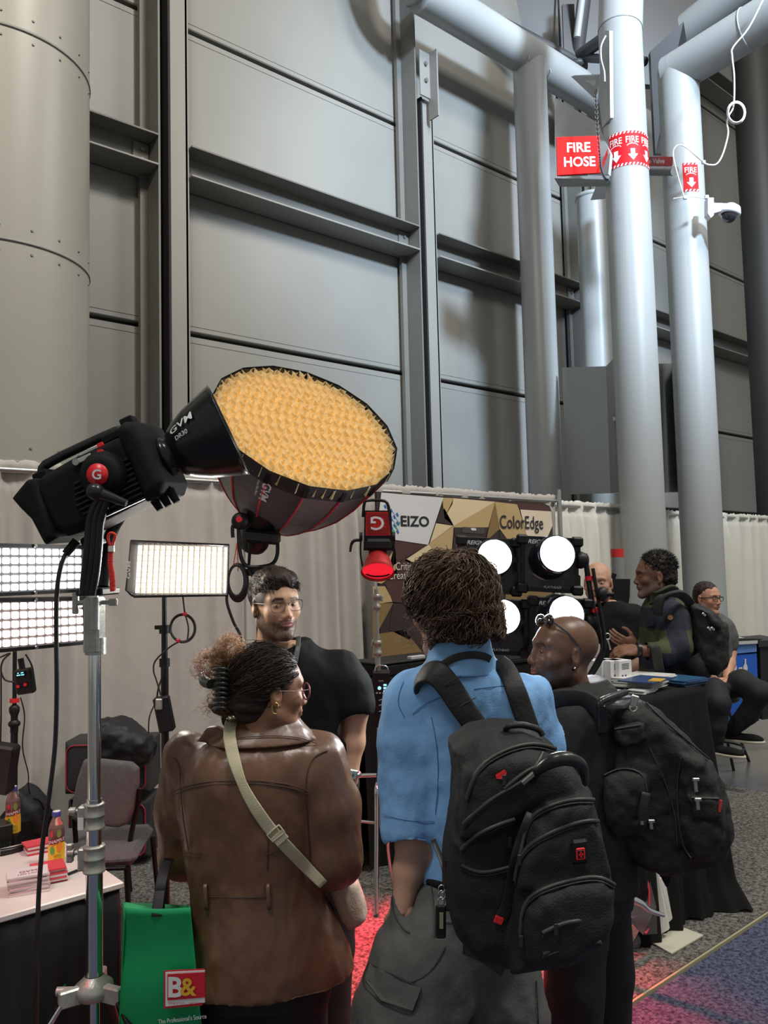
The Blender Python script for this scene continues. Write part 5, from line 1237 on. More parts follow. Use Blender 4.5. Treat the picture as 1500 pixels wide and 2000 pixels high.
def eyes(th, O, A, k, look=(0, 0), iris=(.05, .03, .02)):
    ew = mat('eye_white', (.62, .60, .57), .25); ir = mat('iris_%d' % int(iris[0]*1000), iris, .15)
    for x in (-1, 1):
        c = np.array((x*.031, .0762, .0085))
        b = MB().ball(toworld(c*k, O, A), np.array((.0135, .0125, .0068))*k, 16, R=np.array([A[0], A[1], A[2]]))
        e = th.part('eye', b, ew)
        pc_ = np.array((x*.031+look[0], .0885-abs(look[0])*.25, .0085+look[1]))
        th.part('iris', MB().ball(toworld(pc_*k, O, A), np.array((.0052, .0012, .0052))*k, 12, R=np.array(A)), ir, parent=e)
def skinmat(name, rough=.5):
    m = mat(name, (.5, .3, .2), rough, attr=True, bump=.05, bscale=300, spec=.35)
    m.node_tree.nodes['Principled BSDF'].inputs['Subsurface Weight'].default_value = .0
    return m
SK = skinmat('skin')
SKd = skinmat('skin_satin', .35)
hair_m = mat('hair_strands', (.1, .05, .03), .55, attr=True, spec=.22)
def garment(fr, lo, hi, h, build, wr=None, seed=0, rel=1, band=None):
    """lo, hi: pixel corners (x0,y0,dz0),(x1,y1,dz1)"""
    L = fr.L; a = L(lo[0], lo[1], 0); b = L(hi[0], hi[1], 0); mn = np.minimum(a, b); mx = np.maximum(a, b); mn[2] = lo[2]*fr.K; mx[2] = hi[2]*fr.K
    s = SDF(mn, mx, h, fr.K); build(s, L); V, Fq = s.nets(); V = relax(V, Fq, rel)
    if wr:
        N = vnormals(V, Fq)
        for (amp, fx, fy, fz) in wr: 
            n = fbm(V*np.array((fx, fy, fz))+seed, 3); V = V+N*(amp*n)[:, None]
    return [fr.W(V), Fq, None]
def colour(part, c): part[2] = np.tile(np.array(c, float), (len(part[0]), 1)); return part
def strands(O, A, roots, flow, n_seg=9, step=.012, curl=(0.0, 60), rad=.0012, col=((.05, .03, .02), (.12, .07, .04)), rng=None, k=1.0, taper=True, out=.0, shape=None):
    """roots (n,3) head-local; flow(p, t)->direction; vectorised tubes of three sides"""
    rng = rng or np.random.RandomState(1); n = len(roots); p = roots.copy(); pts = [p.copy()]; ph = rng.rand(n)*6.28; fq = curl[1]*(.7+.6*rng.rand(n))
    st = step*(.7+.6*rng.rand(n))
    for i in range(n_seg-1):
        d = flow(p, i/n_seg, rng); d /= np.linalg.norm(d, axis=1)[:, None]+1e-9; p = p+d*st[:, None]
        if shape is not None: p = shape(p)
        pts.append(p.copy())
    Pn = np.stack(pts, 1); T = np.gradient(Pn, axis=1); T /= np.linalg.norm(T, axis=2)[:, :, None]+1e-9
    up = np.array((.3, .5, .8)); U = np.cross(T, up); U /= np.linalg.norm(U, axis=2)[:, :, None]+1e-9; Wd = np.cross(T, U)
    s = np.arange(n_seg)[None]*st[:, None]; amp = curl[0]*np.minimum(1, np.arange(n_seg)[None]/3)
    Pn = Pn+U*(amp*np.cos(s*fq[:, None]+ph[:, None]))[..., None]+Wd*(amp*np.sin(s*fq[:, None]+ph[:, None]))[..., None]
    r = rad*(.6+.8*rng.rand(n))[:, None]*np.linspace(1, .25 if taper else .8, n_seg)[None]
    V = []
    for q in range(3): a = 2*pi*q/3; V.append(Pn+U*(r*math.cos(a))[..., None]+Wd*(r*math.sin(a))[..., None])
    V = np.stack(V, 2).reshape(-1, 3); b = (np.arange(n)[:, None]*n_seg+np.arange(n_seg-1)[None]).reshape(-1)
    Fq = np.concatenate([np.stack([b*3+q, b*3+(q+1) % 3, (b+1)*3+(q+1) % 3, (b+1)*3+q], 1) for q in range(3)])
    t = rng.rand(n)**1.5; c = np.array(col[0])[None]*(1-t[:, None])+np.array(col[1])[None]*t[:, None]; C = np.repeat(c, n_seg*3, 0)
    return [toworld(V*k, O, A), Fq, C]
def hair_cap(O, A, ells, subs, h=.004, amp=.006, freq=(30, 30, 30), col=(.03, .02, .015), k=1.0, seed=0, col2=None, lo=(-.13, -.17, -.16), hi=(.13, .14, .19)):
    s = SDF(lo, hi, h)
    for e in ells: s.ell(e[0], e[1], k=.02)
    for e in subs: s.ell(e[0], e[1], k=.006, mode='sub')
    V, Fq = s.nets(); V = relax(V, Fq, 1); N = vnormals(V, Fq); n = fbm(V*np.array(freq)+seed, 3); V = V+N*(amp*n)[:, None]
    c2 = np.array(col2 if col2 is not None else np.array(col)*1.8); t = np.clip(.5+n*.8, 0, 1)[:, None]
    C = np.array(col)*(1-t)+c2*t; return [toworld(V*k, O, A), Fq, C]
def fib(n, rng, lo=-1, hi=1):
    u = rng.uniform(lo, hi, n); a = rng.uniform(0, 2*pi, n); r = np.sqrt(1-u*u); return np.stack([r*np.cos(a), r*np.sin(a), u], 1)
def hand(parts, wrist, palm_dir, out_n, thumb_side, size=1.0, curl=.5, skin=(.5, .3, .2), h=.0035, spread=.0):
    """palm_dir: wrist to knuckles; out_n: back of the hand normal; thumb_side: unit vector"""
    d = nrm(palm_dir); n = nrm(out_n-d*np.dot(out_n, d)); t = np.cross(d, n); t = t if np.dot(t, thumb_side) > 0 else -t
    A = np.array([t, d, n]); s = SDF([-.07, -.04, -.10], [.08, .20, .05], h)
    s.cap((0, -.03, 0), (0, .01, 0), .024, .026, k=.01, flat=((0, 0, 1), .75))
    s.ell((.0, .045, 0), (.040, .048, .015), k=.02); s.ell((.022, .03, -.008), (.018, .03, .014), k=.015)
    L4 = (.085, .092, .086, .070)
    for i, (x, L_) in enumerate(zip((.028, .010, -.010, -.028), L4)):
        p = np.array((x, .082-abs(x)*.15, .0)); ang = 0.15; r = .0088-.0006*(i == 3)
        for j, f in enumerate((.46, .30, .24)):
            ang += curl*(.8, 1.1, .8)[j]; q = p+np.array((spread*x*.5, math.cos(ang), -math.sin(ang)))*L_*f
            s.cap(p, q, r, r*.92, k=.004); p = q; r *= .92
    p = np.array((.030, .02, -.008)); q = p+np.array((.028, .028, -.010)); r_ = q+np.array((.010, .026, -.012)); u_ = r_+np.array((-.002, .022, -.008))
    s.cap(p, q, .014, .0115, k=.012); s.cap(q, r_, .0115, .0098, k=.004); s.cap(r_, u_, .0098, .0085, k=.004)
    V, Fq = s.nets(); C = np.tile(np.array(skin, float), (len(V), 1))*(1+.08*fbm(V*60, 2))[:, None]
    parts.append([toworld(V*size, wrist, A), Fq, C])
def person(label, px, D, group=None):
    b = P(px, 1500, D); return Thing('person', label, 'person', (b[0], b[1], 0))
def shoe(th, pos, dr, m, sole, L_=.27):
    dr = nrm(dr); sd_ = np.cross(dr, ZZ); A = [sd_, dr, ZZ]; s = SDF([-.08, -.12, -.03], [.08, .22, .14], .006)
    s.ell((0, .10, .03), (.046, .10, .035), k=.03); s.ell((0, -.02, .04), (.038, .07, .05), k=.03); s.cap((0, -.03, .05), (0, -.02, .10), .038, .042, k=.02); s.cut((0, 0, .012), (0, 0, -1))
    V, Fq = s.nets(); th.part('shoe', np_mesh('shoe', [(toworld(V, pos, A), Fq, None)], th.base), m)
    s = SDF([-.08, -.12, -.03], [.08, .24, .05], .006); s.ell((0, .10, .012), (.052, .11, .05), k=.02); s.ell((0, -.02, .012), (.042, .075, .05), k=.03); s.cut((0, 0, .020), (0, 0, 1)); s.cut((0, 0, 0), (0, 0, -1))
    V, Fq = s.nets(); th.part('sole', np_mesh('sole', [(toworld(V, pos, A), Fq, None)], th.base), sole)
# ================================================================== the woman in the brown jacket
rng = np.random.RandomState(11)
D = 2.32; KW = 1.16; wm = person('woman in brown leather jacket with clipped-up curly hair, seen from behind', 500, D)
fr = Fr(515, 1600, D, K=KW); s_ = fr.s; L = fr.L
def px2m(v): return v*s_
def rows(R, L=L): return [(L(x, y, dz), hw, hd) for (x, y, hw, hd, dz) in R]
leather = mat('brown_leather', (.120, .058, .031), .40, 0, .16, 5, .12, 22, spec=.5, coat=.05)
def jk(s, L):
    s.stack(rows([(522, 1408, .058, .055, .02), (518, 1424, .085, .07, .02), (508, 1440, .130, .09, .01), (500, 1462, .165, .108, 0), (495, 1500, .178, .125, 0), (492, 1560, .172, .13, 0), (492, 1630, .162, .125, 0), (496, 1700, .157, .12, 0), (505, 1750, .160, .125, 0), (516, 1800, .185, .14, 0), (520, 1850, .202, .15, 0), (520, 1897, .217, .16, 0)]), k=.02, yaw=.12)
    s.chain([L(366, 1478, .01), L(352, 1580, .02), L(356, 1672, .04)], [.060, .056, .054], k=.03)
    s.cap(L(356, 1672, .04), L(372, 1640, .26), .052, .042, k=.02)
    s.chain([L(618, 1484, .01), L(640, 1580, 0.0), L(652, 1678, -.01)], [.074, .078, .072], k=.035)
    s.cap(L(652, 1678, -.01), L(640, 1640, .22), .070, .050, k=.02)
jacket = garment(fr, (290, 1395, -.25), (730, 1905, .34), .0062, jk, wr=[(.0065, 8, 4, 8), (.0045, 20, 9, 20)], seed=3)
def torso_skin(s, L):
    s.stack(rows([(525, 1420, .05, .05, .02), (505, 1460, .13, .08, .01), (500, 1600, .13, .09, .01), (505, 1850, .14, .10, .01)]), k=.02)
    s.chain([L(366, 1478, .01), L(352, 1580, .02), L(356, 1672, .04), L(372, 1640, .24), L(376, 1632, .30)], [.05, .042, .038, .03, .025], k=.02)
    s.chain([L(618, 1484, .01), L(640, 1580, 0.0), L(652, 1678, -.01), L(640, 1640, .22), L(636, 1630, .28)], [.05, .045, .04, .03, .025], k=.02)
skw = (.30, .145, .075)
ts = colour(garment(fr, (310, 1400, -.2), (710, 1870, .34), .012, torso_skin), skw)
Ah = face_axes(118, -4, 3); Oh = P(528, 1354, D)
body = [head_mesh(Oh, Ah, skw, h=.0032, k=.98, brow=(.02, .012, .01), lip=(.33, .10, .08), neck_dir=(0, -.12, -1), jaw=.94, neck_r=.048), ts]
wm.part('body', np_mesh('body', body, wm.base), SK)
wm.part('jacket', np_mesh('jacket', [jacket], wm.base), leather)
S = Surf(jacket[0])
seam = mat('seam_brown', (.06, .026, .015), .5)
for pts in ([(338, 1546), (362, 1536), (400, 1528), (470, 1524), (530, 1527), (575, 1535), (602, 1546)], [(340, 1552), (364, 1542), (400, 1534), (470, 1530), (530, 1533), (575, 1541), (601, 1552)], [(404, 1751), (460, 1753), (520, 1752)], [(356, 1664), (372, 1668), (392, 1668)], [(520, 1668), (560, 1660)], [(528, 1600), (524, 1650), (522, 1700)]):
    wm.part('seam', MB().tube(S.path(pts, .0015), .0014, 6), seam)
wm.part('arm_seam', MB().tube(S.path([(640, 1466), (614, 1478), (600, 1510), (598, 1560), (602, 1620), (606, 1680)], .001), .0018, 6), seam)
wm.part('arm_seam', MB().tube(S.path([(340, 1480), (350, 1500), (352, 1540), (358, 1600), (368, 1660)], .001), .0018, 6), seam)
for x in (400, 523):
    p0, p1 = S.at(x, 1730, .010), S.at(x+2, 1776, .010); wm.part('belt_loop', MB().ribbon([p0+FH*.012, p0, (p0+p1)/2, p1, p1+FH*.012], RH, .010, .003, smooth=1), leather)
# fold-over collar with lapel point
def clr(s, L):
    s.stack(rows([(527, 1398, .060, .060, .015), (524, 1408, .068, .066, .01), (520, 1422, .100, .085, .0), (512, 1436, .140, .100, -.005), (505, 1447, .158, .108, -.01)]), k=.004, yaw=.12)
    s.stack(rows([(529, 1394, .050, .050, .015), (524, 1412, .056, .055, .01), (520, 1432, .090, .075, .0), (512, 1452, .14, .090, -.00)]), k=.004, mode='sub', yaw=.12)
    s.pillow([L(*q) for q in ((600, 1430), (640, 1448), (662, 1474), (632, 1476), (600, 1466))], -.03, .0, .004, .01)
    s.pillow([L(*q) for q in ((392, 1441), (412, 1414), (428, 1412), (445, 1420), (440, 1446))], -.05, -.02, .006, .01)
cl_ = garment(fr, (370, 1385, -.2), (680, 1485, .2), .0042, clr, wr=[(.002, 20, 20, 20)])
wm.part('collar', np_mesh('collar', [cl_], wm.base), leather)
S2 = Surf(np.concatenate([jacket[0], cl_[0]]))
wm.part('collar_stitching', MB().tube(S2.path([(440, 1441), (480, 1440), (530, 1437), (580, 1440), (620, 1452)], .001), .0013, 6), seam)
# trousers
tro = mat('black_trousers', (.008, .008, .009), .8)
def pw(s, L):
    s.stack(rows([(515, 1860, .15, .11, 0), (515, 1940, .155, .12, 0)]), k=.02)
    s.chain([L(460, 1920, 0), L(455, 2100, .02), L(450, 2250, .03)], [.09, .065, .05], k=.03); s.chain([L(570, 1920, 0), L(585, 2100, -.03), L(590, 2250, -.05)], [.09, .065, .05], k=.03)
wm.part('trousers', np_mesh('trousers', [garment(fr, (350, 1850, -.25), (700, 2380, .25), .011, pw)], wm.base), tro)
for q in ((450, 2230, .03), (590, 2230, -.05)): p = fr.W(L(*q)); shoe(wm, (p[0], p[1], .014), FH+RH*.3, tro, blk)
# hair
HC = ((.012, .008, .006), (.10, .055, .03))
cap_ = hair_cap(Oh, Ah, [((0, -.022, .048), (.083, .108, .092)), ((0, -.06, .0), (.068, .07, .085))], [((0, .100, -.03), (.125, .105, .12)), ((.075, .012, -.045), (.035, .035, .05)), ((-.075, .012, -.045), (.035, .035, .05)), ((0, -.02, -.15), (.09, .10, .07))], amp=.004, freq=(25, 12, 60), col=HC[0], col2=(.05, .03, .02), k=.98)
n = 1500; u = fib(n, rng, -.55, 1); rt = np.array((0, -.022, .048))+u*np.array((.080, .104, .089)); ok = (rt[:, 1] < .065+rt[:, 2]*.12) & ~((rt[:, 1] > .01) & (rt[:, 2] < .02)); rt = rt[ok]
bun = np.array((0.0, -.118, .012))
def fl(p, t, r):
    d = bun-p; d = d+np.array((0, 0, .25))*np.linalg.norm(d, axis=1)[:, None]*(1-t)*.3
    nn = (p-np.array((0, -.022, .048)))/np.array((.08, .104, .089))**2; nn /= np.linalg.norm(nn, axis=1)[:, None]; d = d-nn*(d*nn).sum(1)[:, None]; return d/np.linalg.norm(d, axis=1)[:, None]+r.normal(0, .16, p.shape)
def shp(p):
    q = (p-np.array((0, -.022, .048)))/np.array((.084, .109, .094)); l = np.linalg.norm(q, axis=1); return np.array((0, -.022, .048))+q/l[:, None]*np.array((.084, .109, .094))*np.maximum(l, 1.0)[:, None]
h1 = strands(Oh, Ah, rt, fl, 12, .0125, (.0015, 160), .0016, ((.008, .006, .005), (.085, .05, .032)), rng, .98, shape=shp)
wm.part('hair', np_mesh('hair', [cap_, h1], wm.base), hair_m)
# bun: curled lock mass on the back of the head held by a claw clip
Db = D-.03
def blob(px, py, r, n, c1, c2, L_=10, st=.010, curl=(.010, 190), rad=.0011, dz=0, flat=1):
    r = np.array(r)*.95; c = P(px, py, Db+dz); u = fib(n, rng); base = u*np.array(r)*.55; A0 = np.array([R3, U3, F3])
    return strands(c, A0, base, lambda p, t, r_: p/np.linalg.norm(p, axis=1)[:, None]*.5+np.cross(p, [0, 0, 1])/np.linalg.norm(p, axis=1)[:, None]*.6+r_.normal(0, .35, p.shape), L_, st*max(r)/.04*.5, curl, rad, (c1, c2), rng)
dk1, br1, gd = (.02, .012, .008), (.22, .12, .05), (.50, .32, .14)
bs = SDF([-.10, -.16, -.08], [.10, .12, .08], .005); A0 = np.array([R3, U3, F3])
bs.ell((0, 0, 0), (.040, .075, .045), k=.02); bs.ell((-.006, -.065, 0), (.045, .035, .04), k=.02); bs.ell((.025, -.02, .02), (.06, .07, .05), k=.02)
V, Fq = bs.nets(); N = vnormals(V, Fq); nn_ = fbm(V*np.array((18, 60, 18)), 3); V = V+N*(.006*nn_)[:, None]; tt_ = np.clip(.4+nn_*.7, 0, 1)[:, None]
bunm = [toworld(V, P(446, 1332, Db+.02), A0), Fq, np.array(dk1)*(1-tt_)+np.array((.12, .07, .035))*tt_]
parts_ = [bunm, blob(432, 1285, (.030, .030, .025), 150, br1, gd), blob(462, 1300, (.030, .028, .02), 120, br1, gd), blob(448, 1330, (.035, .05, .03), 160, dk1, br1), blob(455, 1380, (.04, .025, .03), 140, dk1, (.35, .22, .09)), blob(405, 1300, (.036, .048, .02), 190, (.50, .26, .16), (.80, .54, .38), curl=(.012, 150), rad=.0009), blob(452, 1262, (.042, .030, .02), 190, (.50, .26, .14), (.80, .54, .34), curl=(.012, 150), rad=.0009), blob(410, 1375, (.015, .04, .02), 40, (.42, .2, .12), (.6, .4, .28), curl=(.010, 150), rad=.0007), blob(452, 1402, (.03, .015, .02), 60, (.12, .05, .04), (.3, .15, .12), rad=.0008), blob(478, 1340, (.02, .05, .02), 70, dk1, gd, curl=(.009, 200))]  # blond outer curls, tinted pink for the pink light from the left
wm.part('curly_bun', np_mesh('curly_bun', parts_, wm.base), hair_m)
clp = MB().tube(catmull([P(396, 1318, Db+.01), P(400, 1330, Db-.02), P(412, 1336, Db-.05)], 4), [.012, .016, .014], 10)
hcm2 = mat('claw_clip_black', (.025, .028, .025), .35)
hc_ = Thing('hair_claw', 'dark ribbed claw clip holding the curly bun of the woman', 'hair clip', P(430, 1390, Db-.05))
hc_.part('paddle', clp, hcm2)
for i in range(9):
    y = 1306+i*9.6; hc_.part('tooth', MB().tube(catmull([P(417, y+2, Db-.045), P(426, y-1, Db-.066), P(438, y, Db-.066), P(446, y+3, Db-.045)], 3), .0042, 8), hcm2)
# ear, earring, glasses
gold = mat('gold', (.85, .60, .22), .22, 1)
er = P(537, 1383, D-.085)
wm.part('earring', MB().tube([er+R3*x*s_+U3*y*s_ for x, y in ((1, 10), (6, 8), (6.5, 2), (6, -8), (2, -11), (-3, -10), (-5, -7), (-5.5, 3), (-4, 5))], .0021, 8), gold)
gp = mat('glasses_pink_shell', (.30, .10, .13), .25, noise=.6, nscale=60)
lc = toworld(np.array((-.033, .100, .006))*.98, Oh, Ah); lc2 = toworld(np.array((.033, .100, .006))*.98, Oh, Ah)
for c in (lc, lc2): wm.part('glasses_rim', MB().tube([c+Ah[0]*.025*math.cos(t)+Ah[2]*.023*math.sin(t) for t in np.linspace(0, 2*pi, 24)[:-1]], .0027, 8, closed=True), gp)
for x in (-1, 1): wm.part('glasses_temple', MB().tube([toworld(np.array((x*.058, .095, .012)), Oh, Ah), toworld(np.array((x*.078, .05, .010)), Oh, Ah), toworld(np.array((x*.084, -.01, .012)), Oh, Ah)], .0013, 6), mat('rose_metal', (.5, .32, .28), .3, .8))
# crossbody bag
cream = mat('cream_webbing', (.52, .47, .31), .75, 0, .05, 40, .2, 300)
cb = Thing('crossbody_bag', 'cream webbing strap and small beige pouch worn across the brown jacket', 'bag', P(680, 1810, D))
sp = S2.path([(452, 1408), (448, 1430), (452, 1462), (462, 1500), (476, 1538), (500, 1580), (530, 1622), (562, 1656), (598, 1694), (632, 1728)], .010, 5)
wv = [nrm(R3-U3*.08), nrm(R3-U3*.0), nrm(R3+U3*.25), nrm(R3+U3*.5), nrm(R3+U3*.75), nrm(R3+U3*.9), nrm(R3+U3*1.1)]
cb.part('strap', MB().ribbon([sp[0]+F3*.05]+sp, wv, [.034, .034, .034, .026, .033, .034, .034, .028], .0022), cream)
bk_ = S2.at(539, 1628, .016); bA = [nrm(R3+U3*.85), nrm(U3-R3*.85), F3]
cb.part('buckle', MB().tube([bk_+bA[0]*x+bA[1]*y for x, y in ((-.021, -.012), (.021, -.012), (.021, .012), (-.021, .012))], .0028, 8, closed=True), mat('buckle_beige', (.5, .45, .36), .4))
cb.part('strap_keeper', MB().box(bk_-bA[1]*.016+F3*.002, (.019, .014, .003), bA, bev=.001), cream)
def pou(s, L): s.pillow([L(*q) for q in ((636, 1722), (672, 1712), (700, 1722), (712, 1760), (716, 1792), (704, 1806), (684, 1816), (674, 1812), (662, 1790))], -.02, .05, .02, .01, puff=.02)
frb = Fr(675, 1765, D+.04, K=KW); pb = garment(frb, (610, 1690, -.08), (740, 1840, .12), .005, pou, wr=[(.005, 20, 9, 20)], seed=5)
cb.part('pouch', np_mesh('pouch', [pb], cb.base), mat('beige_canvas', (.42, .34, .26), .85, 0, .08, 20, .2, 120))

# ================================================================== man in black T-shirt
D = 2.9; mt = person('bearded man with glasses in black T-shirt and lanyard, facing the group', 590, D)
fr = Fr(590, 1400, D); L = fr.L; s_ = fr.s
skt = (.50, .30, .19)
Am = face_axes(31, -4, -3); Om = P(539, 1182, D)
hm = head_mesh(Om, Am, skt, h=.003, k=1.0, brow=(.015, .01, .008), lip=(.45, .16, .15), beard=(.022, .014, .011), beard_amt=.97, neck_dir=(.05, -.15, -1), neck_r=.058, jaw=1.06, shave=((.022, .014, .012), .95))
R2 = lambda R: [(L(x, y, dz), hw, hd) for (x, y, hw, hd, dz) in R]
def bt(s, L):
    s.stack(R2([(548, 1252, .06, .06, .02), (560, 1280, .11, .08, .02), (580, 1330, .15, .10, .02), (600, 1500, .14, .10, .02), (605, 1590, .15, .11, .02)]), k=.02)
    s.chain([L(668, 1306, .02), L(694, 1390, -.02), L(690, 1450, -.03), L(684, 1506, -.05)], [.05, .044, .040, .030], k=.02)
    s.cap(L(684, 1506, -.05), L(680, 1548, -.02), .030, .034, k=.01)
    s.chain([L(490, 1306, .02), L(470, 1390, .02), L(480, 1500, -.02)], [.05, .042, .032], k=.02)
bb_ = colour(garment(fr, (420, 1240, -.2), (740, 1620, .2), .007, bt), skt)
parts_ = [hm, bb_]; hand(parts_, fr.W(L(683, 1512, -.05)), -ZZ*1-RH*.15, RH*.8-FH*.4, -FH*.6-RH*.3, .95, .45, skt, .004)
hand(parts_, fr.W(L(480, 1500, -.02)), -ZZ, -RH, -FH, .95, .45, skt, .005)
mt.part('body', np_mesh('body', parts_, mt.base), SK)
eyes(mt, Om, Am, 1.0, look=(.004, -.001))
tsm = mat('black_cotton', (.006, .006, .0065), .85, spec=.2)
def tsf(s, L):
    s.stack(R2([(552, 1248, .075, .07, .02), (556, 1262, .112, .09, .02), (570, 1282, .158, .11, .02), (580, 1310, .180, .125, .02), (590, 1370, .185, .13, .02), (598, 1460, .172, .13, .02), (604, 1560, .170, .13, .02)]), k=.02, yaw=-.35)
    s.chain([L(662, 1304, .0), L(682, 1345, -.02), L(692, 1378, -.03)], [.074, .076, .078], k=.04)
    s.chain([L(498, 1304, .05), L(478, 1345, .05), L(470, 1385, .05)], [.080, .086, .088], k=.04)
    a, b = L(668, 1384, 0), L(722, 1362, 0); s.cut(a, np.array((-(b-a)[1], (b-a)[0], 0))*-1, (L(650, 1440, -.16), L(760, 1340, .14))) if False else None
    s.ell(L(548, 1246, -.02), (.070, .045, .085), k=.006, mode='sub')
    s.ell(L(700, 1420, -.03), (.082, .058, .13), k=.006, mode='sub')
tsg = garment(fr, (430, 1236, -.24), (745, 1575, .26), .0062, tsf, wr=[(.006, 6, 4, 6), (.005, 14, 8, 14)], seed=9)
mt.part('tshirt', np_mesh('tshirt', [tsg], mt.base), tsm)
St = Surf(tsg[0])
mt.part('neckband', MB().tube(St.path([(527, 1262), (534, 1278), (548, 1288), (566, 1283), (582, 1268), (590, 1252)], .001), .0045, 8), tsm)
def tp(s, L):
    s.stack(R2([(604, 1540, .165, .125, .02), (606, 1620, .175, .13, .02)]), k=.02)
    s.chain([L(565, 1620, .02), L(560, 1850, .03), L(560, 2040, .05)], [.095, .075, .06], k=.03); s.chain([L(650, 1610, .02), L(650, 1850, 0), L(650, 2040, .0)], [.095, .075, .06], k=.03)
    s.ell(L(678, 1530, -.02), (.045, .06, .05), k=.02)
mt.part('trousers', np_mesh('trousers', [garment(fr, (490, 1490, -.2), (720, 2060, .22), .010, tp, wr=[(.005, 8, 5, 8)])], mt.base), tro)
for q in ((560, 2030, .05), (650, 2030, .0)): p = fr.W(L(*q)); shoe(mt, (p[0], p[1], .014), -FH+RH*.4, tro, blk)
hk = [((0, -.020, .062), (.081, .102, .080)), ((0, .048, .095), (.062, .042, .034)), ((0, -.055, .02), (.076, .07, .08))]
hs = [((0, .116, -.020), (.074, .074, .094)), ((.09, .035, -.055), (.06, .055, .06)), ((-.09, .035, -.055), (.06, .055, .06)), ((0, -.03, -.14), (.12, .13, .09))]
cap_ = hair_cap(Om, Am, hk, hs, h=.0035, amp=.005, freq=(40, 25, 30), col=(.006, .004, .003), col2=(.035, .020, .014))
n = 1500; u = fib(n, rng, .0, 1); rt = np.array((0, -.014, .056))+u*np.array((.078, .100, .080)); ok = rt[:, 1] < .074; rt = rt[ok]
h1 = strands(Om, Am, rt, lambda p, t, r: np.array((0.15, .75, .0))+(p-np.array((0, -.01, .05)))*3.5+np.array((0, 0, -.9*t))+r.normal(0, .2, p.shape), 5, .0075, (.001, 100), .0010, ((.006, .004, .003), (.06, .035, .022)), rng)
mt.part('hair', np_mesh('hair', [cap_, h1], mt.base), hair_m)
gm = mat('wire_frame', (.08, .07, .06), .3, .8)
def specs(th, O, A, k=1.0, w_=.027, hgt=.019, m=gm, r=.0011, sq=True, lens=True, y=.103, z=.006):
    for x in (-1, 1):
        c = np.array((x*.034, y-.004, z)); pts = []
        for a in np.linspace(0, 2*pi, 25)[:-1]:
            e = .6; X = math.copysign(abs(math.cos(a))**e, math.cos(a))*w_; Z = math.copysign(abs(math.sin(a))**e, math.sin(a))*hgt
            if Z < 0: X *= .90
            pts.append(toworld((c+np.array((X, -abs(X+x*.034)*.10*0-.12*max(0, (X*x)), Z)))*k, O, A))
        rim = th.part('glasses_rim', MB().tube(pts, r, 6, closed=True), m)
        th.part('glasses_temple', MB().tube([toworld(np.array((x*(.034+w_), y-.008, z+hgt*.6))*k, O, A), toworld(np.array((x*.079, .05, z+hgt*.55))*k, O, A), toworld(np.array((x*.083, -.01, z+hgt*.4))*k, O, A)], r*1.3, 6), m)
    th.part('glasses_bridge', MB().tube([toworld(np.array((-.034+w_*.9, y-.004, z+hgt*.5))*k, O, A), toworld(np.array((0, y, z+hgt*.65))*k, O, A), toworld(np.array((.034-w_*.9, y-.004, z+hgt*.5))*k, O, A)], r, 6), m)
specs(mt, Om, Am)
lan = Thing('lanyard', 'dark grey printed lanyard hanging on the black T-shirt', 'lanyard', P(572, 1340, D-.15))
lp_ = St.path([(583, 1248), (582, 1262), (578, 1285), (574, 1315), (572, 1350), (570, 1380)], .006)
lan.part('ribbon', MB().ribbon([P(582, 1243, D-.02)]+lp_, R3, .017, .0015), mat('lanyard_grey', (.06, .06, .055), .6))
for i, (x, y) in enumerate(((581, 1268), (576, 1292), (573, 1318))): 
    t = MB(); text_mb(t, 'GVM', St.at(x, y, .010), nrm(-U3-R3*.12), nrm(R3-U3*.12), .006, 0, .0, fit=.018); lan.part('lettering', t, prw)
wt = Thing('wrist_watch', 'square silver watch with teal dial on the bare wrist of the man in black T-shirt', 'watch', P(683, 1520, D-.09))
wc = fr.W(L(684, 1508, -.05)); wx = nrm(RH*1-ZZ*.2)
wt.part('band', MB().tube([wc+wx*.034*math.cos(a)+FH*.032*math.sin(a) for a in np.linspace(0, 2*pi, 22)[:-1]], .0065, 8, closed=True), mat('steel_band', (.5, .5, .46), .3, .9))
wf = wc-FH*.036+RH*.010; wA = [nrm(R3+F3*.3-U3*.25), nrm(U3+R3*.3), nrm(F3-R3*.3)]
wt.part('case', MB().box(wf, (.017, .018, .005), wA, bev=.003), mat('steel_case', (.6, .6, .58), .25, .9)); wt.part('dial', MB().box(wf-wA[2]*.0055, (.012, .013, .001), wA), mat('teal_dial', (.25, .50, .47), .3))
wt.part('watch_hands', MB().box(wf-wA[2]*.0068, (.0008, .006, .0004), wA).box(wf-wA[2]*.0068, (.004, .0008, .0004), wA), blkm)

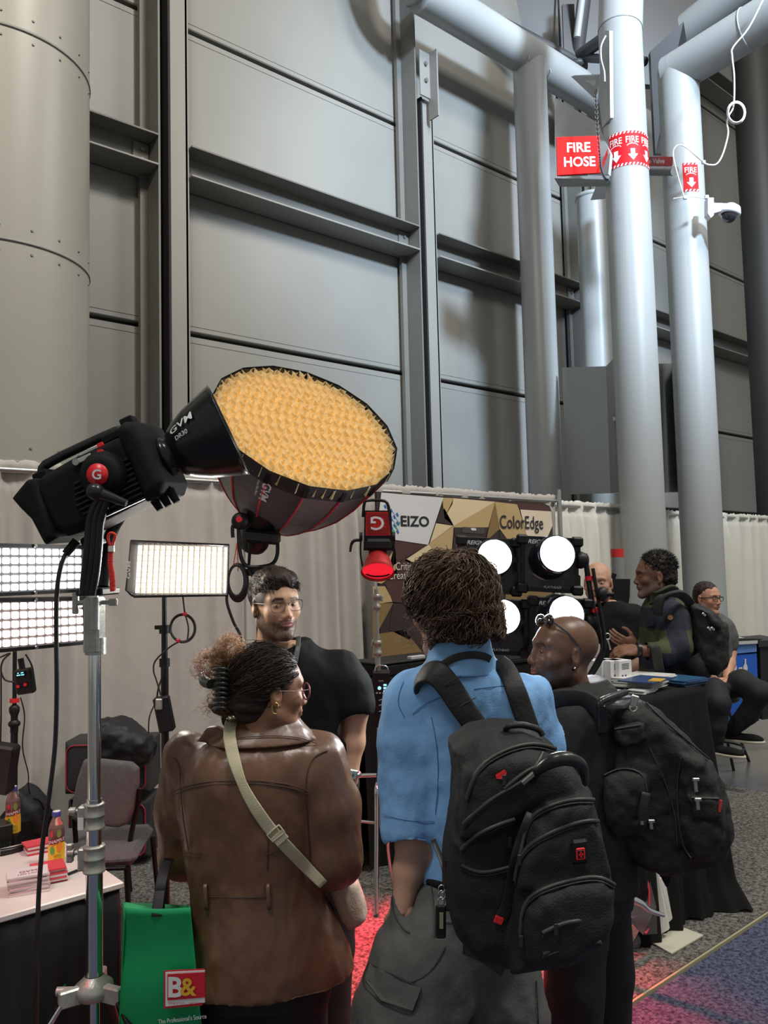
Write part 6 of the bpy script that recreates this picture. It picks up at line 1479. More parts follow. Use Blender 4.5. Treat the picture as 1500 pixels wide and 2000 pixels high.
# ================================================================== man in the blue shirt
D = 2.1; mb_ = person('brown-haired man in light blue shirt and grey cargo trousers, seen from behind', 900, D)
fr = Fr(915, 1500, D, K=1.06); L = fr.L; s_ = fr.s
skb = (.50, .29, .20)
Ab = face_axes(-137, -5, 4); Ob = P(876, 1190, D)
hb_ = head_mesh(Ob, Ab, skb, h=.0035, k=1.0, brow=(.05, .03, .02), lip=(.5, .22, .2), neck_dir=(0, .02, -1), neck_r=.054, shave=((.03, .02, .014), .9))
R2 = lambda R: [(L(x, y, dz), hw, hd) for (x, y, hw, hd, dz) in R]
def bbf(s, L):
    s.stack(R2([(893, 1270, .055, .055, 0), (900, 1330, .13, .09, 0), (920, 1500, .13, .09, 0), (940, 1740, .13, .10, 0)]), k=.02)
    s.chain([L(800, 1370, 0), L(803, 1500, -.01), L(808, 1600, -.02), L(808, 1640, -.02), L(798, 1700, -.03), L(786, 1775, -.05)], [.05, .047, .043, .042, .035, .025], k=.02)
    s.chain([L(1035, 1370, 0), L(1060, 1500, .05), L(1050, 1590, .10), L(1000, 1600, .16)], [.05, .047, .04, .03], k=.02)
bb_ = colour(garment(fr, (740, 1262, -.2), (1110, 1800, .34), .007, bbf), skb)
parts_ = [hb_, bb_]; hand(parts_, fr.W(L(787, 1772, -.05)), -ZZ*1+RH*.05, -RH*.5-FH*.8, -RH*.9+FH*.2, 1.0, .35, skb, .004); hand(parts_, fr.W(L(1000, 1600, .17)), FH-RH*.4, ZZ, -RH, 1.0, .5, skb, .006)
mb_.part('body', np_mesh('body', parts_, mb_.base), SK)
shm = mat('light_blue_cotton', (.20, .41, .72), .8, 0, .05, 8, .12, 220)
def shf(s, L):
    s.stack(R2([(900, 1288, .066, .066, -.035), (903, 1306, .095, .085, -.03), (907, 1325, .138, .10, -.02), (910, 1350, .168, .112, -.01), (913, 1400, .175, .12, 0), (920, 1500, .165, .125, 0), (930, 1600, .158, .125, 0), (938, 1680, .152, .12, 0), (944, 1726, .150, .12, 0)]), k=.03, yaw=-.25)
    s.chain([L(802, 1372, 0), L(798, 1450, -.015), L(800, 1530, -.02), L(799, 1615, -.03)], [.066, .066, .064, .070], k=.03)
    s.chain([L(1030, 1372, 0), L(1050, 1450, .03), L(1050, 1540, .08)], [.066, .064, .062], k=.03)
    s.ell(L(796, 1668, -.03), (.056, .062, .11), k=.006, mode='sub')
    s.pillow([L(*q) for q in ((846, 1690), (900, 1700), (940, 1740), (900, 1745), (868, 1722))], -.07, .02, .01, .01)
shg = garment(fr, (725, 1280, -.24), (1110, 1745, .26), .006, shf, wr=[(.011, 7, 3, 7), (.007, 15, 7, 15), (.002, 40, 25, 40)], seed=21)
mb_.part('shirt', np_mesh('shirt', [shg], mb_.base), shm)
def clf(s, L):
    s.stack(R2([(898, 1248, .070, .070, -.035), (898, 1262, .072, .072, -.035), (900, 1284, .082, .080, -.035), (903, 1314, .100, .094, -.03)]), k=.003)
    s.stack(R2([(898, 1244, .064, .064, -.035), (898, 1262, .064, .064, -.035), (903, 1320, .070, .070, -.035)]), k=.003, mode='sub')
clg = garment(fr, (800, 1235, -.20), (1000, 1325, .17), .0035, clf, wr=[(.0015, 30, 15, 30)])
mb_.part('collar', np_mesh('collar', [clg], mb_.base), shm)
Sh = Surf(np.concatenate([shg[0], clg[0]])); bseam = mat('seam_blue', (.08, .20, .42), .8)
for pts in ([(806, 1394), (825, 1378), (850, 1366), (868, 1360)], [(925, 1346), (955, 1342), (1000, 1338)], [(748, 1590), (780, 1600), (815, 1604), (848, 1604)], [(788, 1330), (776, 1370), (790, 1400)], [(842, 1400), (852, 1450), (856, 1520), (850, 1590)]):
    mb_.part('seam', MB().tube(Sh.path(pts, .0008), .0010, 6), bseam)
ln2 = Thing('lanyard', 'black woven lanyard round the blue shirt collar', 'lanyard', P(905, 1300, D-.1))
ln2.part('ribbon', MB().ribbon(Sh.path([(842, 1318), (862, 1300), (885, 1286), (915, 1279), (945, 1281), (958, 1288)], .005), U3, .018, .0015), mat('lanyard_black', (.02, .02, .018), .6))
# cargo trousers
trm = mat('grey_cargo_cloth', (.085, .085, .080), .85, 0, .08, 6, .15, 150)
def cgf(s, L):
    s.stack(R2([(945, 1712, .140, .115, 0), (944, 1760, .150, .125, 0), (930, 1830, .165, .13, 0)]), k=.02)
    s.chain([L(880, 1800, -.02), L(830, 1890, -.05), L(790, 1980, -.07), L(770, 2120, -.02), L(760, 2420, .05)], [.115, .128, .118, .10, .075], k=.04)
    s.chain([L(960, 1820, 0), L(985, 1950, .0), L(1000, 2120, -.0), L(1005, 2440, .0)], [.100, .095, .09, .075], k=.03)
    s.ell(L(778, 1790, -.03), (.020, .075, .05), k=.02)
    s.ell(L(793, 1752, -.05), (.020, .055, .035), k=.004, mode='sub')
cg = garment(fr, (640, 1700, -.28), (1120, 2470, .24), .0075, cgf, wr=[(.008, 7, 7, 7), (.006, 16, 16, 16)], seed=31)
mb_.part('trousers', np_mesh('trousers', [cg], mb_.base), trm); Sc = Surf(cg[0]); tse = mat('seam_grey', (.04, .04, .038), .9)
for pts in ([(765, 1752), (768, 1780), (785, 1812), (800, 1822)], [(842, 1730), (850, 1790), (848, 1830)], [(720, 1880), (770, 1905), (822, 1930)], [(745, 1958), (790, 1978), (808, 1975), (822, 1930)], [(720, 1882), (706, 1920), (745, 1958)], [(870, 1850), (840, 1900), (800, 1920)], [(1048, 1915), (1050, 1960), (1052, 2000)], [(860, 1802), (900, 1806), (930, 1850)]):
    mb_.part('seam', MB().tube(Sc.path(pts, .001), .0016, 6), tse)
mb_.part('pocket_flap', MB().prism([Sc.at(x, y, .008) for x, y in ((722, 1884), (822, 1932), (806, 1974), (744, 1954), (712, 1912))], FH*.006), trm)
mb_.part('belt', MB().tube(Sc.path([(838, 1722), (870, 1732), (900, 1736)], .003), .010, 8), blkf)
for q in ((760, 2400, .05), (1005, 2400, .0)): p = fr.W(L(*q)); shoe(mb_, (p[0], p[1], .014), FH-RH*.5, tro, blk)
# wavy hair
cH = np.array((0, -.018, .048)); rH = np.array((.094, .118, .100))
cap_ = hair_cap(Ob, Ab, [((0, -.018, .048), (.092, .116, .098)), ((0, -.062, -.015), (.082, .072, .085)), ((.01, .05, .085), (.07, .055, .05))], [((0, .118, -.03), (.12, .085, .11)), ((.092, .045, -.06), (.045, .055, .055)), ((-.092, .045, -.06), (.045, .055, .055)), ((0, .04, -.13), (.12, .09, .07))], amp=.009, freq=(26, 26, 18), col=(.020, .012, .008), col2=(.075, .043, .027))
def lock_strands(n, lo, hi, c1, c2, seg=12, step=.014, curl=(.006, 75), rad=.0021, seed=1, lift=1.05, spiral=.9):
    r_ = np.random.RandomState(seed); u = fib(n, r_, lo, hi); rt = cH+u*rH*.99; ok = (rt[:, 1] < .075) & ~((rt[:, 1] > .02) & (rt[:, 2] < .045)); rt = rt[ok]; crown = cH+np.array((0, -.035, .098))
    g = vnoise(rt*16)
    def f_(p, t, r):
        out_ = p-crown; out_ = out_/np.linalg.norm(out_, axis=1)[:, None]; nn = (p-cH)/rH**2; nn /= np.linalg.norm(nn, axis=1)[:, None]
        tw = np.cross(nn, out_); d = out_*.9+tw*(spiral*.5*np.sin(6*t*2+g[:, None]*7))+np.array((0, 0, -.8)); d = d-nn*(d*nn).sum(1)[:, None]*.9
        return d/np.linalg.norm(d, axis=1)[:, None]+r.normal(0, .08, p.shape)
    def sp_(p):
        q = (p-cH)/(rH*lift); l = np.linalg.norm(q, axis=1); m = p[:, 2] > -.03; k_ = np.where(m, 1/l, 1.0); P2 = cH+q*k_[:, None]*rH*lift; e = P2[:, :2]-np.array((0, -.050)); le = np.linalg.norm(e/np.array((.086, .090)), axis=1)+1e-6; P2[:, :2] = np.where((P2[:, 2] < .0)[:, None], np.array((0, -.050))+e/np.minimum(1, le)[:, None]*(lift-.03), P2[:, :2]); P2[:, 2] = np.maximum(P2[:, 2], -.075-.012*np.sin(P2[:, 0]*90)); return P2
    return strands(Ob, Ab, rt, f_, seg, step, curl, rad, (c1, c2), r_, 1.0, shape=sp_)
h1 = lock_strands(2100, -.75, 1, (.018, .011, .007), (.125, .074, .046), seed=3, curl=(.012, 62), rad=.0027, spiral=1.5)
h2 = lock_strands(500, -.3, 1, (.07, .04, .027), (.27, .17, .11), rad=.0014, curl=(.015, 75), seed=5, lift=1.09)
h3 = lock_strands(260, -.6, .2, (.06, .03, .025), (.22, .13, .09), seg=9, rad=.0007, curl=(.012, 120), seed=8, lift=1.15)
mb_.part('hair', np_mesh('hair', [cap_, h1, h2, h3], mb_.base), hair_m)
# ---- his backpack
bkm = mat('backpack_ballistic', (.006, .006, .0058), .72, 0, .12, 10, .25, 260)
bkm2 = mat('backpack_smooth', (.0075, .0075, .008), .6, 0, .1, 8, .12, 120)
zipm = mat('zip_tape', (.03, .03, .028), .45); 
D = 1.74; bp_ = Thing('backpack', 'black multi-pocket backpack with small red emblem on the man in blue shirt', 'backpack', P(1040, 1905, D))
fr = Fr(1035, 1670, D); L = fr.L; PL = lambda q, z=0: [L(x[0], x[1], z) for x in q]
out = [(885, 1466), (925, 1438), (965, 1428), (1020, 1428), (1062, 1448), (1102, 1482), (1135, 1520), (1160, 1570), (1180, 1630), (1188, 1690), (1196, 1740), (1198, 1790), (1180, 1848), (1130, 1884), (1060, 1898), (990, 1896), (930, 1876), (890, 1832), (872, 1775), (872, 1700), (884, 1610), (892, 1530)]
mid = [(1000, 1905), (1003, 1800), (1012, 1690), (1036, 1604), (1070, 1572), (1130, 1556), (1162, 1562), (1182, 1620), (1196, 1700), (1206, 1770), (1186, 1850), (1120, 1890), (1050, 1902)]
em = [(1008, 1740), (1016, 1680), (1050, 1644), (1110, 1614), (1164, 1602), (1184, 1640), (1194, 1712), (1130, 1728), (1060, 1748)]
lowp = [(1014, 1840), (1020, 1778), (1050, 1742), (1110, 1722), (1180, 1716), (1206, 1740), (1204, 1795), (1184, 1850), (1120, 1888), (1050, 1898), (1020, 1880)]
top = [(905, 1500), (940, 1476), (1030, 1468), (1090, 1484), (1130, 1520), (1158, 1562), (1060, 1572), (1020, 1600), (960, 1640), (900, 1640)]
def bpf(s, L):
    s.pillow(PL(out, -.03), -.055, .145, .045, .01, puff=.02); s.pillow(PL(top, -.08), -.095, .0, .03, .02, puff=.008)
    s.pillow(PL(mid, -.11), -.125, .0, .035, .015, puff=.012); s.pillow(PL(em, -.13), -.140, -.05, .02, .006); s.pillow(PL(lowp, -.15), -.165, -.04, .03, .006, puff=.008)
    s.pillow(PL([(880, 1640), (1000, 1600), (1005, 1860), (930, 1870), (885, 1800)], -.06), -.075, .0, .03, .01)
bpg = garment(fr, (850, 1400, -.23), (1235, 1925, .20), .0052, bpf, wr=[(.0045, 9, 9, 9), (.0028, 22, 22, 22)], seed=41)
bp_.part('pack_body', np_mesh('pack_body', [bpg], bp_.base), bkm); Sb = Surf(bpg[0], 5)
for pts in ([(905, 1610), (960, 1560), (1030, 1520), (1060, 1470)], [(912, 1560), (935, 1500), (985, 1466), (1040, 1452), (1085, 1462)], [(1006, 1720), (1014, 1680), (1038, 1648), (1090, 1620), (1140, 1604), (1168, 1604)], [(1012, 1690), (1030, 1610), (1060, 1580), (1115, 1562), (1160, 1562)], [(1016, 1830), (1022, 1772), (1050, 1742), (1105, 1722), (1165, 1712), (1200, 1728)], [(900, 1660), (930, 1632), (970, 1612), (1005, 1600)], [(1060, 1822), (1110, 1800), (1180, 1796)], [(1060, 1864), (1110, 1845), (1175, 1840)], [(902, 1690), (940, 1705), (1000, 1692)], [(985, 1540), (1030, 1505), (1060, 1494)]):
    p = Sb.path(pts, .002); bp_.part('zip', MB().tube(p, .0045, 8), zipm); 
    p2 = Sb.path([(a, b+7) for a, b in pts], .002); bp_.part('zip_cord', MB().tube(p2, .0022, 6), bkm2)
bp_.part('edge_strap', MB().ribbon(Sb.path([(1040, 1590), (1020, 1640), (1004, 1700), (994, 1760), (976, 1800)], .004), nrm(R3+U3*.3), .026, .003), bkm2)
bp_.part('red_tab', MB().prism([Sb.at(x, y, .006) for x, y in ((968, 1515), (986, 1504), (990, 1510), (984, 1522), (970, 1521))], FH*.004), redp)
bp_.part('red_tab', MB().box(Sb.at(974, 1797, .008), (.009, .007, .003), [nrm(R3-U3*.4), nrm(U3+R3*.4), F3], bev=.001), redp)
ec = Sb.at(1133, 1664, .008); eA = [nrm(R3+U3*.12), nrm(U3-R3*.05), F3]
bp_.part('emblem_base', MB().box(ec+F3*.004, (.017, .024, .006), eA, bev=.005), blk); bp_.part('emblem_frame', MB().box(ec-F3*.004-U3*.002, (.009, .012, .002), eA, bev=.002), redp)
bp_.part('emblem_inset', MB().box(ec-F3*.0065-U3*.002, (.006, .008, .001), eA, bev=.001), blk)
bp_.part('emblem_cross', MB().box(ec-F3*.008-U3*.002, (.0045, .0015, .001), eA).box(ec-F3*.008-U3*.002, (.0015, .0055, .001), eA), redp)
hp_ = [Sb.at(1040, 1524, .004), P(1050, 1506, D-.14), P(1080, 1486, D-.165), P(1110, 1482, D-.165), P(1136, 1496, D-.15), P(1144, 1530, D-.12)]
bp_.part('carry_handle', MB().tube(catmull(hp_, 5), [.008, .009, .014, .014, .012, .007], 10), mat('handle_rubber', (.015, .015, .014), .3))
bp_.part('metal_keeper', MB().box(P(1036, 1516, D-.135), (.022, .005, .005), [nrm(R3+U3*.85), nrm(U3-R3*.85), F3], bev=.002), mat('antique_metal', (.35, .34, .30), .3, .9))
bp_.part('top_loop', MB().tube(catmull([P(1000, 1438, D), P(988, 1424, D), P(994, 1418, D-.01), P(1020, 1416, D-.01), P(1050, 1424, D), P(1060, 1436, D)], 4), .007, 8), bkm2)
for (x, y) in ((985, 1524), (996, 1645), (1086, 1815), (1018, 1838), (1014, 1680)): bp_.part('zip_pull', MB().box(Sb.at(x, y, .006), (.004, .011, .002), [R3, U3, F3], bev=.001), mat('pull_dark', (.05, .05, .05), .35, .4))
Ds_ = 1.86
Sall = Surf(np.concatenate([shg[0], clg[0]]), 8)
def sstrap(pts, w1, offs, wv):
    pth = [Sall.at(a, b, o) for (a, b), o in zip(pts, offs)]; return MB().ribbon(catmull(pth, 5), wv, w1, .010)
bp_.part('shoulder_strap', sstrap([(812, 1342), (826, 1318), (850, 1314), (876, 1340), (905, 1384), (940, 1430), (968, 1456)], [.05, .062, .062, .060, .055, .05], [-.02, .012, .016, .018, .02, .03, .05], [nrm(U3+R3*.2), nrm(R3*.8+U3*.6), nrm(R3+U3*.55), nrm(R3+U3*.6)]), bkm2)
bp_.part('shoulder_strap', sstrap([(974, 1292), (990, 1308), (1006, 1345), (1020, 1385), (1034, 1425), (1046, 1450)], [.040, .046, .050, .05, .05], [-.02, .016, .018, .018, .03, .05], [nrm(R3+U3*.3), nrm(R3+U3*.25), nrm(R3+U3*.2)]), bkm2)
for (a, b) in (((868, 1338), (900, 1320)), ((898, 1380), (930, 1362))): bp_.part('strap_stitching', MB().tube([Sall.at(a[0], a[1], .028), Sall.at(b[0], b[1], .028)], .0012, 5), zipm)
bp_.part('lower_strap', MB().ribbon(catmull([P(872, 1780, D+.06), P(868, 1700, D+.1), P(846, 1640, D+.16)], 4), nrm(R3), .012, .002), zipm)
bp_.part('lower_strap', MB().ribbon(catmull([P(905, 1850, D+.03), P(945, 1868, D+.0), P(985, 1896, D-.02)], 4), nrm(U3), .03, .003), zipm)
kc = Thing('key_fob', 'short black key strap clipped on the side of the backpack, with yellow-grey tag', 'key fob', P(862, 1830, D))
kc.part('strap', MB().box(P(861, 1800, D), (.011, .036, .004), [R3, U3, F3], bev=.003), blk); kc.part('tag', MB().box(P(862, 1798, D-.005), (.004, .017, .001), [R3, U3, F3]), mat('tag_olive', (.30, .29, .18), .5))
for (y, r) in ((1762, .009), (1748, .008), (1736, .007)): kc.part('ring', MB().tube([P(863, y, D)+R3*r*math.cos(a)+U3*r*1.2*math.sin(a) for a in np.linspace(0, 2*pi, 16)[:-1]], .0016, 6, closed=True), chrome)
kc.part('clip', MB().tube([P(870, 1735, D), P(873, 1705, D), P(872, 1680, D)], .004, 8), mat('clip_dark', (.04, .035, .03), .3, .5))
# ================================================================== bearded man in black with roller backpack
def M2(L): return lambda R: [(L(x, y, dz), hw, hd) for (x, y, hw, hd, dz) in R]
D = 2.5; mo = person('shaven-headed man in black coat with sunglasses pushed up, in profile facing left', 1110, D)
fr = Fr(1110, 1500, D); L = fr.L; R2 = M2(L); skd = (.135, .068, .042)
Ac = face_axes(-78, 8, -3); Oc = P(1098, 1281, D)
hc2 = head_mesh(Oc, Ac, skd, h=.003, k=.97, brow=(.012, .008, .007), lip=(.22, .07, .06), beard=(.012, .010, .009), beard_amt=.8, neck_dir=(0, -.35, -1), neck_r=.062, jaw=1.05)
def bo(s, L):
    s.stack(R2([(1125, 1350, .06, .06, 0), (1120, 1400, .10, .13, 0), (1120, 1600, .11, .15, 0)]), k=.02)
    s.chain([L(1100, 1400, -.12), L(1085, 1500, -.15), L(1060, 1590, -.10), L(1020, 1600, -.05)], [.05, .045, .04, .03], k=.02); s.chain([L(1110, 1400, .18), L(1100, 1500, .22), L(1050, 1580, .16)], [.05, .045, .04], k=.02)
bob = colour(garment(fr, (980, 1345, -.3), (1240, 1640, .32), .009, bo), skd); parts_ = [hc2, bob]
hand(parts_, fr.W(L(1020, 1600, -.05)), -RH, FH*-1, ZZ, 1.0, .5, skd, .006)
mo.part('body', np_mesh('body', parts_, mo.base), SKd); eyes(mo, Oc, Ac, .97)
coat = mat('black_coat', (.014, .013, .012), .7, 0, .1, 6, .12, 60, spec=.3)
def cof(s, L):
    s.stack(R2([(1132, 1338, .085, .085, 0), (1130, 1352, .115, .12, 0), (1126, 1366, .145, .17, 0), (1120, 1400, .162, .20, 0), (1116, 1500, .160, .20, 0), (1122, 1600, .165, .20, 0), (1136, 1720, .165, .19, 0)]), k=.03)
    s.chain([L(1100, 1402, -.12), L(1090, 1500, -.15), L(1065, 1590, -.10)], [.075, .07, .06], k=.04); s.chain([L(1110, 1402, .17), L(1100, 1500, .22), L(1060, 1580, .16)], [.075, .07, .06], k=.04)
    s.stack(R2([(1130, 1326, .080, .080, 0), (1130, 1345, .092, .092, 0), (1128, 1375, .11, .11, 0)]), k=.02)
cg_ = garment(fr, (960, 1318, -.34), (1260, 1735, .36), .0075, cof, wr=[(.006, 7, 4, 7), (.004, 16, 9, 16)], seed=51)
mo.part('coat', np_mesh('coat', [cg_], mo.base), coat); So = Surf(cg_[0], 7)
def pof(s, L):
    s.stack(R2([(1136, 1690, .155, .17, 0), (1136, 1760, .15, .16, 0)]), k=.02)
    s.chain([L(1125, 1750, -.09), L(1120, 1920, -.09), L(1120, 2180, -.06)], [.10, .085, .075], k=.03); s.chain([L(1170, 1750, .08), L(1180, 1900, .08), L(1185, 2090, .08)], [.10, .085, .075], k=.03)
mo.part('trousers', np_mesh('trousers', [garment(fr, (1000, 1670, -.3), (1290, 2200, .3), .010, pof, wr=[(.007, 7, 5, 7)])], mo.base), tro)
for q in ((1120, 2160, -.06), (1185, 2090, .08)): p = fr.W(L(*q)); shoe(mo, (p[0], p[1], .014), -RH, tro, blk)
stud = MB().ball(toworld(np.array((-.086, -.004, -.033))*.97, Oc, Ac)-F3*.002, .0042, 10); stud.ball(toworld(np.array((.086, -.004, -.033))*.97, Oc, Ac)-F3*.002, .0042, 10)
mo.part('ear_stud', stud, chrome)
sg_ = Thing('sunglasses', 'black wraparound sunglasses pushed up on the shaven head', 'sunglasses', P(1100, 1240, D-.1))
gk = mat('sunglass_black', (.006, .006, .007), .1, coat=.6)
for x in (-1, 1):
    sdl = SDF([-.10, .0, .05], [.10, .13, .16], .003); sdl.ell((x*.033, .068, .106), (.031, .011, .020), k=.01); V, Fq = sdl.nets(); sg_.part('lens', np_mesh('lens', [(toworld(V*.97, Oc, Ac), Fq, None)], sg_.base), gk)
    sg_.part('temple', MB().tube([toworld(np.array(q)*.97, Oc, Ac) for q in ((x*.060, .062, .100), (x*.078, .020, .070), (x*.085, -.02, .03), (x*.086, -.028, .0), (x*.083, -.03, -.01))], .0028, 8), gk)
sg_.part('bridge', MB().tube([toworld(np.array(q)*.97, Oc, Ac) for q in ((-.012, .082, .106), (0, .086, .108), (.012, .082, .106))], .003, 8), gk)
# roller backpack
D = 2.42; rb = Thing('backpack', 'large black roller backpack with silver zip pulls on the man in black coat', 'backpack', P(1300, 1700, D))
fr = Fr(1290, 1530, D); L = fr.L; PL = lambda q, z=0: [L(x[0], x[1], z) for x in q]
rout = [(1168, 1385), (1180, 1368), (1240, 1360), (1272, 1378), (1300, 1405), (1335, 1440), (1378, 1476), (1398, 1520), (1412, 1570), (1414, 1630), (1402, 1668), (1380, 1684), (1330, 1690), (1280, 1696), (1238, 1680), (1200, 1648), (1176, 1600), (1170, 1500)]
def rbf(s, L):
    s.pillow(PL(rout), -.10, .20, .05, .02, puff=.02)
    s.pillow(PL([(1176, 1515), (1210, 1500), (1258, 1512), (1264, 1560), (1262, 1640), (1200, 1640), (1176, 1600)], -.11), -.135, .0, .02, .01, puff=.008)
    s.pillow(PL([(1196, 1420), (1252, 1412), (1258, 1440), (1244, 1455), (1214, 1460), (1200, 1446)], -.11), -.135, .0, .012, .006)
    s.pillow(PL([(1270, 1400), (1330, 1450), (1370, 1500), (1330, 1530), (1290, 1470)], -.1), -.12, .0, .02, .02)
    s.pillow(PL([(1325, 1470), (1372, 1478), (1396, 1520), (1412, 1580), (1412, 1640), (1390, 1676), (1340, 1680), (1322, 1600)], -.12), -.150, .0, .03, .02, puff=.01)
    s.pillow(PL([(1340, 1554), (1402, 1556), (1408, 1580), (1396, 1600), (1350, 1598)], -.15), -.170, -.05, .01, .006)
rbg = garment(fr, (1150, 1340, -.24), (1440, 1715, .25), .0062, rbf, wr=[(.008, 8, 8, 8), (.006, 18, 18, 18), (.002, 50, 50, 50)], seed=61)
rb.part('pack_body', np_mesh('pack_body', [rbg], rb.base), mat('roller_cloth', (.009, .009, .008), .75, 0, .15, 10, .2, 200)); Sr = Surf(rbg[0], 5)
for pts in ([(1262, 1372), (1300, 1410), (1345, 1448), (1385, 1482)], [(1180, 1514), (1215, 1500), (1258, 1514), (1264, 1570)], [(1268, 1460), (1300, 1530), (1320, 1600), (1322, 1650)], [(1330, 1480), (1322, 1540), (1330, 1640), (1350, 1676)], [(1350, 1558), (1404, 1560)], [(1200, 1424), (1250, 1416)]):
    rb.part('seam', MB().tube(Sr.path(pts, .001), .003, 6), zipm)
pm_ = mat('zip_pull_silver', (.55, .55, .50), .3, .9)
for (x, y, r) in ((1359, 1535, .018), (1363, 1572, .015), (1272, 1612, .012), (1254, 1606, .008)):
    c = Sr.at(x, y, .008); rb.part('zip_pull', MB().box(c, (.0055, r, .002), [nrm(R3+U3*.1), nrm(U3-R3*.1), F3], bev=.002).box(c+U3*r, (.010, .005, .004), [R3, U3, F3], bev=.002), pm_)
c = Sr.at(1236, 1380, .012); rb.part('carabiner', MB().tube([c+R3*x*.0155+U3*y*.0155 for x, y in ((-.6, -.6), (0, -1), (.6, -.7), (.7, -.1), (.2, .1), (-.5, -.0))], .0035, 8, closed=True), pm_)
rb.part('carabiner_tab', MB().box(c+U3*.016+R3*.004, (.011, .017, .004), [nrm(R3-U3*.3), nrm(U3+R3*.3), F3], bev=.003), pm_)
rb.part('red_tab', MB().box(Sr.at(1406, 1574, .004), (.003, .016, .004), [nrm(R3-U3*.2), nrm(U3+R3*.2), F3]), mat('tab_red', (.5, .05, .04), .6))
rb.part('top_plate', MB().prism([P(1182, 1376, D-.13), P(1206, 1362, D-.10), P(1245, 1362, D-.05), P(1218, 1378, D-.12)], -U3*.008), mat('plate_grey', (.07, .075, .085), .35))
rb.part('trolley_handle', MB().tube(catmull([P(1174, 1388, D-.14), P(1174, 1372, D-.14), P(1188, 1364, D-.12), P(1222, 1352, D-.06)], 5), [.008, .010, .011, .010], 10), mat('handle_rubber', (.015, .015, .014), .3))
rb.part('trolley_post', MB().box(P(1176, 1405, D-.12), (.014, .038, .012), [R3, U3, F3], bev=.003), blk)
rb.part('shoulder_strap', MB().ribbon(catmull([P(1178, 1400, D-.10), So.at(1168, 1385, .02), So.at(1140, 1366, .012), So.at(1100, 1362, .012), So.at(1065, 1372, .012), So.at(1040, 1392, .010)], 5), [nrm(U3+R3*.4), nrm(U3), nrm(U3-R3*.3)], .050, .012), coat)
rb.part('side_strap', MB().ribbon(catmull([Sr.at(1262, 1548, .02), Sr.at(1256, 1580, .02), Sr.at(1256, 1602, .015)], 4), R3, .024, .004), zipm)
rb.part('side_buckle', MB().box(Sr.at(1378, 1612, .012), (.012, .020, .005), [R3, U3, F3], bev=.003), blk)
rb.part('hanging_flap', MB().ribbon([P(1296, 1680, D), P(1300, 1710, D+.02), P(1302, 1728, D+.03)], R3, [.03, .03, .01], .01), blkf)

# ================================================================== bald man behind the rig
D = 5.0; mg = person('bald man in black polo shirt standing behind the four-lamp rig', 1185, D)
fr = Fr(1190, 1300, D); L = fr.L; R2 = M2(L); skg = (.50, .28, .19)
Ag = face_axes(-22, -2, 0); Og = P(1168, 1140, D)
hg2 = head_mesh(Og, Ag, skg, h=.0045, k=1.02, brow=(.25, .14, .08), neck_r=.062, jaw=1.12, beard=(.35, .18, .11), beard_amt=.3)
def bgf(s, L):
    s.stack(R2([(1180, 1172, .06, .06, 0), (1185, 1210, .16, .10, 0), (1190, 1330, .16, .12, 0)]), k=.02)
    s.chain([L(1236, 1205, 0), L(1250, 1260, 0), L(1240, 1300, -.1), L(1222, 1322, -.25)], [.06, .055, .05, .035], k=.02); s.chain([L(1130, 1205, 0), L(1110, 1260, 0), L(1120, 1310, -.1)], [.06, .05, .04], k=.02)
bg_ = colour(garment(fr, (1080, 1168, -.35), (1290, 1350, .2), .010, bgf), skg); parts_ = [hg2, bg_]
hand(parts_, fr.W(L(1222, 1320, -.25)), -RH*.6-FH*.6-ZZ*.2, ZZ, -FH, 1.0, .4, skg, .006)
mg.part('body', np_mesh('body', parts_, mg.base), SK); eyes(mg, Og, Ag, 1.02, iris=(.06, .08, .09))
def gpf(s, L):
    s.stack(R2([(1180, 1174, .075, .075, 0), (1184, 1184, .14, .10, 0), (1186, 1196, .205, .12, 0), (1188, 1225, .225, .14, 0), (1190, 1300, .20, .15, 0), (1192, 1360, .20, .15, 0)]), k=.03)
    s.chain([L(1238, 1206, 0), L(1252, 1245, 0), L(1250, 1272, -.02)], [.085, .085, .08], k=.05); s.chain([L(1132, 1206, 0), L(1112, 1245, 0), L(1110, 1272, 0)], [.085, .085, .08], k=.05)
gpg = garment(fr, (1070, 1166, -.28), (1300, 1366, .26), .010, gpf, wr=[(.008, 6, 4, 6), (.005, 14, 9, 14)], seed=71)
mg.part('polo_shirt', np_mesh('polo_shirt', [gpg], mg.base), tsm)
def gtf(s, L):
    s.stack(R2([(1192, 1345, .19, .14, 0), (1192, 1420, .19, .14, 0)]), k=.02); s.chain([L(1165, 1410, 0), L(1160, 1620, 0)], [.10, .075]); s.chain([L(1218, 1410, 0), L(1225, 1620, 0)], [.10, .075])
mg.part('trousers', np_mesh('trousers', [garment(fr, (1100, 1335, -.25), (1290, 1640, .25), .014, gtf)], mg.base), tro)
for x in (1160, 1225): p = P(x, 1600, D); shoe(mg, (p[0], p[1], .0), -FH, tro, blk)
bdg = Thing('name_badge', 'white badge with orange stripe hanging on the bald man in black polo', 'badge', P(1162, 1290, D-.2))
bdg.part('card', MB().prism([P(1158, 1250, D-.2), P(1178, 1262, D-.2), P(1168, 1290, D-.2), P(1150, 1288, D-.2)], F3*.004), mat('badge_white', (.75, .73, .70), .5)); bdg.part('stripe', MB().prism([P(1153, 1284, D-.204), P(1168, 1284, D-.204), P(1167, 1288, D-.204), P(1152, 1288, D-.204)], F3*.003), mat('badge_orange', (.7, .12, .04), .5))
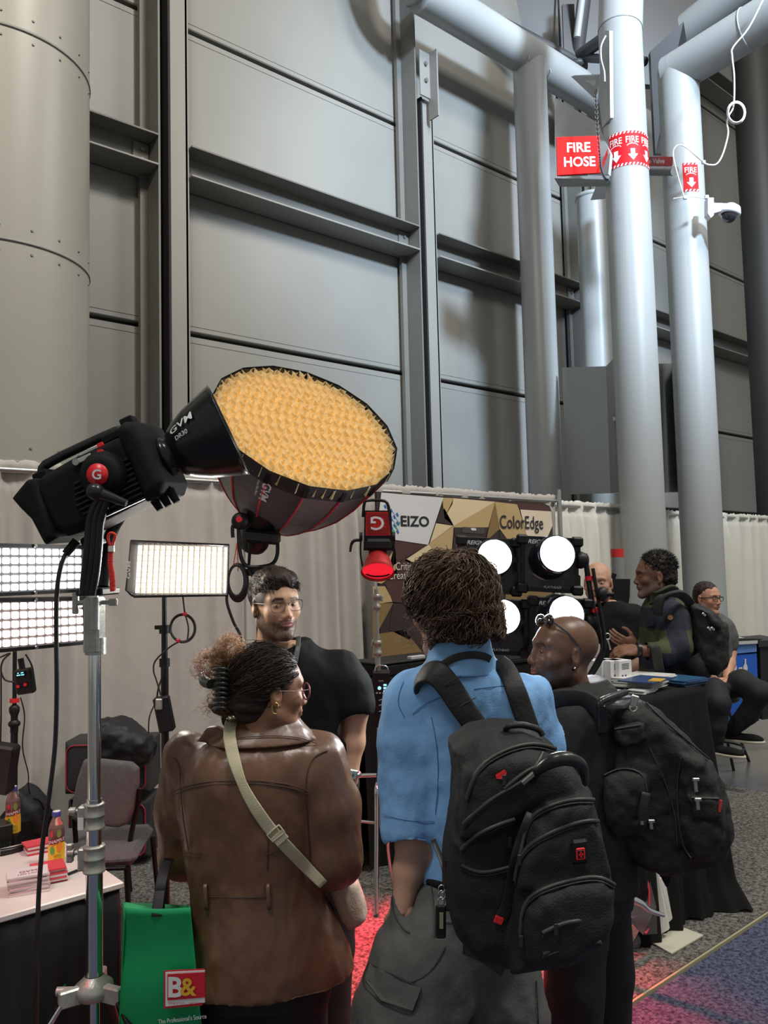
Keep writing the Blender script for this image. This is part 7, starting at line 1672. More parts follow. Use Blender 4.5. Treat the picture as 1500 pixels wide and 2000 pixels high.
# tall black flag / speaker behind
bsk = P(1218, 1160, 6.2); kk = Thing('black_softbox', 'black tapered softbox on a stand behind the bald man', 'softbox', P(1215, 1190, 6.2))
kk.part('shell', MB().prism([P(1196, 1131, 6.2), P(1231, 1131, 6.2), P(1230, 1165, 6.2), P(1226, 1190, 6.2), P(1196, 1190, 6.2)], FH*.25), blkm); kk.part('arm', MB().tube([P(1185, 1170, 6.0), P(1200, 1120, 6.0)], .018, 8), blkm)
kk.part('stand_pole', MB().tube([(bsk[0], bsk[1]+.1, .0), (bsk[0], bsk[1]+.1, P(1215, 1188, 6.2)[2])], .018, 10), blkm)
kk.part('foot_plate', MB().box((bsk[0], bsk[1]+.1, .01), (.2, .2, .01), bev=.004), blkm)

# ================================================================== man in plaid jacket
D = 4.6; mp = person('man in navy and olive plaid jacket with dark backpack, in profile facing left', 1300, D)
fr = Fr(1300, 1260, D); L = fr.L; R2 = M2(L); skp = (.17, .078, .048)
Ap = face_axes(-92, -1, 0); Op = P(1277, 1127, D)
hp2 = head_mesh(Op, Ap, skp, h=.004, k=1.0, brow=(.02, .012, .01), lip=(.22, .08, .06), beard=(.22, .18, .16), beard_amt=.5, neck_dir=(0, -.45, -1), neck_r=.056, neck_len=.2)
def bpf2(s, L):
    s.stack(R2([(1296, 1175, .06, .06, 0), (1300, 1230, .10, .14, 0), (1310, 1340, .11, .15, 0)]), k=.02)
    s.chain([L(1308, 1212, -.14), L(1318, 1262, -.22), L(1298, 1275, -.27), L(1248, 1270, -.28)], [.05, .045, .04, .030], k=.02); s.chain([L(1300, 1205, .18), L(1300, 1265, .2), L(1242, 1262, .02)], [.05, .045, .03], k=.02)
bp2 = colour(garment(fr, (1215, 1168, -.36), (1370, 1350, .30), .010, bpf2), skp); parts_ = [hp2, bp2]
hand(parts_, fr.W(L(1246, 1269, -.28)), -RH*1-ZZ*.05, ZZ*.8-FH*.5, ZZ+FH*.2, 1.05, .45, (.20, .095, .055), .0045); hand(parts_, fr.W(L(1240, 1262, .02)), -RH*1+ZZ*.4, -FH*.6-ZZ*.3, ZZ, 1.0, .35, (.30, .15, .10), .0045)
mp.part('body', np_mesh('body', parts_, mp.base), SK); eyes(mp, Op, Ap, 1.0)
cap_ = hair_cap(Op, Ap, [((0, -.028, .060), (.083, .104, .088)), ((0, -.065, .0), (.074, .065, .075))], [((0, .112, -.02), (.12, .075, .13)), ((.09, .028, -.055), (.05, .05, .06)), ((-.09, .028, -.055), (.05, .05, .06)), ((0, -.03, -.16), (.12, .14, .10))], h=.0045, amp=.006, freq=(60, 60, 60), col=(.008, .006, .006), col2=(.028, .022, .02))
u = fib(1200, rng, -.2, 1); rt = np.array((0, -.028, .060))+u*np.array((.082, .103, .087)); rt = rt[(rt[:, 1] < .055)]
h1 = strands(Op, Ap, rt, lambda p, t, r: (p-np.array((0, -.03, .05)))*8+r.normal(0, .5, p.shape), 6, .004, (.003, 500), .0016, ((.006, .005, .005), (.03, .024, .02)), rng)
mp.part('hair', np_mesh('hair', [cap_, h1], mp.base), hair_m)
plaid = mat('plaid_wool', (.02, .025, .05), .85); nt = plaid.node_tree; N = nt.nodes; LK = nt.links; tc = N.new('ShaderNodeTexCoord'); sx = N.new('ShaderNodeSeparateXYZ'); LK.new(tc.outputs['Object'], sx.inputs[0])
def sq(sock, sc_, off):
    a = N.new('ShaderNodeMath'); a.operation = 'MULTIPLY_ADD'; a.inputs[1].default_value = sc_; a.inputs[2].default_value = off; LK.new(sock, a.inputs[0]); f = N.new('ShaderNodeMath'); f.operation = 'FRACT'; LK.new(a.outputs[0], f.inputs[0]); g = N.new('ShaderNodeMath'); g.operation = 'GREATER_THAN'; g.inputs[1].default_value = .5; LK.new(f.outputs[0], g.inputs[0]); return g.outputs[0]
ad_ = N.new('ShaderNodeMath'); ad_.operation = 'SUBTRACT'; LK.new(sx.outputs[0], ad_.inputs[0]); LK.new(sx.outputs[1], ad_.inputs[1])
h_, v_ = sq(sx.outputs[2], 4.4, .05), sq(ad_.outputs[0], 3.4, .2); mm = N.new('ShaderNodeMath'); mm.operation = 'ADD'; LK.new(h_, mm.inputs[0]); LK.new(v_, mm.inputs[1]); m2 = N.new('ShaderNodeMath'); m2.operation = 'MULTIPLY'; m2.inputs[1].default_value = .5; LK.new(mm.outputs[0], m2.inputs[0])
cr = N.new('ShaderNodeValToRGB'); cr.color_ramp.interpolation = 'CONSTANT'; cr.color_ramp.elements[0].color = (.008, .010, .022, 1); cr.color_ramp.elements[1].position = .4; cr.color_ramp.elements[1].color = (.013, .017, .030, 1); e = cr.color_ramp.elements.new(.8); e.color = (.048, .058, .020, 1); LK.new(m2.outputs[0], cr.inputs[0]); LK.new(cr.outputs[0], N['Principled BSDF'].inputs['Base Color'])
def pjf(s, L):
    s.stack(R2([(1300, 1152, .075, .075, 0), (1298, 1172, .10, .11, 0), (1300, 1188, .125, .17, 0), (1302, 1220, .145, .20, 0), (1305, 1300, .150, .21, 0), (1308, 1400, .16, .21, 0)]), k=.03)
    s.chain([L(1314, 1205, -.17), L(1322, 1262, -.25), L(1300, 1277, -.28), L(1258, 1272, -.28)], [.085, .078, .062, .045], k=.04); s.chain([L(1300, 1205, .18), L(1302, 1265, .22), L(1252, 1265, .04)], [.08, .07, .042], k=.04)
pj = garment(fr, (1225, 1145, -.40), (1380, 1405, .34), .009, pjf, wr=[(.007, 6, 5, 6), (.005, 15, 12, 15)], seed=81)
mp.part('plaid_jacket', np_mesh('plaid_jacket', [pj], mp.base), plaid); Sp = Surf(pj[0], 5)
mp.part('sleeve_badge', MB().cyl(Sp.at(1309, 1206, .012), Sp.at(1309, 1206, -.01), .014, n=18), mat('patch_tan', (.45, .24, .10), .7))
mp.part('collar', MB().ribbon(catmull([P(1272, 1172, D-.08), P(1284, 1162, D-.12), P(1304, 1152, D-.09), P(1316, 1156, D-.03)], 4), nrm(U3*.7-F3*.5+R3*.3), .07, .012), mat('olive_wool', (.030, .036, .016), .85))
mp.part('breast_pocket', MB().prism([Sp.at(x, y, .008) for x, y in ((1262, 1212), (1276, 1210), (1278, 1222), (1264, 1224))], F3*.006), mat('navy_wool', (.010, .014, .03), .85))
mp.part('tied_scarf', MB().ribbon(catmull([P(1268, 1262, D-.34), P(1280, 1266, D-.36), P(1286, 1300, D-.34), P(1292, 1330, D-.30)], 4), R3, .05, .012), mat('scarf_grey', (.035, .037, .032), .9))
mp.part('watch', MB().cyl(P(1243, 1269, D-.28), P(1250, 1270, D-.28), .040, n=18), blk2)
def ptf(s, L):
    s.stack(R2([(1308, 1380, .15, .17, 0), (1308, 1450, .15, .17, 0)]), k=.02); s.chain([L(1300, 1440, -.08), L(1295, 1660, -.08)], [.10, .075]); s.chain([L(1318, 1440, .08), L(1322, 1650, .08)], [.10, .075])
mp.part('trousers', np_mesh('trousers', [garment(fr, (1230, 1370, -.3), (1390, 1690, .3), .014, ptf)], mp.base), tro)
for q in ((1295, 1640, -.08), (1322, 1620, .08)): p = fr.W(L(*q)); shoe(mp, (p[0], p[1], .0), -RH, tro, blk)
D = 4.55; pb2 = Thing('backpack', 'black soft backpack with open top flap on the man in plaid jacket', 'backpack', P(1370, 1310, D))
fr = Fr(1370, 1240, D); L = fr.L; PL = lambda q, z=0: [L(x[0], x[1], z) for x in q]
def pbf(s, L):
    s.pillow(PL([(1332, 1180), (1348, 1178), (1368, 1184), (1384, 1196), (1394, 1210), (1404, 1215), (1404, 1250), (1400, 1290), (1384, 1318), (1366, 1312), (1342, 1296), (1334, 1250)]), -.17, .15, .05, .02, puff=.02)
    s.pillow(PL([(1360, 1188), (1380, 1192), (1400, 1214), (1402, 1228), (1388, 1226)], -.15), -.22, -.05, .02, .01)
pg2 = garment(fr, (1310, 1155, -.26), (1425, 1335, .2), .009, pbf, wr=[(.012, 9, 7, 9), (.008, 20, 14, 20)], seed=91)
pb2.part('pack_body', np_mesh('pack_body', [pg2], pb2.base), mat('soft_pack_cloth', (.008, .008, .007), .7, 0, .2, 8, .2, 60))
pb2.part('shoulder_strap', MB().ribbon(catmull([P(1350, 1180, D-.1), P(1332, 1162, D-.18), P(1310, 1160, D-.26), P(1290, 1170, D-.26), P(1284, 1200, D-.22)], 4), [nrm(U3*.8-F3*.5), nrm(R3-F3)], .05, .012), mat('strap_grey', (.03, .03, .027), .8))
for (x, y) in ((1375, 1200), (1385, 1228), (1392, 1228)): pb2.part('metal_hook', MB().box(P(x, y, D-.26), (.012, .006, .004), [nrm(R3-U3), nrm(U3+R3), F3], bev=.002), pm_)
pb2.part('pouch_tail', MB().tube(catmull([P(1345, 1290, D-.1), P(1360, 1306, D-.12), P(1385, 1316, D-.12)], 4), [.10, .085, .03], 12), mat('soft_pack_cloth', (.013, .013, .011), .7))
hk_ = Thing('keyring_charm', 'small silver ring charm dangling from the plaid man\'s fingers', 'charm', P(1188, 1262, D-.3))
hk_.part('ring', MB().tube([P(1186+6*math.cos(a), 1243+6*math.sin(a), D-.3) for a in np.linspace(0, 2*pi, 18)[:-1]], .0035, 6, closed=True), pm_)
hk_.part('chain', MB().tube(catmull([P(1187, 1250, D-.3), P(1190, 1260, D-.3), P(1192, 1269, D-.3)], 3), [.006, .004, .006], 8), pm_)

# ================================================================== seated man
D = 6.3; ms = person('man with black-framed glasses and grey polo, seated on a tall stool with clasped hands', 1400, D)
fr = Fr(1400, 1300, D); L = fr.L; R2 = M2(L); sks = (.50, .26, .17)
As = face_axes(30, -3, 0); Os = P(1382, 1170, D)
hs2 = head_mesh(Os, As, sks, h=.004, k=1.0, brow=(.04, .025, .02), neck_r=.058, jaw=1.06, beard=(.22, .13, .10), beard_amt=.3)
def bsf(s, L):
    s.stack(R2([(1384, 1200, .06, .06, 0), (1388, 1226, .11, .09, 0), (1392, 1320, .13, .11, 0)]), k=.02)
    s.chain([L(1414, 1224, 0), L(1424, 1275, -.02), L(1424, 1296, -.08), L(1419, 1334, -.22)], [.058, .052, .046, .030], k=.02); s.chain([L(1358, 1222, 0), L(1358, 1275, -.05), L(1368, 1305, -.16), L(1402, 1334, -.24)], [.058, .05, .045, .030], k=.02)
bs2 = colour(garment(fr, (1330, 1192, -.36), (1450, 1350, .2), .010, bsf), sks); parts_ = [hs2, bs2]
hand(parts_, fr.W(L(1418, 1331, -.22)), -ZZ*.8-RH*.35-FH*.3, RH*.8-FH*.6, ZZ-RH, 1.0, .6, sks, .0045); hand(parts_, fr.W(L(1402, 1331, -.24)), RH*.8-ZZ*.6, -FH-RH*.3+ZZ*.3, ZZ, 1.0, .55, sks, .0045)
ms.part('body', np_mesh('body', parts_, ms.base), SK); eyes(ms, Os, As, 1.0)
cap_ = hair_cap(Os, As, [((0, -.020, .056), (.080, .100, .083)), ((0, -.05, .01), (.075, .07, .08))], [((0, .118, -.02), (.085, .075, .105)), ((.09, .035, -.06), (.06, .055, .07)), ((-.09, .035, -.06), (.06, .055, .07)), ((0, -.03, -.15), (.12, .13, .09))], h=.0045, amp=.003, freq=(60, 60, 60), col=(.015, .010, .008), col2=(.05, .033, .025))
ms.part('hair', np_mesh('hair', [cap_], ms.base), hair_m); specs(ms, Os, As, 1.0, .027, .017, blk2, .0022)
pol = mat('grey_polo_cloth', (.085, .087, .078), .8)
def plf(s, L):
    s.stack(R2([(1384, 1200, .075, .075, 0), (1386, 1208, .12, .10, 0), (1388, 1218, .155, .12, 0), (1389, 1245, .160, .13, 0), (1389, 1300, .155, .14, 0), (1392, 1336, .17, .15, 0)]), k=.03, yaw=-.3)
    s.chain([L(1412, 1222, 0), L(1421, 1242, 0), L(1424, 1260, -.01)], [.075, .074, .070], k=.05); s.chain([L(1360, 1222, 0), L(1354, 1245, -.02), L(1354, 1268, -.04)], [.085, .085, .08], k=.05)
ms.part('polo_shirt', np_mesh('polo_shirt', [garment(fr, (1325, 1194, -.26), (1455, 1345, .26), .010, plf, wr=[(.009, 6, 4, 6), (.006, 14, 9, 14)], seed=95)], ms.base), pol)
jean = mat('dark_denim', (.008, .009, .012), .8)
def jf(s, L):
    s.ell(L(1394, 1338, 0), (.20, .10, .17), k=.05)
    s.chain([L(1412, 1338, -.05), L(1448, 1336, -.25), L(1484, 1352, -.42)], [.11, .10, .085], k=.05); s.chain([L(1484, 1352, -.42), L(1462, 1392, -.36), L(1436, 1420, -.30)], [.082, .07, .055], k=.03)
    s.chain([L(1380, 1342, -.05), L(1395, 1352, -.25), L(1404, 1372, -.42)], [.11, .10, .085], k=.05); s.chain([L(1404, 1372, -.42), L(1398, 1420, -.40), L(1396, 1448, -.38)], [.082, .07, .058], k=.03)
ms.part('jeans', np_mesh('jeans', [garment(fr, (1330, 1300, -.56), (1530, 1465, .25), .010, jf, wr=[(.008, 8, 6, 8)], seed=97)], ms.base), jean)
cream_s = mat('sole_cream', (.5, .46, .36), .6)
for q, d_ in (((1400, 1457, -.40), RH*.7-FH*.8), ((1434, 1432, -.28), RH*.8-FH*.5)): p = fr.W(L(*q)); shoe(ms, p-ZZ*.06, d_, blkf, cream_s)
b2 = Thing('name_badge', 'white badge with orange stripe hanging at the waist of the seated man', 'badge', P(1400, 1312, D-.28))
b2.part('card', MB().prism([P(1398, 1282, D-.28), P(1408, 1304, D-.28), P(1393, 1316, D-.28), P(1390, 1300, D-.28)], F3*.004), mat('badge_white', (.75, .73, .70), .5)); b2.part('stripe', MB().prism([P(1392, 1309, D-.285), P(1407, 1301, D-.285), P(1408, 1304, D-.285), P(1393, 1312, D-.285)], F3*.003), mat('badge_orange', (.7, .12, .04), .5))
stl = Thing('bar_stool', 'tall stool with thin black legs under the seated man', 'stool', PZ(1410, 1500, 0)); sc0 = P(1394, 1358, D); 
stl.part('seat', MB().lathe((sc0[0], sc0[1], sc0[2]-.04), ZZ, [(0, 0), (.17, 0), (.19, .02), (.18, .045), (0, .05)], 28), blk)
for e in ((1433, 1505, 0), (1463, 1487, 0), (1380, 1470, 0), (1350, 1490, 0)):
    g_ = PZ(e[0], e[1], .0); tp_ = np.array([sc0[0], sc0[1], sc0[2]-.03])+(g_-np.array([sc0[0], sc0[1], 0]))*.25; stl.part('leg', MB().tube([tp_, g_], .012, 8), blkm)
stl.part('foot_ring', MB().tube([np.array((sc0[0]+.2*math.cos(a), sc0[1]+.2*math.sin(a), .28)) for a in np.linspace(0, 2*pi, 24)[:-1]], .008, 6, closed=True), blkm)

# ================================================================== tables and things on them
# bar-height table with black cloth
TY, TX1, TX0, TH = 2.13, 3.97, 3.28, 1.07
tclm = mat('black_tablecloth', (.008, .008, .0075), .85, 0, .1, 4, .1, 60, spec=.2)
tb = Thing('bar_table', 'tall table under a floor-length black cloth with brochures on it', 'table', ((TX0+TX1)/2, TY+.3, 0))
tb.part('tabletop', MB().box(((TX0+TX1)/2, TY+.35, TH-.012), ((TX1-TX0)/2, .35, .012), bev=.004), blk)
for x in (TX0+.06, TX1-.06):
    for y in (TY+.06, TY+.64): tb.part('leg', MB().cyl((x, y, 0), (x, y, TH-.02), .018, n=12), blkm)
def clothv():
    ring = []; x0, x1, y0, y1 = TX0, TX1, TY, TY+.7
    per = [(x0+(x1-x0)*i/40, y0, (0, -1)) for i in range(40)]+[(x1, y0+(y1-y0)*i/26, (1, 0)) for i in range(26)]+[(x1-(x1-x0)*i/40, y1, (0, 1)) for i in range(40)]+[(x0, y1-(y1-y0)*i/26, (-1, 0)) for i in range(26)]
    V = []; n = len(per); nv = 26
    for j in range(nv+1):
        t = j/nv
        for i, (x, y, d) in enumerate(per):
            cor = math.exp(-((x-x1)**2+(y-y0)**2)/.03); w_ = .035*math.sin(i*.55)*t+.02*math.sin(i*1.3+2)*t; o_ = .008+.035*t+w_*.6+cor*(.02*t+.07*max(0, t-.88)*8)
            V.append((x+d[0]*o_+cor*.03*t, y+d[1]*o_-cor*.04*t, (TH+.004)*(1-t)+.018+.012*max(0, math.sin(i*.9))*t))
    c_ = len(V); V.append(((x0+x1)/2, (y0+y1)/2, TH+.022)); Fs = [(j*n+i, j*n+(i+1) % n, (j+1)*n+(i+1) % n, (j+1)*n+i) for j in range(nv) for i in range(n)]+[(c_, i, (i+1) % n) for i in range(n)]
    return V, Fs
V, Fs = clothv(); b = MB().add(V, Fs, 0, True); tcl = single('tablecloth', b, tclm, 'black cloth draped to the carpet over the tall brochure table', 'tablecloth', (TX1, TY, 0))
TT = TH+.024
def onT(px, py, z=TT): return PZ(px, py, z)
X_, Y_ = np.array([1., 0, 0]), np.array([0, 1., 0])
def stack(label, px, py, n, w_, d_, th_, m, z0, grp, ang=0, jit=.006, base=None, name='brochure', cat='brochure'):
    random.seed(int(px)); ORD = ['lowest', 'second lowest', 'third lowest', 'fourth lowest', 'fifth lowest', 'sixth lowest', 'seventh lowest', 'eighth lowest']; c = PZ(px, py, z0) if base is None else np.array(base)
    for i in range(n):
        a = ang+random.uniform(-.06, .06); ex = np.array([math.cos(a), math.sin(a), 0]); ey = np.array([-ex[1], ex[0], 0]); o = c+ex*random.uniform(-jit, jit)+ey*random.uniform(-jit, jit); o[2] = z0+th_*(i+.5)
        single(name, MB().box(o, (w_/2, d_/2, th_/2*.92), [ex, ey, ZZ]), m[i % len(m)], ('topmost ' if i == n-1 else ORD[i]+' ')+label, cat, o, grp)
    return c
pap, pap2, nvy = mat('paper_white', (.68, .68, .66), .55), mat('paper_cream', (.60, .59, .55), .55), mat('brochure_navy', (.03, .06, .16), .35)
stack('white brochure in the thick stack on the black tall table', 1258, 1338, 8, .30, .21, .006, [pap, pap2], TT, 'white brochures on the tall table', .15)
stack('navy brochure in the fanned stack on the black tall table', 1318, 1333, 6, .20, .26, .005, [nvy, mat('brochure_teal', (.03, .10, .20), .35)], TT, 'navy brochures on the tall table', -.1, .02)
stack('small white card in the low pile at the table front edge', 1256, 1352, 3, .12, .08, .006, [pap], TT, 'small white cards on the tall table', .1, .015, name='card', cat='card')
c = PZ(1262, 1327, TT+.05); single('brochure', MB().box(c, (.12, .09, .003), [nrm(X_+Y_*.1), nrm(Y_-X_*.1), ZZ]), nvy, 'open navy brochure with yellow corner lying across the white brochures', 'brochure', c)
c = PZ(1283, 1328, TT+.055); single('sticky_note', MB().box(c, (.05, .03, .002), [nrm(X_+Y_*.3), nrm(Y_-X_*.3), ZZ]), mat('brochure_yellow', (.6, .36, .05), .4), 'small yellow slip on the navy brochure', 'paper', c)
for i, (x, w1) in enumerate(((1167, .05), (1190, .055), (1209, .045))):
    c = PZ(x, 1337, TT); bx_ = Thing('carton', ['white printed carton nearest the lamp rig frame', 'white printed carton with a dark checked logo, centre of three', 'white printed carton next to the brochures'][i], 'carton', c)
    bx_.part('box', MB().box(c+ZZ*.065, (w1, .05, .063), [nrm(X_+Y_*(.2-.2*i)), nrm(Y_-X_*(.2-.2*i)), ZZ], bev=.002), pap)
    ex = nrm(X_+Y_*(.2-.2*i)); ey = np.cross(ZZ, ex); pr = MB()
    for k in range(4): pr.box(c+ZZ*(.11-.008*k)-ey*.0505, (.025, .0005, .0015), [ex, ey, ZZ])
    bx_.part('printed_lines', pr, mat('ink_grey', (.06, .055, .055), .4))
    pr = MB()
    for a_ in range(3):
        for b3 in range(3):
            if (a_+b3) % 2 == 0: pr.box(c+ZZ*(.04+.011*(b3-1))+ex*(.011*(a_-1)-.012)-ey*.0508, (.005, .0006, .005), [ex, ey, ZZ])
    bx_.part('printed_logo', pr, mat('ink_navy', (.03, .05, .10), .4))
    t = MB(); text_mb(t, 'EIZO', c+ZZ*.04+ex*.022-ey*.0512, ex, ZZ, .012, 0, .01, fit=.035); bx_.part('lettering', t, mat('ink_navy', (.03, .05, .10), .4))
# low black table of the monitor booth
mt2 = Thing('demo_table', 'black-draped table below the gold banner with small gear on it', 'table', PZ(820, 1700, 0))
q0 = P(790, 1330, 4.9); zt_ = P(820, 1322, 4.9)[2]; cx0, cy0 = q0[0], q0[1]
mt2.part('cloth', MB().grid(lambda u, v: (cx0-.35+2.1*u, cy0-.02-.04*v+.03*math.sin(u*40)*v, zt_*(1-v)+.02), 60, 12), tclm); mt2.part('top', MB().box((cx0+.7, cy0+.35, zt_), (1.05, .38, .012), bev=.004), tclm)
mt2.part('cloth', MB().grid(lambda u, v: (cx0-.35-.03*v, cy0+.7*u+.02*math.sin(u*30)*v, zt_*(1-v)+.02), 30, 12), tclm)
g_ = Thing('black_case', 'flat black equipment case on the draped demo table', 'case', P(800, 1300, 4.95)); pz = P(805, 1315, 5.0); g_.part('body', MB().box((pz[0], pz[1]+.1, zt_+.05), (.30, .15, .035), bev=.01), blkf); g_.part('lid', MB().box((pz[0], pz[1]+.1, zt_+.093), (.30, .15, .006), bev=.003), blk)
single('white_connector', MB().box((pz[0]+.02, pz[1]-.02, zt_+.108), (.06, .02, .01), bev=.003), mat('badge_grey', (.45, .45, .43), .4), 'small pale connector block on the flat black case', 'connector', (pz[0], pz[1]-.02, zt_+.1))
# left table
LT = .76; cr_ = PZ(243, 1722, LT); LY = cr_[1]; LX = cr_[0]
bk_c = PZ(60, 1612, LT); LY2 = LY+.62
lt = Thing('display_table', 'white-topped table with black skirt at lower left, pink-lit', 'table', (LX-.9, LY+.3, 0))
ltm = mat('table_laminate', (.66, .60, .56), .35)
lt.part('tabletop', MB().box((LX-.91, (LY+LY2)/2, LT-.010), (.91, (LY2-LY)/2, .010), bev=.004), ltm)
skt_ = MB(); nsk = 140
for (a, b3, f_) in (((LX-1.8, LY+.012), (LX-.012, LY+.012), (0, -1)), ((LX-.012, LY+.012), (LX-.012, LY2-.01), (1, 0))):
    skt_.grid(lambda u, v: (a[0]+(b3[0]-a[0])*u+f_[0]*(.012*abs(math.sin(u*60))*(v > .08)), a[1]+(b3[1]-a[1])*u+f_[1]*(.012*abs(math.sin(u*90))*(v > .08)), (LT-.024)*(1-v)+.02), nsk, 8)
o = lt.part('skirt', skt_, mat('skirt_black', (.008, .007, .008), .85)); o.modifiers.new('s', 'SOLIDIFY').thickness = .003
for x in (LX-1.75, LX-.06): lt.part('leg', MB().cyl((x, LY2-.05, 0), (x, LY2-.05, LT-.02), .014, n=10), blkm); lt.part('leg', MB().cyl((x, LY+.06, 0), (x, LY+.06, LT-.02), .014, n=10), blkm)
def bottle(px, py, label, H, dz=0):
    c = PZ(px, py, LT); th = Thing('juice_bottle', label, 'bottle', c, 'juice bottles on the display table'); r = H*.148
    pr = [(0, .0), (r*.85, .0), (r, .02*H*5), (r, .36*H), (r*.93, .40*H), (r*.93, .50*H), (r, .55*H), (r*.98, .66*H), (r*.75, .78*H), (r*.48, .86*H), (r*.46, .90*H)]
    th.part('glass', MB().lathe(c, ZZ, pr, 28), mat('bottle_pet', (.9, .55, .5), .08, trans=.85, alpha=1))
    th.part('juice', MB().lathe(c+ZZ*.002, ZZ, [(0, 0), (r*.82, 0), (r*.96, .10*H), (r*.96, .34*H), (r*.90, .42*H), (r*.9, .50*H), (r*.96, .56*H), (r*.92, .66*H), (0, .665*H)], 24), mat('juice_red', (.75, .10, .06), .2))
    th.part('label_sleeve', MB().lathe(c, ZZ, [(r*1.012, .06*H), (r*1.015, .34*H), (r*.95, .42*H)], 28), mat('label_yellow', (.90, .52, .03), .45))
    def wrap(x, y, o_=.001): a = -math.pi/2+.86+x/r; return (c[0]+(r*1.02+o_)*math.cos(a), c[1]+(r*1.02+o_)*math.sin(a), c[2]+y)
    a0 = math.atan2(-c[1], -c[0])
    wrap = lambda x, y, o_=.001: (c[0]+(r*1.03+o_)*math.cos(a0+x/r), c[1]+(r*1.03+o_)*math.sin(a0+x/r), c[2]+y)
    th.part('label_band', MB().grid(lambda u, v: wrap((u-.5)*r*2.2, .47*H+(u-.5)*.06*H+(v-.5)*.085*H), 12, 2), mat('label_maroon', (.25, .01, .04), .45))
    t = MB(); text_mb(t, 'SNAPPLE', (0, 0, 0), (1, 0, 0), (0, 1, 0), .055*H, 0, .01, fit=r*1.9, bend=lambda x, y: wrap(x, .47*H+x*.06*H/(r*2.2)+y, .0025)); th.part('lettering', t, prw)
    for (x, y, s2, m) in ((-.5, .30, .13, mat('label_green', (.12, .42, .08), .5)), (.4, .36, .16, mat('label_orange', (.9, .25, .03), .5)), (-.55, .60, .1, mat('label_red', (.6, .02, .05), .5)), (.3, .60, .13, mat('label_green2', (.2, .25, .05), .5))):
        th.part('label_fruit', MB().add([wrap(r*(x+s2*2*math.cos(a)), H*(y+s2*.6*math.sin(a)), .0015) for a in np.linspace(0, 2*pi, 13)[:-1]], [tuple(range(12))]), m)
    t = MB(); text_mb(t, 'APPLE', (0, 0, 0), (1, 0, 0), (0, 1, 0), .05*H, 0, .0, fit=r*.9, bend=lambda x, y: wrap(x+r*.15, .20*H+y, .0018)); text_mb(t, 'MANGO', (0, 0, 0), (1, 0, 0), (0, 1, 0), .05*H, 0, .0, fit=r*.9, bend=lambda x, y: wrap(x+r*.15, .125*H+y, .0018)); th.part('printed_name', t, mat('ink_olive', (.12, .10, .02), .5))
    th.part('cap', MB().lathe(c, ZZ, [(r*.52, .885*H), (r*.54, .89*H), (r*.54, .965*H), (r*.5, .975*H), (0, .975*H)], 28), mat('cap_blue', (.05, .06, .30), .4)); th.part('cap_top', MB().cyl(c+ZZ*.974*H, c+ZZ*.979*H, r*.46, n=24), prw)
bottle(110, 1688, 'juice bottle with blue cap nearest the chrome stand, beside the booklets', .178)
bottle(25, 1630, 'juice bottle with blue cap at far left of the display table', .182)
bkc = [mat('booklet_white', (.62, .55, .55), .45), mat('booklet_pinkish', (.62, .42, .42), .45)]
c = stack('white booklet in the front stack on the display table', 55, 1738, 9, .115, .085, .0062, bkc, LT, 'booklets in the front stack', -.25, .004, name='booklet', cat='booklet')
t = MB(); text_mb(t, 'GVM', c+ZZ*(.0062*9+.001), nrm(X_-Y_*.25), nrm(Y_+X_*.25), .016, 0, .0, fit=.05); text_mb(t, 'LED LIGHT', c+ZZ*(.0062*9+.001)-Y_*.022, nrm(X_-Y_*.25), nrm(Y_+X_*.25), .010, 0, .0, fit=.07)
single('printed_cover', t, mat('ink_maroon', (.25, .03, .04), .5), 'maroon lettering printed on the top booklet of the front stack', 'print', c)
bkr = [mat('booklet_red', (.62, .05, .07), .4), bkc[0]]
stack('red-and-white booklet in the stack beside the nearer bottle', 95, 1718, 7, .10, .09, .0065, bkr, LT, 'red booklets beside the bottle', -.2, .004, name='booklet', cat='booklet')
stack('red-and-white booklet in the small pile behind the nearer bottle', 76, 1662, 5, .09, .07, .0065, bkr, LT, 'booklets behind the bottle', -.1, .005, name='booklet', cat='booklet')
single('dark_tool', MB().tube(catmull([PZ(0, 1665, LT+.012), PZ(25, 1660, LT+.012), PZ(42, 1655, LT+.010), PZ(56, 1650, LT+.006)], 4), [.012, .010, .011, .003], 10), blkm, 'dark tapered tool handle lying on the display table at left edge', 'tool', PZ(20, 1660, LT))
single('black_pen', MB().tube([PZ(126, 1712, LT+.006), PZ(152, 1698, LT+.006)], .004, 8), blk, 'black pen on the table right of the red booklets', 'pen', PZ(126, 1712, LT)) if False else single('black_pen', MB().tube([PZ(128, 1709, LT+.006), PZ(158, 1697, LT+.006)], .004, 8), blk, 'slim black pen right of the booklets on the display table', 'pen', PZ(128, 1709, LT))
single('black_box', MB().box(PZ(-5, 1640, LT)+ZZ*.03, (.04, .05, .03), bev=.004), blkm, 'small black box at the very left edge of the display table', 'box', PZ(-5, 1640, LT))
lamp('table_red_lamp', 'SPOT', (-.5, 2.5, 2.2), tuple(PZ(50, 1700, LT)), 42, (1, .10, .12), .05, spot=42, blend=.5)

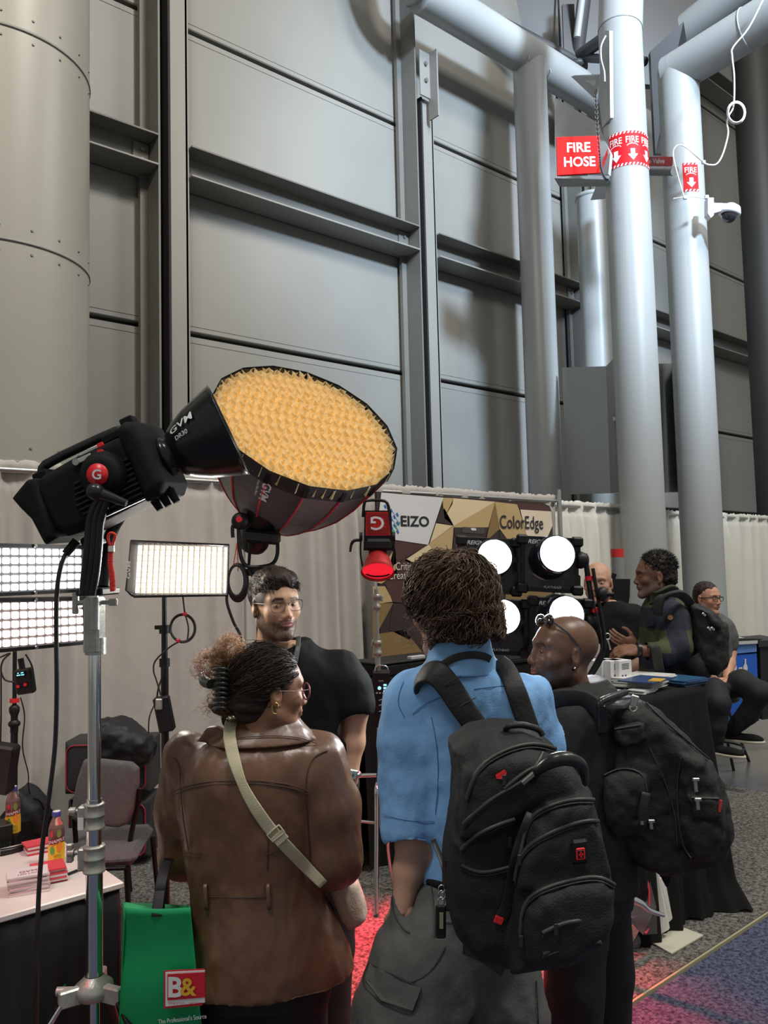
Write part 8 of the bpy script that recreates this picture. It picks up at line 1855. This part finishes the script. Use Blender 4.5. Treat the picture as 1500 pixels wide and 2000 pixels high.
# ================================================================== chair, cases, bags
grey_f = mat('grey_upholstery', (.19, .175, .172), .85, 0, .12, 60, .3, 300)
D = 3.75; ch = Thing('stacking_chair', 'grey padded stacking chair behind the chrome stand', 'chair', PZ(200, 1790, 0))
fr = Fr(205, 1560, D); L = fr.L; PL = lambda q, z=0: [L(x[0], x[1], z) for x in q]
bkp = garment(fr, (125, 1465, -.10), (285, 1630, .10), .006, lambda s, L: s.pillow(PL([(164, 1484), (178, 1480), (258, 1488), (272, 1500), (272, 1530), (264, 1580), (252, 1608), (232, 1616), (160, 1608), (142, 1600), (140, 1580), (152, 1520)]), -.02, .025, .02, .01, puff=.012))
ch.part('backrest', np_mesh('backrest', [bkp], ch.base), grey_f)
frs = Fr(190, 1660, D-.1); sz = frs.W(frs.L(190, 1655))[2]
ch.part('seat', MB().box(PZ(190, 1652, .46), (.22, .22, .03), [nrm(RH*1+FH*.1), nrm(FH-RH*.1), ZZ], bev=.025), grey_f)
sc1 = PZ(190, 1652, .46); 
ch.part('back_upright', MB().tube(catmull([P(271, 1540, D), P(268, 1580, D), P(258, 1620, D), P(250, 1680, D), P(254, 1740, D+.05)], 4), .012, 8), blkm); ch.part('back_upright', MB().tube([P(142, 1560, D), P(148, 1640, D), P(140, 1740, D)], .012, 8), blkm)
for sx in (-1, 1):
    for sy in (-1, 1): ch.part('leg', MB().tube([sc1+RH*.2*sx+FH*.2*sy-ZZ*.03, np.array([sc1[0], sc1[1], .016])+RH*.23*sx+FH*.23*sy], .012, 8), blkm)
ch.part('seat_rail', MB().tube([sc1+RH*.2-FH*.2-ZZ*.035, sc1-RH*.2-FH*.2-ZZ*.035], .009, 8), blkm)
ch.part('bolt', MB().cyl(P(246, 1612, D-.02), P(246, 1612, D), .008, n=10), castal)
case_m = mat('case_cloth', (.028, .027, .027), .8, 0, .1, 30, .25, 200); trimr = mat('case_piping', (.42, .02, .04), .6)
def case(label, x0, y0, x1, y1, D, dep, side=14, red_=True, r=.05):
    t = Thing('equipment_case', label, 'case', P((x0+x1)/2, y1, D)); f = Fr((x0+x1)/2, (y0+y1)/2, D); q = lambda x, y, z=0: f.W(f.L(x, y, z))
    a = f.L(x0, y1); b3 = f.L(x1, y0); w_, h_ = (b3[0]-a[0])/2, (b3[1]-a[1])/2; cc = f.W((a+b3)/2+np.array((0, 0, dep/2)))
    s = SDF([-w_-.04, -h_-.04, -dep/2-.04], [w_+.04, h_+.04, dep/2+.04], .009); s.pillow([(-w_, -h_), (w_, -h_), (w_, h_), (-w_, h_)], -dep/2, dep/2, r); V, Fq = s.nets()
    t.part('shell', np_mesh('shell', [(cc+relax(V, Fq)@f.A, Fq, None)], t.base), case_m)
    if red_:
        w2, h2, rr = w_-.02, h_-.02, r; pts = []
        for (sx, sy, a0) in ((1, 1, 0), (-1, 1, pi/2), (-1, -1, pi), (1, -1, 3*pi/2)):
            for k in range(5): an = a0+k*pi/8; pts.append(np.array((sx*(w2-rr)+rr*math.cos(an), sy*(h2-rr)+rr*math.sin(an), -dep/2-.001)))
        t.part('piping', MB().tube([cc+p@f.A for p in pts], .004, 6, closed=True), trimr)
    t.part('side_handle', MB().tube(catmull([cc+np.array(p)@f.A for p in ((-.05, h_, -.03), (-.04, h_+.02, -.03), (.04, h_+.02, -.03), (.05, h_, -.03))], 4), .008, 8), blkf)
    for sx in (-1, 1): t.part('foot', MB().cyl(cc+np.array((sx*w_*.7, -h_-.015, 0))@f.A, cc+np.array((sx*w_*.7, -h_+.01, 0))@f.A, .02, n=10), blk)
    return t
case('tall dark fabric case with red piping behind the grey chair', 122, 1446, 290, 1555, 4.75, .30)
case('lower dark case with red piping under the tall one behind the chair', 128, 1562, 290, 1682, 4.75, .30)
case('upper dark roller case behind the man in black T-shirt', 648, 1418, 738, 1545, 5.0, .28, red_=False)
case('lower dark roller case behind the man in black T-shirt', 652, 1549, 738, 1652, 5.0, .28, red_=False)
D = 4.6; fr = Fr(245, 1450, D); L = fr.L; PL = lambda q, z=0: [L(x[0], x[1], z) for x in q]
bg3 = garment(fr, (175, 1385, -.2), (310, 1515, .2), .009, lambda s, L: s.pillow(PL([(190, 1412), (205, 1402), (232, 1408), (268, 1424), (290, 1440), (297, 1460), (294, 1485), (278, 1500), (262, 1492), (240, 1485), (198, 1478)]), -.10, .12, .05, .02, puff=.02), wr=[(.016, 7, 7, 7), (.010, 16, 16, 16)], seed=101)
t_ = Thing('cloth_bag', 'crumpled black cloth bag slumped on top of the tall case', 'bag', fr.W((0, -.12, 0))); t_.part('cloth', np_mesh('cloth', [bg3], t_.base), mat('black_nylon', (.006, .006, .007), .6))
D = 3.6; fr = Fr(60, 1590, D); L = fr.L; PL = lambda q, z=0: [L(x[0], x[1], z) for x in q]
bg4 = garment(fr, (20, 1530, -.15), (100, 1640, .2), .008, lambda s, L: s.pillow(PL([(40, 1535), (60, 1548), (84, 1572), (92, 1605), (88, 1630), (30, 1630), (36, 1560)]), -.06, .1, .04, .02), wr=[(.012, 9, 9, 9)], seed=7)
t_ = Thing('gear_bag', 'black gear bag behind the display table below the far-left stand', 'bag', P(60, 1700, D)); t_.part('cloth', np_mesh('cloth', [bg4], t_.base), mat('black_nylon', (.006, .006, .007), .6)); t_.part('strap', MB().tube(catmull([P(62, 1560, D), P(74, 1562, D), P(84, 1575, D), P(84, 1590, D)], 4), .004, 6), blkf)
t_.part('base', MB().box((fr.O[0], fr.O[1]+.03, .36), (.10, .10, .33), bev=.03), blkf)
single('hanging_case', MB().box(P(4, 1500, 2.85), (.045, .085, .03), [nrm(R3-U3*.15), nrm(U3+R3*.15), F3], bev=.008), blk, 'black power box hanging at the far left edge', 'adapter', P(4, 1540, 2.85))
# shopping totes
grn = mat('tote_green', (.0, .27, .085), .55, 0, .06, 5, .1, 400)
D = 2.12; to = Thing('tote_bag', 'large green tote bag with red B logo hanging from the woman\'s hand', 'bag', P(310, 2060, D))
q = lambda x, y, z=0: P(x, y, D+z)
b = MB(); b.grid(lambda u, v: q((244+u*(372-244))*(1-v)+(228+u*(402-228))*v, (1772-10*math.sin(u*pi)*-.3)*(1-v)+2090*v, .005*math.sin(u*5+v*3)+.005*math.sin(v*9)), 20, 24)
b.grid(lambda u, v: q((240+u*(368-240))*(1-v)+(232+u*(402-232))*v, (1762+6*u)*(1-v)+2080*v, .13), 12, 12)
b.grid(lambda u, v: q((244-4*u)*(1-v)+(228+4*u)*v, (1772-10*u)*(1-v)+2090*v, .13*u), 6, 12); b.grid(lambda u, v: q((372-4*u)*(1-v)+402*v, (1772-4*u)*(1-v)+2090*v, .13*u), 6, 12)
o = to.part('bag_body', b, grn); o.modifiers.new('s', 'SOLIDIFY').thickness = .002
to.part('gusset_fold', MB().add([q(244, 1762, .11), q(306, 1774, .05), q(244, 1790, .005)], [(0, 1, 2)]), grn)
for z in (0, .12): to.part('handle', MB().ribbon(catmull([q(306+z*50, 1790, z), q(312, 1740, .04), q(324, 1690, .12), q(340, 1660, .30)], 5), R3, .028, .003), mat('handle_black', (.012, .010, .012), .7))
lp = lambda x, y, z=-.016: q(x, y, z-.012)
to.part('logo_border', MB().prism([lp(320, 1896), lp(400, 1892), lp(402, 1955), lp(394, 1964), lp(320, 1970)], F3*.001), mat('logo_red', (.60, .015, .03), .5))
to.part('logo_ground', MB().prism([lp(323, 1899, -.018), lp(400, 1895, -.018), lp(400, 1958, -.018), lp(323, 1966, -.018)], F3*.001), prw)
to.part('logo_square', MB().prism([lp(327, 1903, -.020), lp(400, 1899, -.020), lp(400, 1948, -.020), lp(327, 1954, -.020)], F3*.001), mat('logo_red', (.60, .015, .03), .5))
t = MB(); text_mb(t, 'B', lp(343, 1928, -.022), R3, U3, .050, 0, .03); to.part('lettering', t, prw)
t = MB(); text_mb(t, '&', lp(368, 1928, -.023), R3, U3, .045, 0, .02); to.part('ampersand', t, mat('logo_gold', (.75, .45, .03), .5))
t = MB(); text_mb(t, 'PHOTO - VIDEO', lp(362, 1960, -.021), R3, nrm(U3), .0055, 0, .0, fit=.085); to.part('lettering', t, mat('logo_red', (.60, .015, .03), .5))
t = MB(); text_mb(t, 'The Professional\'s Source', lp(356, 1990, -.020), nrm(R3+U3*.12), nrm(U3-R3*.12), .012, 0, .0, fit=.125); to.part('lettering', t, prw)
D = 2.75; t2 = Thing('tote_bag', 'second green tote bag on the floor behind the chrome stand base', 'bag', PZ(115, 2090, 0))
b = MB().grid(lambda u, v: P((95+u*40)*(1-v)+(92+u*48)*v, (1912+2*u)*(1-v)+2130*v, 2.45+.01*math.sin(u*6)), 10, 10); o = t2.part('bag_body', b, grn); o.modifiers.new('s', 'SOLIDIFY').thickness = .06
t2.part('top_hem', MB().ribbon([P(95, 1914, 2.44), P(135, 1916, 2.44)], U3, .012, .068), mat('tote_green_hem', (.0, .20, .065), .55))
# floor case, boards and sheet by the rig
D = 3.68; fc = Thing('equipment_case', 'small dark case with red piping leaning on white boards by the rig wheel', 'case', PZ(1262, 1830, 0))
cs = [P(1246, 1690, D), P(1262, 1690, D), P(1282, 1770, D-.1), P(1284, 1824, D-.1), P(1256, 1826, D-.15), P(1230, 1800, D-.1), P(1232, 1720, D)]
fc.part('shell', MB().prism(cs, FH*.16), mat('case_grey', (.06, .055, .055), .8)); fc.part('piping', MB().tube([P(1247, 1690, D-.01), P(1258, 1695, D-.02), P(1268, 1740, D-.06), P(1268, 1812, D-.12), P(1260, 1824, D-.15)], .006, 6), trimr)
wb = mat('board_white', (.60, .57, .52), .6); bd = Thing('board_stack', 'two leaning white foam boards beside the small dark case', 'board', PZ(1300, 1825, 0))
bd.part('board', MB().prism([P(1266, 1686, 3.70), P(1282, 1692, 3.70), P(1306, 1816, 3.66), P(1288, 1826, 3.65)], RH*.012+FH*.02), wb); bd.part('board', MB().prism([P(1288, 1716, 3.70), P(1297, 1717, 3.72), P(1312, 1796, 3.70), P(1303, 1804, 3.69)], RH*.01+FH*.02), wb)
zs_ = .022; sp_ = [PZ(x, y, zs_) for x, y in ((1240, 1822), (1310, 1802), (1374, 1826), (1312, 1862))]
single('floor_board', MB().prism(sp_, -ZZ*.006), mat('board_cream', (.50, .48, .38), .6), 'cream square board lying on the carpet beside the aisle edge', 'board', sp_[0])
# recycling bins
D = 7.2; rbn = Thing('recycling_bin', 'blue cardboard recycling bin with white bottle and can pictures', 'bin', PZ(1450, 1412, 0))
q = lambda x, y, z=0: P(x, y, D+z); blu = mat('bin_blue', (.025, .13, .58), .5); blu2 = mat('bin_blue_light', (.12, .26, .62), .5)
rbn.part('front', MB().prism([q(1422, 1280), q(1478, 1276), q(1483, 1408), q(1424, 1418)], FH*.4), blu); rbn.part('top_band', MB().prism([q(1422, 1258, -.01), q(1477, 1256, -.01), q(1478, 1273, -.01), q(1422, 1278, -.01)], FH*.42), blu2); rbn.part('lid', MB().prism([q(1422, 1254, -.03), q(1480, 1251, -.03), q(1480, 1257, -.03), q(1422, 1260, -.03)], FH*.5), mat('lid_white', (.6, .58, .55), .5)); rbn.part('slot', MB().prism([q(1424, 1248, -.02), q(1490, 1248, -.02), q(1478, 1253, -.02), q(1440, 1253, -.02)], FH*.1), darkgap)
def bot(x): return [q(x-4, 1323, -.012), q(x+4, 1322, -.012), q(x+4, 1302, -.012), q(x+1.5, 1296, -.012), q(x+1.3, 1287, -.012), q(x-1.3, 1287, -.012), q(x-1.5, 1296, -.012), q(x-4, 1302, -.012)]
for x in (1435, 1456): rbn.part('printed_bottle', MB().prism(bot(x), F3*.003), prw)
rbn.part('printed_can', MB().prism([q(x, y, -.012) for x, y in ((1443, 1304), (1450, 1303), (1450, 1323), (1443, 1324))], F3*.003), prw)
t = MB(); text_mb(t, 'BOTTLES & CANS', q(1453, 1333, -.015), nrm(P(1478, 1331, D)-P(1422, 1334, D)), U3, .030, 0, .02, fit=.24); rbn.part('lettering', t, prw)
rbn.part('printed_mark', MB().prism([q(x, y, -.012) for x, y in ((1465, 1393), (1471, 1390), (1473, 1395), (1469, 1399))], F3*.003), prw)
bb2 = Thing('waste_bin', 'black waste bin at the right edge beside the blue recycling bin', 'bin', PZ(1495, 1405, 0)); bb2.part('body', MB().prism([q(1484, 1262), q(1530, 1258), q(1532, 1400), q(1489, 1406)], FH*.4), mat('bin_black', (.02, .02, .02), .5)); bb2.part('lid', MB().prism([q(1482, 1252, -.02), q(1530, 1248, -.02), q(1530, 1260, -.02), q(1482, 1264, -.02)], FH*.45), mat('bin_lid', (.04, .04, .04), .5))
single('grey_carton', MB().prism([P(1380, 1300, 8.2), P(1424, 1300, 8.2), P(1424, 1426, 8.2), P(1380, 1426, 8.2)], FH*.3), mat('carton_grey', (.35, .35, .34), .6), 'plain pale grey box behind the seated man\'s legs', 'box', PZ(1400, 1410, 0))
